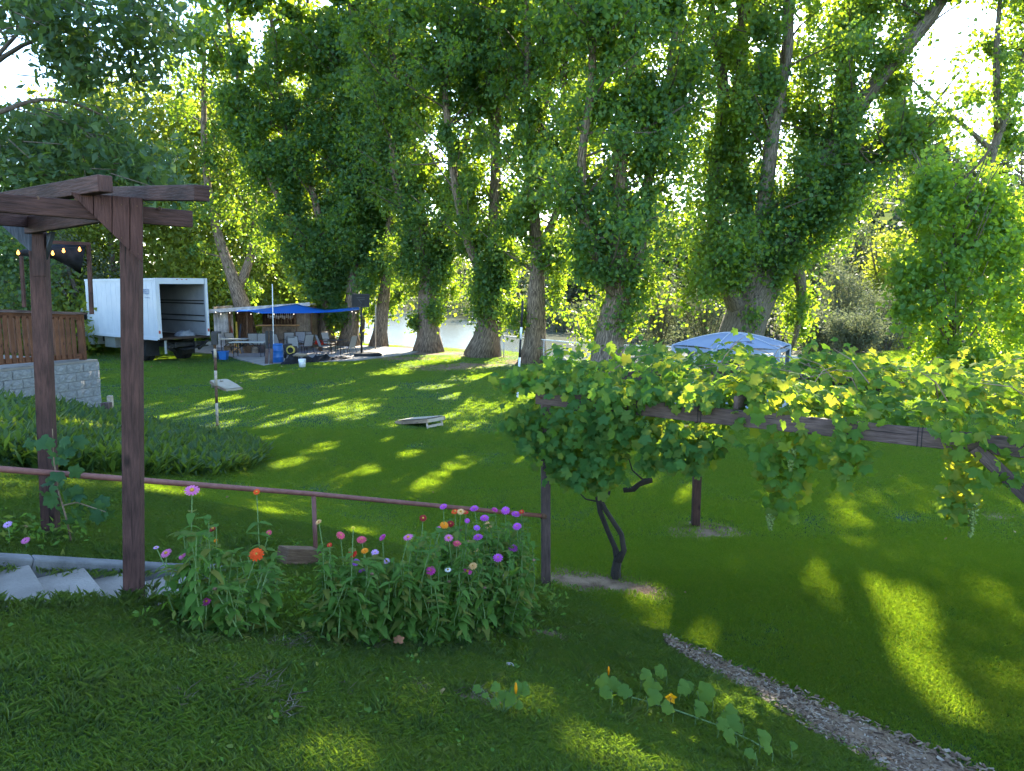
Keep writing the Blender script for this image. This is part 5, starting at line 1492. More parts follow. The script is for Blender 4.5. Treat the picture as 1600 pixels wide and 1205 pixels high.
def tarp():
    rng = random.Random(4)
    fr_ = [(368, 487), (388, 487), (410, 489), (430, 490), (455, 490), (480, 489), (505, 488), (530, 485), (562, 481)]
    bk = [(372, 484), (392, 484), (418, 482), (440, 478.5), (464, 474.5), (485, 480), (508, 484), (532, 482), (561, 479.5)]
    mb = MB(); n = len(fr_); m = 6
    for i in range(n):
        for j in range(m):
            t = j / (m - 1)
            px, py = fr_[i][0] * (1 - t) + bk[i][0] * t, fr_[i][1] * (1 - t) + bk[i][1] * t
            Y = (37.3 + .0 * i) * (1 - t) + 41.0 * t
            p = at(px, py, Y); p.z += -.12 * sin(pi * t) * (i / n) + rng.uniform(-.03, .03); mb.v.append(tuple(p))
    for i in range(n - 1):
        for j in range(m - 1): mb.face((i * m + j, (i + 1) * m + j, (i + 1) * m + j + 1, i * m + j + 1))
    o = mb.build("blue_tarp", M_BLUETARP, smooth=True); so = o.modifiers.new("thick", 'SOLIDIFY'); so.thickness = .01
    tag(o, "bright blue tarp stretched as a canopy in front of the bar", "tarp")
    p = gz(428, 568, 0); mb = MB(); mb.tube([p, at(425.5, 444, p.y)], .022, 8); tag(mb.build("tent_pole", M_WHITEPOLE, smooth=True), "tall thin white pole standing by the blue barrel", "pole")
    # two dark uprights with stubs, left of the pole
    for px, lab in ((417, "left one of two short dark posts beside the blue barrel"), (424, "right one of two short dark posts, against the thin white pole")):
        p = gz(px, 570, 0); t = thing("short_post", lab, "post", p, group="short dark posts by the barrel")
        mb = MB(); mb.beam(p, at(px, 517, p.y), .1, .1); mb.build("shaft", M_DARKMETAL, t)
        mb = MB(); mb.beam(p + Vector((0, -.08, 0)), at(px + .5, 545, p.y - .08), .14, .03); mb.build("brace_board", M_GREYRED, t)
    # barrel
    p = gz(433, 567.5, 0); b = thing("plastic_barrel", "big blue plastic barrel at the patio's front edge", "barrel", p)
    mb = MB(); mb.lathe(p, [(.27, 0), (.29, .03), (.29, .26), (.30, .28), (.29, .30), (.29, .56), (.30, .58), (.29, .60), (.285, .84), (.26, .87), (0, .86)], 20); mb.build("body", M_BLUEPLASTIC, b, smooth=True)
    mb = MB(); mb.lathe(p, [(.292, .82), (.30, .83), (.30, .86), (.27, .885)], 20); mb.build("rim", M_BLUEPLASTIC, b, smooth=True)
    # bins by the rusty pole
    for px, m_, lab in ((350, M_BLUEPLASTIC, "blue bin standing on the grass behind the rusty pole"), (340, M_BLUEDARK, "dark navy bin half hidden behind the rusty pole")):
        p = gz(px, 562 if px > 345 else 561, 0); t = thing("storage_bin", lab, "bin", p, group="bins behind the rusty pole")
        mb = MB(); w0, w1 = .15, .19
        lo = [p + Vector((a * w0, c * w0, 0)) for a, c in ((-1, -1), (1, -1), (1, 1), (-1, 1))]; hi = [p + Vector((a * w1, c * w1, .38)) for a, c in ((-1, -1), (1, -1), (1, 1), (-1, 1))]
        for q in lo + hi: mb.v.append(tuple(q))
        for f_ in ((3, 2, 1, 0), (0, 1, 5, 4), (1, 2, 6, 5), (2, 3, 7, 6), (3, 0, 4, 7)): mb.face(f_)
        o = mb.build("body", m_, t); so = o.modifiers.new("thick", 'SOLIDIFY'); so.thickness = .015
        mb = MB()
        for a, c in ((0, -1), (1, 0), (0, 1), (-1, 0)): mb.box(p + Vector((a * (w1 + .005), c * (w1 + .005), .38)), ((.03 if a else .42), (.03 if c else .36), .04))
        mb.build("rim", m_, t)
tarp()
def chair_proto():
    t = thing("patio_chair", "x", "chair", (0, 0, 0), group="sling chairs on the patio")
    seat = MB(); seat.prism([Vector((-.24, -.24, .43)), Vector((.24, -.24, .43)), Vector((.24, .2, .40)), Vector((-.24, .2, .40))], (0, 0, .012)); so_ = seat.build("seat", M_SLING, t)
    bk = MB(); bk.prism([Vector((-.24, .2, .42)), Vector((.24, .2, .42)), Vector((.24, .38, .98)), Vector((-.24, .38, .98))], (0, .012, 0)); bk.build("backrest", M_SLING, t)
    for sx in (-1, 1):
        mb = MB(); mb.tube([(sx * .26, .17, .38), (sx * .26, .4, 1.0)], .014, 6); mb.build("side_frame", M_BRONZE, t)
        mb = MB(); mb.tube([(sx * .27, -.25, .66), (sx * .27, .0, .67), (sx * .265, .28, .64)], .016, 6); mb.build("armrest", M_BRONZE, t)
        mb = MB(); mb.tube([(sx * .27, -.25, .66), (sx * .27, -.28, 0)], .014, 6); mb.build("leg", M_BRONZE, t)
        mb = MB(); mb.tube([(sx * .26, .2, .42), (sx * .27, .34, 0)], .014, 6); mb.build("leg", M_BRONZE, t)
    mb = MB(); mb.tube([(-.26, .4, 1.0), (.26, .4, 1.0)], .014, 6); mb.build("top_rail", M_BRONZE, t)
    mb = MB(); mb.tube([(-.26, -.25, .42), (.26, -.25, .42)], .014, 6); mb.build("front_rail", M_BRONZE, t)
    return t
def patio():
    pr_ = chair_proto()
    spots = [((365, 549), 170, "patio chair behind the folding tables, nearest the truck", 1), ((399, 550), 185, "patio chair standing before the bar's dark doorway", 1), ((437, 551), 150, "patio chair just right of the thin white pole, facing the bar", 0), ((452, 548), 200, "patio chair pushed close to the bar counter", 0),
             ((461, 556), 182, "patio chair with its back to the lawn, behind the black machine", 0), ((478, 553), 230, "pale patio chair angled beside the bar's right end", 1), ((488, 546), 160, "patio chair nearest the mossy trunk's left side", 0), ((507, 554), 120, "patio chair on the left of the small patio table", 0), ((516, 549), 60, "patio chair tucked behind the small patio table", 0), ((545, 556), 245, "patio chair on the right of the small patio table", 0),
             ((471, 548), 20, "patio chair against the bar's right wall boards", 0), ((411, 550), 200, "patio chair at the right end of the folding tables", 0)]
    for k, ((px, py), a, lab, pale) in enumerate(spots):
        p = gz(px, py, .05); rz = radians(a)
        if k == 0:
            pr_.matrix_basis = Matrix.Translation(p) @ Matrix.Rotation(rz, 4, 'Z'); pr_['label'] = lab; c = pr_
        else: c = copy_tree(pr_, lab, p, rz)
        if pale:
            for o in scene.objects:
                if o.parent == c and o.name.split('.')[0] in ('seat', 'backrest'):
                    o.data = o.data.copy(); o.data.materials[0] = M_SLINGPALE
    # small table
    p = gz(528, 553, .05); t = thing("patio_table", "small round patio table among the chairs by the mossy trunk", "table", p)
    mb = MB(); mb.lathe(p, [(0, .69), (.5, .69), (.5, .72), (0, .725)], 20); mb.build("table_top", M_BRONZE, t)
    for a in range(4):
        d = Vector((cos(a * pi / 2 + .6), sin(a * pi / 2 + .6), 0)); mb = MB(); mb.tube([p + d * .34, p + d * .3 + Vector((0, 0, .69))], .018, 6); mb.build("leg", M_BRONZE, t)
    # folding tables
    for k, (l, r, Y0, lab) in enumerate((((343, 532), (388, 531), 38.6, "pale folding table nearer the bar, holding odds and ends"), ((361, 533), (416, 533), 36.4, "pale folding table nearer the lawn, with crossed legs"))):
        a, b = at(*l, Y0), at(*r, Y0); z = .76; a.z = b.z = z
        t = thing("folding_table", lab, "table", ((a.x + b.x) / 2, Y0, .05), group="folding tables before the bar")
        mb = MB(); mb.box((a + b) / 2, ((b - a).length, .72, .045)); mb.build("table_top", M_TABLETOP, t, bevel=.01)
        for e, sg in ((a, 1), (b, -1)):
            for yy in (-.28, .28):
                mb = MB(); mb.beam(Vector((e.x + sg * .2, Y0 + yy, z - .02)), Vector((e.x + sg * .2, Y0 + yy, .05)), .03, .03); mb.build("leg", M_DARKMETAL, t)
            mb = MB(); mb.beam(Vector((e.x + sg * .2, Y0, .35)), Vector((e.x + sg * .75, Y0, z - .04)), .03, .03); mb.build("brace", M_DARKMETAL, t)
    # sawhorse
    p = gz(372, 552, .05); t = thing("sawhorse", "orange pine sawhorse standing under the nearer folding table", "sawhorse", p)
    mb = MB(); mb.beam(p + Vector((0, -.3, .62)), p + Vector((0, .5, .62)), .09, .07); mb.build("top_beam", M_ORANGEWOOD, t)
    for sx in (-1, 1):
        for yy in (-.2, .4):
            mb = MB(); mb.beam(p + Vector((sx * .22, yy, 0)), p + Vector((sx * .04, yy, .6)), .035, .09); mb.build("leg", M_ORANGEWOOD, t)
    mb = MB(); mb.beam(p + Vector((-.16, -.22, .22)), p + Vector((.16, -.22, .22)), .025, .1); mb.build("stretcher", M_ORANGEWOOD, t)
    # crates and pots under the tables
    rng = random.Random(2)
    for px, py, w, h_, m_, lab in ((388.5, 551.5, .34, .36, M_BROWNWOOD, "brown slatted crate under the tables, right of the sawhorse"), (400, 551.5, .32, .30, M_OLDWOOD, "pale slatted crate between two brown ones under the table"), (410.5, 551, .30, .36, M_GREYRED, "greyish red slatted crate nearest the short dark posts"), (357, 550, .32, .34, M_OLDWOOD, "weathered slatted crate left of the sawhorse")):
        p = gz(px, py, .05); t = thing("wooden_crate", lab, "crate", p, group="crates under the folding tables")
        n = 4
        for side in range(4):
            for q in range(n):
                zz = (q + .5) * h_ / n; mb = MB()
                off = Vector((0, -w / 2, 0)) if side == 0 else Vector((0, w / 2, 0)) if side == 1 else Vector((-w / 2, 0, 0)) if side == 2 else Vector((w / 2, 0, 0))
                mb.box(p + off + Vector((0, 0, zz)), ((w + .02, .012, h_ / n - .012) if side < 2 else (.012, w - .015, h_ / n - .012))); mb.build("slat", m_, t)
        mb = MB(); mb.box(p + Vector((0, 0, .012)), (w - .03, w - .03, .015)); mb.build("bottom", m_, t)
    # sign board on pole
    p = gz(565, 557, .03); t = thing("black_sign_board", "black board on a tall black pole with a flat base beside the patio", "sign", p)
    a, b, c, d = at(550, 460, p.y), at(577, 460, p.y), at(577, 479.5, p.y), at(550, 479.5, p.y)
    mb = MB(); mb.prism([a, b, c, d], (0, .04, 0)); mb.build("board", M_BLACK, t)
    fr = MB()
    for u, v in ((a, b), (b, c), (c, d), (d, a)): fr.beam(u + Vector((0, -.01, 0)), v + Vector((0, -.01, 0)), .03, .04)
    fr.build("frame", M_DARKMETAL, t)
    mk = MB()
    for u, v in (((557, 465), (570, 465)), ((559, 467), (565, 474)), ((560, 468.5), (570, 468)), ((564, 474), (563, 479))): mk.beam(at(*u, p.y - .012), at(*v, p.y - .012), .006, .025)
    mk.build("scribbled_lines", M_DARKGREY, t)
    mb = MB(); mb.tube([p, at(564.5, 480, p.y)], .05, 10); mb.build("pole", M_BLACK, t, smooth=True)
    mb = MB(); mb.box(p + Vector((.15, 0, .09)), (.95, .6, .16)); mb.build("base", M_BLACK, t, bevel=.05)
    sb = gz(583, 556, .05); mb = MB(); rr = []
    mb.lathe(sb, [(0, 0), (.42, 0), (.45, .08), (.3, .15), (0, .17)], 14); tag(mb.build("sand_bag", M_BLACKCLOTH, smooth=True), "black sandbag weighing down the black sign board's base", "sandbag")
    pp_ = gz(590, 545, 0); mb = MB(); mb.tube([pp_ + Vector((0, -.65, 0)), at(587, 476, pp_.y - .65)], .04, 8); tag(mb.build("pale_pole", M_POLEPALE, smooth=True), "pale pole leaning on the slim cottonwood behind the sign board", "pole")
    # black sheeting heaped at the patio edge
    mb = MB(); n, m = 40, 9; rng = random.Random(12)
    A_, B_ = gz(440, 570, 0), gz(553, 561, 0)
    prof = [.0, .5, .9, 1.0, .8, .7, .85, .6, .55, .75, .9, .8, .55, .45, .4, .35, .45, .3, .18, .0]
    for i in range(n):
        u = i / (n - 1); hgt_ = np.interp(u * (len(prof) - 1), range(len(prof)), prof) * .42
        for j in range(m):
            v = j / (m - 1) * 2 - 1; p = A_.lerp(B_, u); p.y += v * .75 * (.4 + hgt_)
            mb.v.append((p.x + rng.uniform(-.05, .05), p.y, max(.02, hgt_ * (1 - abs(v) ** 1.6) * rng.uniform(.6, 1.2))))
    for i in range(n - 1):
        for j in range(m - 1): mb.face((i * m + j, (i + 1) * m + j, (i + 1) * m + j + 1, i * m + j + 1))
    tag(mb.build("black_sheeting", M_BLACKCLOTH, smooth=True), "long crumpled heap of black plastic sheeting at the patio edge", "sheeting")
    mb = MB(); a = at(458, 560.5, 33.2); b = at(480, 559, 33.2); a.z, b.z = .37, .40
    mb.tube([a, a.lerp(b, .3) + Vector((0, 0, .05)), b], [.04, .1, .06], 8); tag(mb.build("canvas_roll", M_OLDWOOD, smooth=True), "short tan canvas roll lying on the black sheeting", "roll")
    p = gz(472.5, 574, 0); t = thing("white_bucket", "small white bucket on the grass before the black sheeting", "bucket", p)
    mb = MB(); mb.lathe(p, [(0, .01), (.13, 0), (.16, .36), (.145, .36), (.125, .03), (0, .03)], 16); mb.build("body", M_BUCKET, t, smooth=True)
    mb = MB(); mb.tube([p + Vector((.16 * cos(a_), .16 * sin(a_), .33 - .12 * abs(sin(a_)))) for a_ in np.linspace(pi, 2 * pi, 9)], .005, 5); mb.build("handle", M_GALV, t)
    # black machine with a yellow coil
    p = gz(455, 560, .05); t = thing("black_machine", "small black wheeled machine with a yellow hose coil by the barrel", "machine", p)
    mb = MB(); mb.box(p + Vector((0, 0, .38)), (.5, .45, .4)); mb.box(p + Vector((-.12, 0, .62)), (.3, .35, .16)); mb.build("body", M_DARKMETAL, t, bevel=.04)
    for sx in (-1, 1):
        mb = MB(); mb.lathe(p + Vector((sx * .28, 0, .16)), [(0, -.04), (.15, -.04), (.16, 0), (.15, .04), (0, .04)], 14, Matrix.Rotation(pi / 2, 3, 'Y')); mb.build("wheel", M_BLACK, t, smooth=True)
    cp = p + Vector((.08, -.3, .42))
    for q in range(4):
        mb = MB() if q == 0 else mb; r = .2 - .015 * q
        mb.tube([cp + Vector((r * cos(a_), -.02 * q, r * sin(a_))) for a_ in np.linspace(0, 2 * pi, 17)], .016, 5, False)
    mb.build("hose_coil", M_COIL, t, smooth=True)
    mb = MB(); mb.tube([p + Vector((-.25, .2, .5)), p + Vector((-.32, .35, .95)), p + Vector((.1, .35, .98))], .018, 6); mb.build("handle", M_DARKMETAL, t)
    # small red chair back and a railing by the water behind the table
    p = gz(499, 549, .05); mb = MB(); mb.lathe(p + Vector((0, .2, .0)), [(.10, 0), (.12, .3), (.16, .32), (.0, .34)], 10); tag(mb.build("clay_pot", M_BROWNWOOD, smooth=True), "brown clay pot standing before the mossy trunk", "pot")
    q = p + Vector((0, .2, .34)); mb = MB(); rng = random.Random(8)
    for _ in range(40):
        d = Vector((rng.gauss(0, 1), rng.gauss(0, 1), abs(rng.gauss(.8, .8)))).normalized() * rng.uniform(.15, .36); e = Vector((rng.gauss(0, .06), rng.gauss(0, .06), .03)); mb.poly([q, q + d * .6 + e, q + d, q + d * .6 - e])
    tag(mb.build("potted_plant", petal('red', (.58, .035, .02))), "red leaved plant growing in the clay pot by the mossy trunk", "plant")
    a, b = at(487, 524, 44.5), at(503, 521, 44.5); t = thing("wooden_barrier", "pale wooden barrier with a diagonal brace at the water's edge", "barrier", ((a.x + b.x) / 2, 44.5, 0))
    for u, v in (((487, 522), (505, 522)), ((487, 514), (487, 545)), ((505, 509), (505, 545)), ((487, 521), (496, 506))):
        mb = MB(); u3, v3 = at(*u, 44.5), at(*v, 44.5); mb.beam(u3, v3, .06, .1); mb.build("rail", M_WHITEWASH, t)
patio()

# ------------------------------------------------------------------ poles and game boards on the lawn
def striped(pxb, pxt, label, bands, r, name="striped_pole"):
    p = ong(*pxb); t = thing(name, label, "pole", p)
    top = at(pxt[0], pxt[1], p.y); p0 = p - Vector((0, 0, .1))
    for f0, f1, m_ in bands:
        mb = MB(); mb.tube([p0.lerp(top, f0), p0.lerp(top, f1)], r, 10); mb.build("painted_band", m_, t, smooth=True)
    return t, p, top
t, p, top = striped((340, 683), (335, 521), "rusty pole with pale flaking bands standing on the left of the lawn", [(0, .16, M_RUST), (.16, .36, M_POLEPALE), (.36, .52, M_RUST), (.52, .66, M_POLEPALE), (.66, .78, M_RUST), (.78, .86, M_POLEPALE), (.86, 1, M_RUST)], .032, "rusty_pole")
mb = MB(); mb.box(top + Vector((0, 0, -.12)), (.14, .08, .28)); mb.build("bracket", M_DARKMETAL, t, bevel=.01)
mb = MB(); mb.box(top + Vector((.05, 0, .02)), (.2, .05, .05)); mb.build("arm", M_DARKMETAL, t)
striped((808, 622), (817, 470), "leaning pole with black and white bands before the riverbank trees", [(0, .14, M_WHITEPOLE), (.14, .30, M_BLACK), (.30, .44, M_WHITEPOLE), (.44, .62, M_BLACK), (.62, .74, M_WHITEPOLE), (.74, 1, M_BLACK)], .035)
def cornhole(label, front, back, hole_end_up=True, wpx=None):
    """front: ground pixel of the low end centre; back: ground pixel of raised end centre"""
    a, b = ong(*front), ong(*back)
    d = Vector((b.x - a.x, b.y - a.y, 0)).normalized(); w = Vector((-d.y, d.x, 0))
    b = a + d * 1.2; b.z = h1(b.x, b.y)
    t = thing("cornhole_board", label, "game board", a, group="bean bag boards on the lawn")
    za, zb = a.z + .09, b.z + .27
    A, B = Vector((a.x, a.y, za)), Vector((b.x, b.y, zb)); ax = (B - A).normalized(); nn = ax.cross(w) * -1
    if nn.z < 0: nn = -nn
    hole = A.lerp(B, .81); hr = .076; n = 24
    mb = MB()
    # deck as a plate with a real round hole
    hw = .305
    per = []
    for k in range(n):
        an = 2 * pi * k / n
        c_, s_ = cos(an), sin(an)
        L0, L1 = 1.0, .22
        lim = min((.96 if c_ < 0 else .245) / max(1e-6, abs(c_)), hw / max(1e-6, abs(s_)))
        lim = min(lim, 5)
        per.append((hole + ax * c_ * hr + w * s_ * hr, hole + ax * max(-.975, min(.23, c_ * lim)) + w * max(-hw, min(hw, s_ * lim))))
    for off, flip in ((Vector((0, 0, 0)), False), (nn * -.018, True)):
        base = len(mb.v)
        for i_, o_ in per: mb.v.append(tuple(i_ + off)); mb.v.append(tuple(o_ + off))
        for k in range(n):
            q = (base + 2 * k, base + 2 * k + 1, base + 2 * ((k + 1) % n) + 1, base + 2 * ((k + 1) % n))
            mb.face(tuple(reversed(q)) if flip else q)
    for k in range(n):
        k2 = (k + 1) % n
        mb.face((2 * k, 2 * k2, 2 * n + 2 * k2, 2 * n + 2 * k))
    # corner fillets (the ray fan cuts corners): add the four corners
    mb.build("playing_surface", M_PALEWOOD, t)
    for sgn in (-1, 1):
        q = MB(); q.beam(A + w * sgn * (hw - .02) - nn * .064 + ax * .01, B + w * sgn * (hw - .02) - nn * .064, .036, .088); q.build("side_rail", M_SIDEWOOD, t)
    q = MB(); q.beam(B - w * (hw - .042) - nn * .064 - ax * .02, B + w * (hw - .042) - nn * .064 - ax * .02, .036, .086); q.build("end_rail", M_PALEWOOD, t)
    q = MB(); q.beam(A - w * (hw - .042) - nn * .064 + ax * .03, A + w * (hw - .042) - nn * .064 + ax * .03, .036, .086); q.build("end_rail", M_PALEWOOD, t)
    for sgn in (-1, 1):
        q = MB(); e = B - ax * .1 + w * sgn * (hw - .06) - nn * .06; g_ = Vector((e.x, e.y, h1(e.x, e.y))) + d * .06
        q.beam(e, g_, .036, .075); q.build("leg", M_PALEWOOD, t)
    q = MB(); g1, g2 = (B - ax * .1 + d * .05 + w * s_ * (hw - .08) for s_ in (-1, 1)); g1.z = g2.z = h1(g1.x, g1.y) + .05; q.beam(g1, g2, .03, .06); q.build("crossbar", M_PALEWOOD, t)
cornhole("pale game board near the middle of the lawn, seen from its side", (631, 660), (686, 669))
cornhole("pale game board on the left behind the rusty pole, seen from above", (366, 611), (326, 602))

# ------------------------------------------------------------------ chain link fence
def fence():
    ln = [(-1.8, 39.2), (-.4, 36.4), (3.3, 31.2), (6.4, 29.6), (9.4, 25.4), (11.6, 22.0), (14.6, 21.2), (19, 20.6)]
    t = thing("chain_link_fence", "low chain link fence with a pipe top rail along the riverbank", "fence", (3.3, 31.2, 0))
    H_ = 1.05
    for (x, y) in ln:
        z = h1(x, y); mb = MB(); mb.tube([(x, y, z - .2), (x, y, z + H_ + .03)], .028, 8); mb.build("fence_post", M_GALV, t, smooth=True)
    for (a, b) in zip(ln, ln[1:]):
        A, B = Vector((*a, h1(*a))), Vector((*b, h1(*b)))
        k = int((B - A).length / 2.6)
        for q in range(1, k):
            p = A.lerp(B, q / k); mb = MB(); mb.tube([p - Vector((0, 0, .2)), p + Vector((0, 0, H_))], .022, 6); mb.build("fence_post", M_GALV, t, smooth=True)
        mb = MB(); mb.tube([A + Vector((0, 0, H_)), B + Vector((0, 0, H_))], .03, 8); mb.build("top_rail", M_WHITEPOLE, t, smooth=True)
    V = []; Fc = []
    def wire(p, q, r=.0042):
        d = (q - p).normalized(); s = d.cross(Vector((0, 1, 0))).normalized() * r; u = Vector((0, r, 0))
        b = len(V); V.extend([p + s, p - s * .5 + u, p - s * .5 - u, q + s, q - s * .5 + u, q - s * .5 - u])
        Fc.extend([(b, b + 1, b + 4, b + 3), (b + 1, b + 2, b + 5, b + 4), (b + 2, b, b + 3, b + 5)])
    for (a, b) in zip(ln, ln[1:]):
        A, B = Vector((*a, h1(*a) + .03)), Vector((*b, h1(*b) + .03)); L_ = (B - A).length; d = (B - A) / L_
        x = -H_
        while x < L_:
            for sg in (1, -1):
                x0, x1 = x, x + H_
                f0, f1 = max(0, -x0 / H_), min(1, (L_ - x0) / H_)
                if f1 <= f0: continue
                za, zb = (f0, f1) if sg > 0 else (1 - f0, 1 - f1)
                wire(A + d * (x0 + f0 * H_) + Vector((0, 0, za * H_)), A + d * (x0 + f1 * H_) + Vector((0, 0, zb * H_)))
            x += .085
    m = bpy.data.meshes.new("wire_mesh"); m.from_pydata([tuple(v) for v in V], [], Fc); m.materials.append(M_GALV); m.update()
    o = link("wire_mesh", m, t); o['kind'] = 'stuff'
fence()
# rock at the fence foot
mb = MB(); p = ong(874, 566); rng_ = random.Random(6)
mb.lathe(p, [(.0, -.05), (.34, -.02), (.38, .1), (.25, .24), (.1, .28), (0, .29)], 9)
mb.v = [(p.x + (a - p.x) * (1 + rng_.uniform(-.15, .15)), b, c) for a, b, c in mb.v]
tag(mb.build("rock", M_STONE, smooth=True), "lone grey boulder on the grass at the fence foot", "rock")

# ------------------------------------------------------------------ screen tent
def tent():
    D = 21.5; c = at(1142, 560, D); c.z = h1(c.x, c.y)
    t = thing("screen_tent", "pale blue pop-up screen tent between the grape trellis and the fence", "tent", c)
    n = 6; R = 1.72; zt, ze = at(1142, 520, D).z, at(1142, 549, D - 1.4).z + .05
    rot = radians(-90 + 30)
    ang = [rot + 2 * pi * k / n for k in range(n)]
    eave = [c + Vector((R * cos(a), R * sin(a), ze - c.z)) for a in ang]
    apex = Vector((c.x, c.y, zt))
    def rim(k, f): # curved rafter line
        p = apex.lerp(eave[k % n], f); p.z = zt - (zt - ze) * f ** 1.7; return p
    for k in range(n):
        mb = MB(); m = 6; rows = []
        for j in range(m + 1):
            f = j / m; a, b = rim(k, f), rim(k + 1, f)
            row = []
            for i in range(5):
                q = a.lerp(b, i / 4); q.z += .05 * sin(pi * i / 4) * f; row.append(len(mb.v)); mb.v.append(tuple(q))
            rows.append(row)
        for j in range(m):
            for i in range(4): mb.face((rows[j][i], rows[j + 1][i], rows[j + 1][i + 1], rows[j][i + 1]))
        o = mb.build("roof_panel", M_TENT, t, smooth=True)
        # valance
        va = MB(); a, b = eave[k], eave[(k + 1) % n]; v0 = len(va.v)
        for i in range(9):
            q = a.lerp(b, i / 8); dr = .07 + .05 * abs(sin(pi * i / 8)) * 1; va.v.append(tuple(q)); va.v.append((q.x, q.y, q.z - dr))
        for i in range(8): va.face((v0 + 2 * i, v0 + 2 * i + 1, v0 + 2 * i + 3, v0 + 2 * i + 2))
        va.build("valance", M_TENT, t)
        # folding hub frame: legs and X struts on each wall
        a0, b0 = Vector((a.x, a.y, c.z)), Vector((b.x, b.y, c.z))
        lg = MB(); lg.tube([a, a0], .022, 6); lg.build("leg", M_TENTGREY, t)
        hub = (a + b0) / 2 + (Vector((a.x + b.x, a.y + b.y, 0)) / 2 - Vector((c.x, c.y, 0))) * .08
        xs_ = MB()
        for q in (a, b, a0, b0): xs_.tube([q, hub], .012, 5)
        xs_.build("wall_strut", M_TENTGREY, t)
        # cloth borders of each screen wall
        bd = MB(); w = .16; out = .004
        for e, e2 in ((a, b), (b, a)):
            dd = (e2 - e).normalized(); bd.prism([e, e + dd * w, e + dd * w + Vector((0, 0, c.z - ze)), e + Vector((0, 0, c.z - ze))], Vector((-dd.y, dd.x, 0)) * out)
        dd = (b - a).normalized(); lo = Vector((0, 0, c.z - ze))
        bd.prism([a + dd * w + lo, b - dd * w + lo, b - dd * w + lo + Vector((0, 0, .4)), a + dd * w + lo + Vector((0, 0, .4))], Vector((-dd.y, dd.x, 0)) * out)
        bd.build("wall_border", M_TENT if k % 2 else M_TENTGREY, t)
        rf = MB(); rf.tube([rim(k, j / 6) + Vector((0, 0, .012)) for j in range(7)], .016, 5); rf.build("roof_seam", M_TENTGREY, t)
    # black door zip on the front wall and dark logo strokes on its roof panel
    k = min(range(n), key=lambda q: (eave[q].y + eave[(q + 1) % n].y))
    a, b = eave[k], eave[(k + 1) % n]; f = (a + b) / 2
    mb = MB(); mb.beam(f + Vector((0, -.03, -.1)), Vector((f.x, f.y - .03, c.z + .4)), .05, .02); mb.build("door_zip", M_BLACK, t)
    lo = MB()
    ctr = apex.lerp(f, .74); ctr.z = zt - (zt - ze) * .74 ** 1.7
    slope = (f - apex); slope.z = -(zt - ze) * 1.7 * .74 ** .7; slope.normalize(); xa = Vector((1, 0, 0)); nn = xa.cross(slope); nn = nn if nn.z > 0 else -nn
    def stroke(x0, y0, x1, y1, w): lo.beam(ctr + xa * x0 - slope * y0 + nn * .035, ctr + xa * x1 - slope * y1 + nn * .035, w, .006)
    for x0, y0, x1, y1, w in ((-.32, -.02, -.05, -.02, .05), (-.24, .03, -.02, .03, .035), (-.02, .0, .06, .03, .04), (.06, .03, .24, .03, .04), (.08, -.02, .22, -.02, .04), (.12, -.02, .14, .05, .03), (.04, -.09, .26, -.09, .02)): stroke(x0, y0, x1, y1, w)
    lo.build("logo", M_DARKPAINT, t)
    # pale cooler box seen through the screen
    q = c + Vector((-.75, .2, 0)); cb = thing("white_cooler", "pale cupboard-like box standing inside the screen tent", "box", q)
    mb = MB(); mb.box(q + Vector((0, 0, .75)), (.45, .4, 1.3)); mb.build("body", M_BUCKET, cb, bevel=.02)
    mb = MB(); mb.box(q + Vector((0, 0, 1.44)), (.48, .43, .08)); mb.build("lid", M_BUCKET, cb, bevel=.02)
tent()

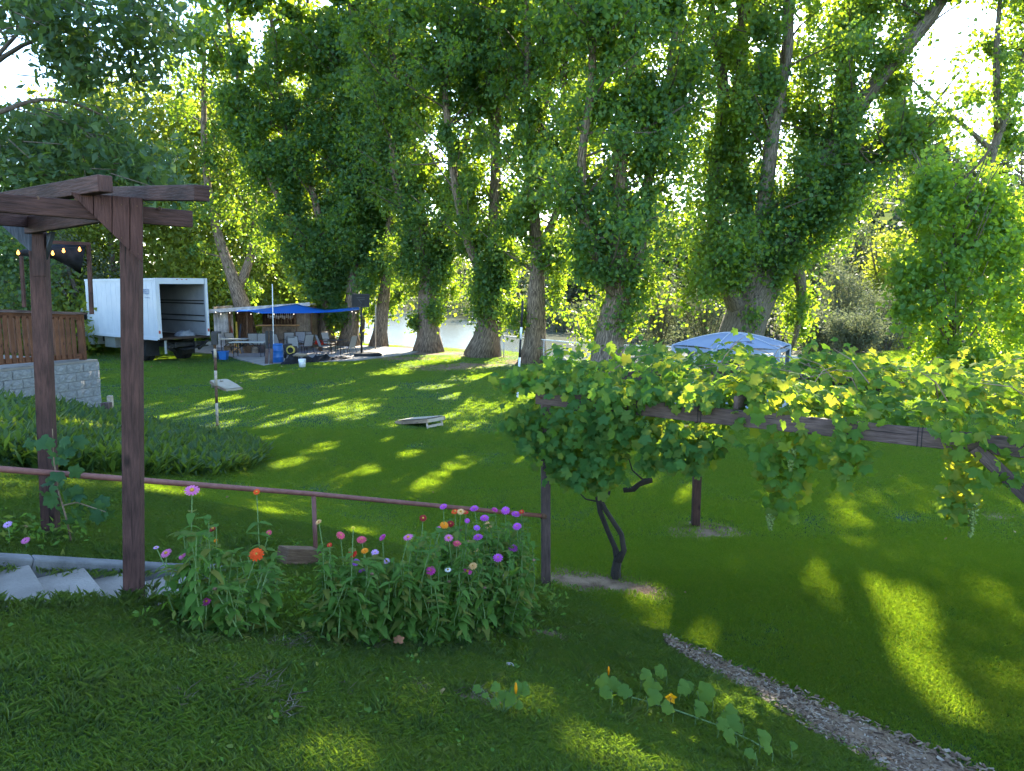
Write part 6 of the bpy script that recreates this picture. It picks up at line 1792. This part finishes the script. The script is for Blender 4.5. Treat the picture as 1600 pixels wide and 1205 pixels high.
# ------------------------------------------------------------------ grape trellis and vines
ZT = 2.21
Pf = Vector((tpost.x - .1, tpost.y, ZT)); fd = Vector((.807, -.59, 0)).normalized(); bd_ = Vector((.59, .807, 0)).normalized()
DEP = 3.25; LEN = 6.4
def trellis():
    t = thing("grape_trellis", "weathered red timber trellis carrying grape vines over the lawn", "trellis", tpost)
    def B(a, b, w, h_, name="beam"): m = MB(); m.beam(a, b, w, h_); return m.build(name, M_GREYRED, t, bevel=.006)
    m = MB(); m.beam(Vector((tpost.x, tpost.y, tpost.z - .2)), Vector((tpost.x - .015, tpost.y, ZT - .06)), .105, .105); m.build("post", M_GREYRED, t, bevel=.008)
    B(Pf - fd * .02, Pf + fd * LEN, .05, .15)
    pb = Pf + bd_ * DEP
    B(Pf + bd_ * .04 + Vector((0, 0, .005)), pb - bd_ * .04 + Vector((0, 0, .005)), .05, .15)
    B(pb - fd * .2, pb + fd * (LEN + 2), .05, .15)
    pp = pb + fd * .55; m = MB(); m.beam(Vector((pp.x, pp.y, -.2)), Vector((pp.x, pp.y, ZT - .08)), .11, .11); m.build("post", M_REDWOOD, t, bevel=.008)
    for a in (2.2, 4.5, 6.3):
        B(Pf + fd * a + Vector((0, 0, .14)), Pf + fd * a + bd_ * DEP + Vector((0, 0, .14)), .045, .12, "rafter")
    pe = Pf + fd * 5.25; m = MB(); m.beam(Vector((pe.x, pe.y, h1(pe.x, pe.y) - .2)), Vector((pe.x, pe.y, ZT - .08)), .11, .11); m.build("post", M_GREYRED, t, bevel=.008)
    pe2 = pb + fd * 6.0; m = MB(); m.beam(Vector((pe2.x, pe2.y, -.2)), Vector((pe2.x, pe2.y, ZT - .08)), .11, .11); m.build("post", M_GREYRED, t, bevel=.008)
    nb = Vector((.59, .807, 0)) * -.05
    B(Pf + fd * 4.1 + nb + Vector((0, 0, -.03)), Pf + fd * 5.2 + nb + Vector((0, 0, -1.05)), .04, .10, "brace")
    for a in (.06, .14, 5.2, 5.3):
        q = Pf + fd * a - bd_ * .026; mb = MB(); mb.tube([q, q - bd_ * .014], .012, 8); mb.build("bolt", M_RUST, t)
    w = MB()
    for a in (1.85, 1.88, 3.7, 3.73): 
        q = Pf + fd * a; w.tube([q - bd_ * .03 + Vector((0, 0, -.08)), q - bd_ * .03 + Vector((0, 0, .08)), q + bd_ * .03 + Vector((0, 0, .08))], .003, 5)
    w.build("tie_wire", M_BLACK, t)
trellis()
def cluster(parent, p, L_, rng):
    mb = MB()
    for _ in range(90):
        f = rng.random(); r = (.038 * (1 - f) + .010) * sqrt(rng.random()); an = rng.uniform(0, 6.28)
        c = p + Vector((r * cos(an), r * sin(an), -f * L_)); q = .0135
        b = len(mb.v)
        for d in ((q, 0, 0), (-q, 0, 0), (0, q, 0), (0, -q, 0), (0, 0, q), (0, 0, -q)): mb.v.append((c.x + d[0], c.y + d[1], c.z + d[2]))
        for f_ in ((0, 2, 4), (2, 1, 4), (1, 3, 4), (3, 0, 4), (2, 0, 5), (1, 2, 5), (3, 1, 5), (0, 3, 5)): mb.face(tuple(b + i for i in f_))
    mb.build("grape_cluster", M_GRAPE, parent, smooth=True)
def vines():
    rng = random.Random(17)
    base = ong(963, 903)
    v1 = thing("grape_vine", "old twisted grape vine with a dark trunk, leaves massed on the trellis corner", "vine", base)
    T_ = lambda px, py, dy=0: at(px, py, base.y + dy)
    m = MB(); m.tube([base - Vector((0, 0, .15)), T_(963, 890), T_(966, 872), T_(961, 855), T_(950, 830), T_(938, 800), T_(936, 785), T_(930, 760), T_(918, 735), T_(905, 700), T_(900, 640)], [.085, .06, .055, .035, .032, .034, .036, .03, .028, .024, .02], 9, True, .12, 1); m.build("trunk", M_DARKBARK, v1, smooth=True)
    m = MB(); m.tube([T_(966, 876, -.03), T_(975, 860, -.06), T_(971, 835, -.08), T_(958, 815, -.06), T_(945, 795, -.03), T_(938, 780)], [.05, .034, .03, .028, .028, .026], 8, True, .12, 2); m.build("trunk", M_DARKBARK, v1, smooth=True)
    m = MB(); m.tube([T_(936, 785), T_(950, 775), T_(957, 755), T_(960, 730), T_(968, 690)], [.022, .016, .014, .012, .01], 6); m.build("cane", M_DARKBARK, v1, smooth=True)
    m = MB(); m.tube([T_(934, 784), T_(915, 780), T_(905, 770)], [.012, .01, .006], 5); m.build("cane", M_DARKBARK, v1, smooth=True)
    # cut log hanging in the vine
    lg = thing("hanging_branch", "short dark cut branch dangling below the vine by the trunk", "branch", T_(1000, 765))
    m = MB(); m.tube([T_(974, 766, .1), T_(990, 764, .1), T_(998, 757, .1), T_(1008, 752, .1), T_(1019, 750, .1)], [.03, .036, .03, .038, .03], 8, True, .1, 3); m.build("log", M_DARKBARK, lg, smooth=True)
    m = MB(); m.tube([T_(1007, 752, .1), T_(996, 742, .1), T_(988, 735, .1), T_(982, 715, .1)], [.012, .01, .009, .006], 5); m.build("cane", M_DARKBARK, lg, smooth=True)
    items1, items2 = [], []
    FC = Vector((-.15, -.75, .35))
    def add(lst, p, face=FC, size=.108, hang=.5): lst.append((rng.randrange(4), leaf_matrix(p, size, face, hang, rng)))
    B = lambda a, b, z: Pf + fd * a + bd_ * b + Vector((0, 0, z))
    # left mass
    for _ in range(2900):
        a = rng.uniform(-.42, 2.05); f = rng.random()
        low = np.interp(a, [-.42, -.1, .3, .8, 1.15, 1.5, 1.9, 2.1], [-.35, -.6, -.9, -.92, -.8, -.5, -.55, -.2])
        if a > 1.0 and a < 1.3 and f > .6: continue
        z = .25 + (low - .25) * f ** 1.15
        b = rng.gauss(.05, .2) * (1.15 - .5 * f)
        if -.14 < z < .12 and a > 1.2 and rng.random() < .92: continue
        if -.14 < z < .12 and a < .6 and rng.random() < .93: continue
        add(items1, B(a, b, z))
    for _ in range(900):      # roof part near the left corner
        a, b = rng.uniform(-.3, 2.3), rng.uniform(0, DEP + .2)
        add(items1, B(a, b, .14 + abs(rng.gauss(.08, .1)) + .12 * sin(a * 5 + b * 3)), Vector((-.1, -.25, .9)), .115, .2)
    for a, n_, hh in ((.75, 24, .55), (1.45, 20, .4), (.1, 14, .3), (1.1, 14, .3)):   # upright shoots
        for q in range(n_):
            f = rng.random(); add(items1, B(a + rng.gauss(0, .06 + .1 * (1 - f)), .1 + rng.gauss(0, .1), .15 + hh * f), None, .11, .1)
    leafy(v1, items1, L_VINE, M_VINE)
    for (px, py) in ((912, 640), (1040, 660), (1080, 700)):
        cluster(v1, at(px, py, Pf.y - .25), .17, rng)
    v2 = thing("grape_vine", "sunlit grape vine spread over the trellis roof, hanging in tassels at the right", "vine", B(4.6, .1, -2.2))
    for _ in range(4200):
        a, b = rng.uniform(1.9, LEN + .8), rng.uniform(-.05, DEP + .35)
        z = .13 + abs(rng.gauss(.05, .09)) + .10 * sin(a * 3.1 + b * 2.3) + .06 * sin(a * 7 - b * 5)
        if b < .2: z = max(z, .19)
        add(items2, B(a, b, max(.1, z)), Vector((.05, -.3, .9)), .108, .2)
    def tassel(a0, a1, drop, n, b0=.0):
        for _ in range(n):
            f = rng.random(); mid = (a0 + a1) / 2; hw = (a1 - a0) / 2 * (1 - .55 * f)
            zz = .15 - (drop + .15) * f
            if -.13 < zz < .08 and rng.random() < .6: continue
            add(items2, B(mid + rng.uniform(-hw, hw), b0 + rng.gauss(0, .13), zz), FC, .108, .6)
    tassel(2.36, 2.98, .82, 260); tassel(2.9, 3.5, .34, 120); tassel(3.05, 3.3, .55, 40); tassel(3.86, 4.2, .6, 130, -.05); tassel(4.1, 4.5, .25, 60); tassel(2.1, 2.36, .2, 30)
    tassel(3.9, 5.0, .25, 60, .9); tassel(4.6, 5.6, .4, 120, 1.6)
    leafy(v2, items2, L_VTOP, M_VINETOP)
    for a, z, L_ in ((2.75, -.2, .2), (4.12, -.42, .3), (2.6, -.8, .16)):
        cluster(v2, B(a, -.12, z), L_, rng)
    m = MB()
    for _ in range(70):
        a, b = rng.uniform(-.1, LEN), rng.uniform(0, DEP); q = B(a, b, .16 + rng.uniform(0, .12)); d = Vector((rng.gauss(0, .4), rng.gauss(0, .4), rng.gauss(.08, .1)))
        m.tube([q, q + d * .6 + Vector((0, 0, .06)), q + d * 1.2], [.006, .005, .003], 5)
    m.build("cane", M_CANE, v2)['kind'] = 'stuff'
vines()
def climber():
    rng = random.Random(23)
    t = thing("climbing_vine", "young dark leaved vine climbing the left arbor post", "vine", pl + Vector((.08, 0, 0)))
    m = MB(); m.tube([ong(112, 850), at(105, 815, 5.4), at(92, 770, 5.4), at(84, 720, 5.42), at(82, 670, 5.42)], [.008, .007, .006, .005, .003], 6); m.build("stem", M_CANE, t)
    m = MB(); m.tube([at(98, 790, 5.4), at(120, 785, 5.35), at(165, 800, 5.3)], [.006, .005, .003], 5); m.build("stem", M_CANE, t)
    items = []
    for px, py in [(48, 688), (40, 700), (60, 683), (98, 682), (104, 700), (92, 712), (108, 722), (78, 718), (72, 745), (86, 752), (98, 748), (112, 760), (106, 775), (120, 770), (96, 770), (80, 772), (110, 795), (122, 788), (100, 800), (118, 808), (138, 782), (146, 786), (155, 800), (165, 798), (90, 735), (70, 690), (88, 790), (102, 812), (130, 800), (95, 695), (112, 690), (82, 705), (76, 760), (66, 770), (106, 740), (152, 790), (160, 804)]:
        items.append((rng.randrange(4), leaf_matrix(at(px, py, 5.35 + rng.gauss(0, .07)), .105, Vector((0, -.8, .3)), .5, rng)))
    leafy(t, items, L_CLIMB, M_CLIMB)
climber()

# ------------------------------------------------------------------ zinnias
def flower_mesh(name, mat_, rings, seed=0):
    rr = random.Random(seed); mb = MB()
    for n, r, z, up in rings:
        for k in range(n):
            a = 2 * pi * (k + rr.uniform(-.15, .15)) / n + r * 40; w = 2.2 / n
            P0 = Vector((0, 0, z)); dirv = Vector((cos(a), sin(a), 0)); sd = Vector((-sin(a), cos(a), 0))
            q = [P0 + dirv * r * .15, P0 + dirv * r * .65 + sd * r * w + Vector((0, 0, up * .7 * r)), P0 + dirv * r + sd * r * w * .6 + Vector((0, 0, up * r)), P0 + dirv * r - sd * r * w * .6 + Vector((0, 0, up * r)), P0 + dirv * r * .65 - sd * r * w + Vector((0, 0, up * .7 * r))]
            mb.poly(q)
    return mb.mesh(name, mat_)
FM = {}
def get_flower(c, double):
    key = (c, double)
    if key not in FM:
        rings = [(13, 1.0, 0, .05), (12, .86, .10, .16), (10, .66, .2, .3), (8, .44, .3, .45)] if double else [(14, 1.0, 0, .08), (11, .8, .08, .16)]
        FM[key] = flower_mesh("flower", PET[c], rings, len(FM))
    return FM[key]
cm = MB(); cm.lathe((0, 0, 0), [(0, .0), (.28, .02), (.3, .2), (.2, .34), (0, .38)], 10); CENTRE = cm.mesh("flower_centre", M_CENTRE, smooth=True)
def zinnias():
    rng = random.Random(29)
    GR = "zinnia plants in the flower bed"
    # plant: base pixel, top pixel y, label, flowers [(px, py, colour, radius px, double)]
    PL = [
        ((318, 992), 776, "zinnia plant at the bed's left end with one magenta bloom held low", [(323, 940, 'magenta', 9, 0)]),
        ((300, 975), 800, "zinnia plant with a wide pink bloom overlapping the handrail", [(300, 767, 'pink', 13, 0), (286, 869, 'pink', 8, 1)]),
        ((345, 985), 815, "zinnia plant with a small dark red bloom and an orange bud, left in the bed", [(333, 827, 'darkred', 8, 0), (337, 845, 'orange', 4, 1)]),
        ((285, 962), 850, "low zinnia plant with a pink bloom beside the steps", [(260, 865, 'pink', 10, 0), (244, 856, 'lilac', 5, 0)]),
        ((390, 990), 840, "zinnia plant with a large flat scarlet bloom low in the bed's left half", [(401, 867, 'scarlet', 13, 1)]),
        ((412, 968), 822, "zinnia plant with one orange bloom on a long bare stem at the handrail", [(401, 769, 'scarlet', 6, 0), (420, 833, 'coral', 6, 0)]),
        ((368, 1000), 880, "leafy flowerless zinnia plant at the front of the left clump", []),
        ((508, 995), 850, "zinnia plant with a peach bloom next to the handrail's short post", [(498, 816, 'peach', 6, 1), (515, 852, 'red', 5, 0)]),
        ((540, 1000), 855, "zinnia plant with coral and red blooms at the right clump's left end", [(532, 837, 'coral', 8, 1), (551, 865, 'red', 8, 1), (552, 825, 'yellow', 4, 1)]),
        ((565, 1002), 860, "zinnia plant with coral and orange blooms above two purple ones", [(565, 844, 'coral', 9, 1), (570, 861, 'orange', 7, 1), (556, 879, 'violet', 7, 1), (566, 893, 'violet', 7, 1)]),
        ((600, 992), 855, "zinnia plant with two pale lilac blooms", [(586, 864, 'lilac', 7, 1), (604, 877, 'lilac', 6, 0), (598, 840, 'magenta', 7, 1)]),
        ((630, 1005), 850, "zinnia plant with a dark-eyed pink bloom standing alone", [(638, 840, 'pink', 9, 0)]),
        ((662, 985), 820, "zinnia plant topped by a faded dull red bloom", [(661, 810, 'darkred', 7, 0)]),
        ((672, 1005), 895, "zinnia plant with a single round magenta bloom in front", [(673, 892, 'magenta', 9, 1)]),
        ((700, 1002), 870, "zinnia plant with the only white bloom", [(700, 891, 'white', 6, 0)]),
        ((698, 975), 800, "zinnia plant with paired orange and dark red blooms", [(694, 821, 'orange', 8, 1), (704, 819, 'darkred', 7, 1), (685, 826, 'pink', 5, 0), (693, 792, 'purple', 7, 1)]),
        ((714, 988), 835, "zinnia plant with a round coral red bloom beside a pink one", [(714, 850, 'coral', 8, 1), (701, 841, 'pink', 8, 0)]),
        ((722, 968), 795, "tall zinnia plant with two scarlet blooms and a peach one at the rail", [(711, 800, 'scarlet', 7, 0), (720, 800, 'peach', 7, 0), (727, 801, 'red', 6, 0), (730, 814, 'purple', 5, 1)]),
        ((738, 998), 870, "zinnia plant with a magenta bloom against a tan orange one", [(730, 893, 'magenta', 9, 0), (739, 885, 'peach', 8, 1)]),
        ((750, 978), 835, "zinnia plant with a big purple bloom over a flat peach one", [(747, 840, 'purple', 9, 1), (742, 859, 'peach', 7, 0), (745, 825, 'violet', 6, 1)]),
        ((762, 962), 800, "tall back-row zinnia plant with purple blooms and a flat peach one", [(741, 795, 'purple', 8, 1), (757, 810, 'purple', 8, 1), (763, 821, 'peach', 8, 0)]),
        ((782, 985), 850, "zinnia plant with a purple bloom flecked with gold in its centre", [(778, 872, 'purple', 9, 1)]),
        ((790, 958), 795, "tall back-row zinnia plant with a magenta and a purple bloom on the rail line", [(773, 797, 'magenta', 6, 1), (790, 798, 'purple', 8, 1)]),
        ((808, 972), 825, "zinnia plant with two purple blooms nearest the trellis post", [(802, 857, 'purple', 9, 1), (808, 823, 'purple', 8, 1)]),
        ((812, 955), 800, "back-row zinnia plant with a purple bloom and a small red one, nearest the trellis post", [(806, 804, 'purple', 8, 1), (815, 800, 'red', 5, 0)]),
        ((800, 992), 905, "low zinnia plant with a faded lilac bloom at the bed's right end", [(790, 900, 'lilac', 5, 1)]),
    ]
    for (bpx, topy, lab, fl) in PL:
        base = ong(bpx[0], min(bpx[1], 1004))
        t = thing("zinnia_plant", lab, "flower plant", base, group=GR)
        stems = MB(); ends = []
        H_ = base.z
        for (px, py, c, rp, dbl) in fl:
            e = at(px, py, base.y + rng.uniform(-.03, .06)); ends.append((e, True, (c, rp, dbl)))
        for _ in range(max(2, 6 - len(fl))):
            px = bpx[0] + rng.gauss(0, 17); py = topy + abs(rng.gauss(0, 24)) + (12 if bpx[0] > 450 else 34)
            ends.append((at(px, py, base.y + rng.gauss(0, .10)), False, None))
        for e, isfl, inf in ends:
            b0 = base + Vector((rng.gauss(0, .03), rng.gauss(0, .03), -.03)); k1 = b0.lerp(e, .5) + Vector((rng.gauss(0, .03), rng.gauss(0, .03), .02))
            stems.tube([b0, k1, e], [.0055, .0045, .003], 5, False)
            L_ = (e - b0).length
            nl = max(4, int(L_ / (.075 if bpx[0] > 450 else .098)))
            for q in range(nl):
                f = .10 + .84 * q / nl
                if isfl and f > .84: continue
                p = (b0.lerp(k1, f * 2) if f < .5 else k1.lerp(e, f * 2 - 1))
                an = rng.uniform(0, 2 * pi)
                for s_ in (0, pi):
                    a = an + s_ + rng.gauss(0, .25); d = Vector((cos(a), sin(a), rng.uniform(-.35, .45))).normalized()
                    nrm = Vector((0, 0, 1)) - d * d.z; nrm.normalize(); x = d.cross(nrm)
                    sz = rng.uniform(.075, .125) * (1.1 - .35 * f)
                    link("leaf", rng.choice(L_ZIN), t, Matrix.Translation(p) @ Matrix((x, d, nrm)).transposed().to_4x4() @ Matrix.Diagonal((sz, sz, sz, 1)))
            if isfl:
                c, rp, dbl = inf; R_ = rp * e.y / F * .92
                tilt = Matrix.Rotation(rng.uniform(.25, .8), 4, 'X') @ Matrix.Rotation(rng.gauss(0, .25), 4, 'Y')
                M = Matrix.Translation(e) @ tilt @ Matrix.Rotation(rng.uniform(0, 6), 4, 'Z') @ Matrix.Diagonal((R_, R_, R_, 1))
                fo = link("flower", get_flower(c, bool(dbl)), t, M)
                s2 = .62 if dbl else 1.0
                link("flower_centre", CENTRE, fo, M @ Matrix.Translation((0, 0, .22 if dbl else .06)) @ Matrix.Diagonal((s2, s2, s2, 1)))
            else:
                if rng.random() < .12:
                    sh = MB(); sh.lathe(e, [(0, -.006), (.012, 0), (.014, .012), (.006, .02), (0, .022)], 7); sh.build("seed_head", M_BROWNWOOD, t)
                for q in range(5):
                    a = rng.uniform(0, 6.28); d = Vector((cos(a), sin(a), .5)).normalized(); nrm = (Vector((0, 0, 1)) - d * d.z).normalized(); x = d.cross(nrm); sz = rng.uniform(.05, .09)
                    link("leaf", rng.choice(L_ZIN), t, Matrix.Translation(e) @ Matrix((x, d, nrm)).transposed().to_4x4() @ Matrix.Diagonal((sz, sz, sz, 1)))
        extra = []
        for _ in range(7 if bpx[0] > 450 else 1):
            b0 = base + Vector((rng.gauss(0, .08), rng.gauss(0, .06), -.02)); e = at(bpx[0] + rng.gauss(0, 22), topy + 14 + abs(rng.gauss(0, 34)), base.y + rng.gauss(0, .12))
            if e.z < b0.z + .12: continue
            stems.tube([b0, b0.lerp(e, .5) + Vector((rng.gauss(0, .03), rng.gauss(0, .03), 0)), e], [.005, .004, .0025], 5, False)
            nl = max(4, int((e - b0).length / .055))
            for q in range(nl + 1):
                p = b0.lerp(e, .08 + .92 * q / nl); an = rng.uniform(0, 6.28)
                for s_ in (0, pi):
                    a = an + s_; d = Vector((cos(a), sin(a), rng.uniform(-.4, .5))).normalized(); nrm = (Vector((0, 0, 1)) - d * d.z).normalized(); x = d.cross(nrm); sz = rng.uniform(.06, .125) * (1.1 - .4 * q / nl)
                    extra.append((rng.randrange(3), Matrix.Translation(p) @ Matrix((x, d, nrm)).transposed().to_4x4() @ Matrix.Diagonal((sz, sz, sz, 1))))
        if extra: join_leaves("foliage", extra, L_ZIN, M_ZLEAF, t)
        stems.build("stem", M_STEM, t)
zinnias()
# low weeds filling under the zinnias and at the post
def weeds():
    rng = np.random.default_rng(55); Ps = []
    for px, py, n, r in ((470, 930, 120, .22), (455, 960, 120, .2), (640, 985, 120, .2), (760, 985, 90, .18), (830, 955, 200, .2), (850, 935, 160, .18), (810, 985, 100, .15), (500, 1000, 60, .15), (590, 985, 80, .18), (300, 990, 80, .15), (40, 850, 90, .2), (10, 845, 60, .2), (95, 845, 70, .12)):
        g_ = ong(px, py); P_ = rng.normal(0, r, (n, 3)) + np.array(tuple(g_)); P_[:, 2] = hgt(P_[:, 0], P_[:, 1]) + np.abs(rng.normal(.05, .07, n)); Ps.append(P_)
    o = link("weeds", npmesh("weeds", leaf_quads(np.vstack(Ps), .055, .4, -.5, rng, 1.0), 4, M_ZLEAF)); tag(o, kind='stuff')
weeds()
# small wildflowers by the steps
for k, (px, py, bx, by, c, lab) in enumerate(((12, 820, 14, 858, 'lilac', "small lilac wildflower standing higher at the left edge"), (40, 845, 38, 866, 'pink', "small pink wildflower lower down beside the top step"))):
    b0 = ong(bx, by); e = at(px, py, b0.y); t = thing("wildflower", lab, "flower", b0, group="wildflowers by the steps")
    m = MB(); m.tube([b0, b0.lerp(e, .5) + Vector((.01, 0, 0)), e], .003, 5); m.build("stem", M_STEM, t)
    R_ = 7 * e.y / F; link("flower", get_flower(c, False), t, Matrix.Translation(e) @ Matrix.Rotation(.6, 4, 'X') @ Matrix.Diagonal((R_, R_, R_, 1)))

# ------------------------------------------------------------------ squash plants, fallen leaf, stones
def squash():
    rng = random.Random(61)
    t = thing("squash_plant", "trailing squash vine with a big orange blossom beside the wood chips", "plant", ong(1060, 1130))
    line = [(945, 1085), (1000, 1100), (1060, 1118), (1120, 1140), (1175, 1165), (1205, 1185)]
    pts_ = [ong(*p) + Vector((0, 0, .03)) for p in line]
    m = MB(); m.tube(pts_, .007, 6); m.build("vine", M_STEM, t)
    stem = MB()
    LF = [(935, 1056, .11), (968, 1062, .12), (985, 1075, .12), (955, 1078, .10), (1000, 1050, .11), (1025, 1062, .14), (1010, 1088, .13), (1060, 1068, .13), (1075, 1062, .12), (1090, 1080, .15), (1085, 1105, .12), (1112, 1085, .13), (1130, 1108, .14), (1120, 1128, .10), (1160, 1128, .14), (1150, 1150, .10), (1185, 1152, .11), (1205, 1165, .08), (1235, 1165, .06), (1180, 1175, .08), (1040, 1045, .11), (1050, 1100, .1)]
    def leafat(px, py, sz):
        best = min(pts_, key=lambda q: abs(q.x - at(px, py, q.y).x))
        g_ = ong(px, py + 34); p = at(px, py, g_.y)
        n = Vector((rng.gauss(0, .3), -.55 + rng.gauss(0, .25), .8)).normalized(); tp = Vector((rng.gauss(0, .7), -.3, rng.gauss(.1, .3))); tp = (tp - n * tp.dot(n)).normalized(); x = tp.cross(n)
        link("leaf", rng.choice(L_SQ), t, Matrix.Translation(p) @ Matrix((x, tp, n)).transposed().to_4x4() @ Matrix.Diagonal((sz * .88, sz * .88, sz * .88, 1)))
        stem.tube([g_, p.lerp(g_, .5) + Vector((.01, 0, .01)), p], [.004, .0035, .003], 5, False)
    for px, py, sz in LF: leafat(px, py, sz)
    stem.build("leaf_stalk", M_STEM, t)
    def blossom(px, py, R_, parent):
        p = at(px, py, ong(px, py + 28).y); mb = MB()
        for k in range(5):
            a = 2 * pi * k / 5 + .3; d = Vector((cos(a), 0, sin(a))); sd = Vector((-sin(a), 0, cos(a))); back = Vector((0, R_ * .5, 0))
            q = [p + back, p + d * R_ * .55 + sd * R_ * .36 + back * .1, p + d * R_ * 1.05 + Vector((0, -.01, 0)), p + d * R_ * .55 - sd * R_ * .36 + back * .1]
            mb.poly(q)
        mb.build("flower", M_SQUASHFLOWER, parent)
        mb = MB(); mb.lathe(p + Vector((0, R_ * .3, 0)), [(.006, 0), (.008, .02), (0, .03)], 8, Matrix.Rotation(pi / 2, 3, 'X')); mb.build("flower_centre", M_CENTRE, parent)
    blossom(1048, 1091, .043, t)
    m = MB(); p = at(951, 1048, ong(951, 1080).y); m.lathe(p, [(.005, -.03), (.008, 0), (.006, .025), (0, .035)], 7); m.build("flower_bud", M_SQUASHFLOWER, t, smooth=True)
    t2 = thing("squash_plant", "small upright squash seedling on the bare patch of the bank", "plant", ong(785, 1118))
    st2 = MB(); b0 = ong(785, 1118)
    for px, py, sz in ((752, 1075, .07), (768, 1070, .075), (790, 1078, .10), (788, 1092, .10), (812, 1072, .10), (800, 1070, .09), (825, 1070, .08), (775, 1090, .07), (806, 1098, .07), (758, 1082, .05)):
        p = at(px, py, b0.y + rng.gauss(0, .04)); n = Vector((rng.gauss(0, .3), -.5, .8)).normalized(); tp = Vector((rng.gauss(0, .8), -.3, .1)); tp = (tp - n * tp.dot(n)).normalized(); x = tp.cross(n)
        link("leaf", rng.choice(L_SQ), t2, Matrix.Translation(p) @ Matrix((x, tp, n)).transposed().to_4x4() @ Matrix.Diagonal((sz * .8, sz * .8, sz * .8, 1)))
        st2.tube([b0 + Vector((rng.gauss(0, .015), 0, -.01)), p], [.004, .003], 5, False)
    st2.build("stem", M_STEM, t2)
    m = MB(); p = at(806, 1076, b0.y - .05); m.lathe(p, [(.005, -.03), (.010, 0), (.006, .03), (0, .04)], 7); m.build("flower_bud", M_SQUASHFLOWER, t2, smooth=True)
squash()
m_dead = leafmat("dead_leaf", [G(.30, .12, .06), G(.36, .16, .08)], [G(.3, .1, .04), G(.3, .1, .04)], .2, .8)
for k, (px, py, sz, lab) in enumerate(((622, 1016, .075, "curled brown fallen leaf lying on the grass before the zinnias"),)):
    g_ = ong(px, py, .05)
    o = link("fallen_leaf", lobed_leaf("fallen_leaf", m_dead, 91, .8), None, Matrix.Translation(g_) @ Matrix.Rotation(.7, 4, 'X') @ Matrix.Diagonal((sz, sz, sz, 1))); tag(o, lab, "leaf")
for k, (px, py, r, lab) in enumerate(((795, 1044, .04, "larger pale stone on the bank above the squash seedling"), (815, 1048, .03, "smaller pale stone just right of the larger one on the bank"), (1038, 985, .02, "tiny stone by the end of the wood chips"))):
    p = ong(px, py); mb = MB(); mb.lathe(p, [(0, -r * .3), (r, -r * .1), (r * 1.1, r * .3), (r * .7, r * .7), (0, r * .85)], 8)
    mb.v = [(a + random.uniform(-.2, .2) * r, b + random.uniform(-.2, .2) * r, c) for a, b, c in mb.v]
    tag(mb.build("stone", M_STONE, smooth=True), lab, "stone", "stones on the bank")
print("leaf quads in trees", TOTAL)
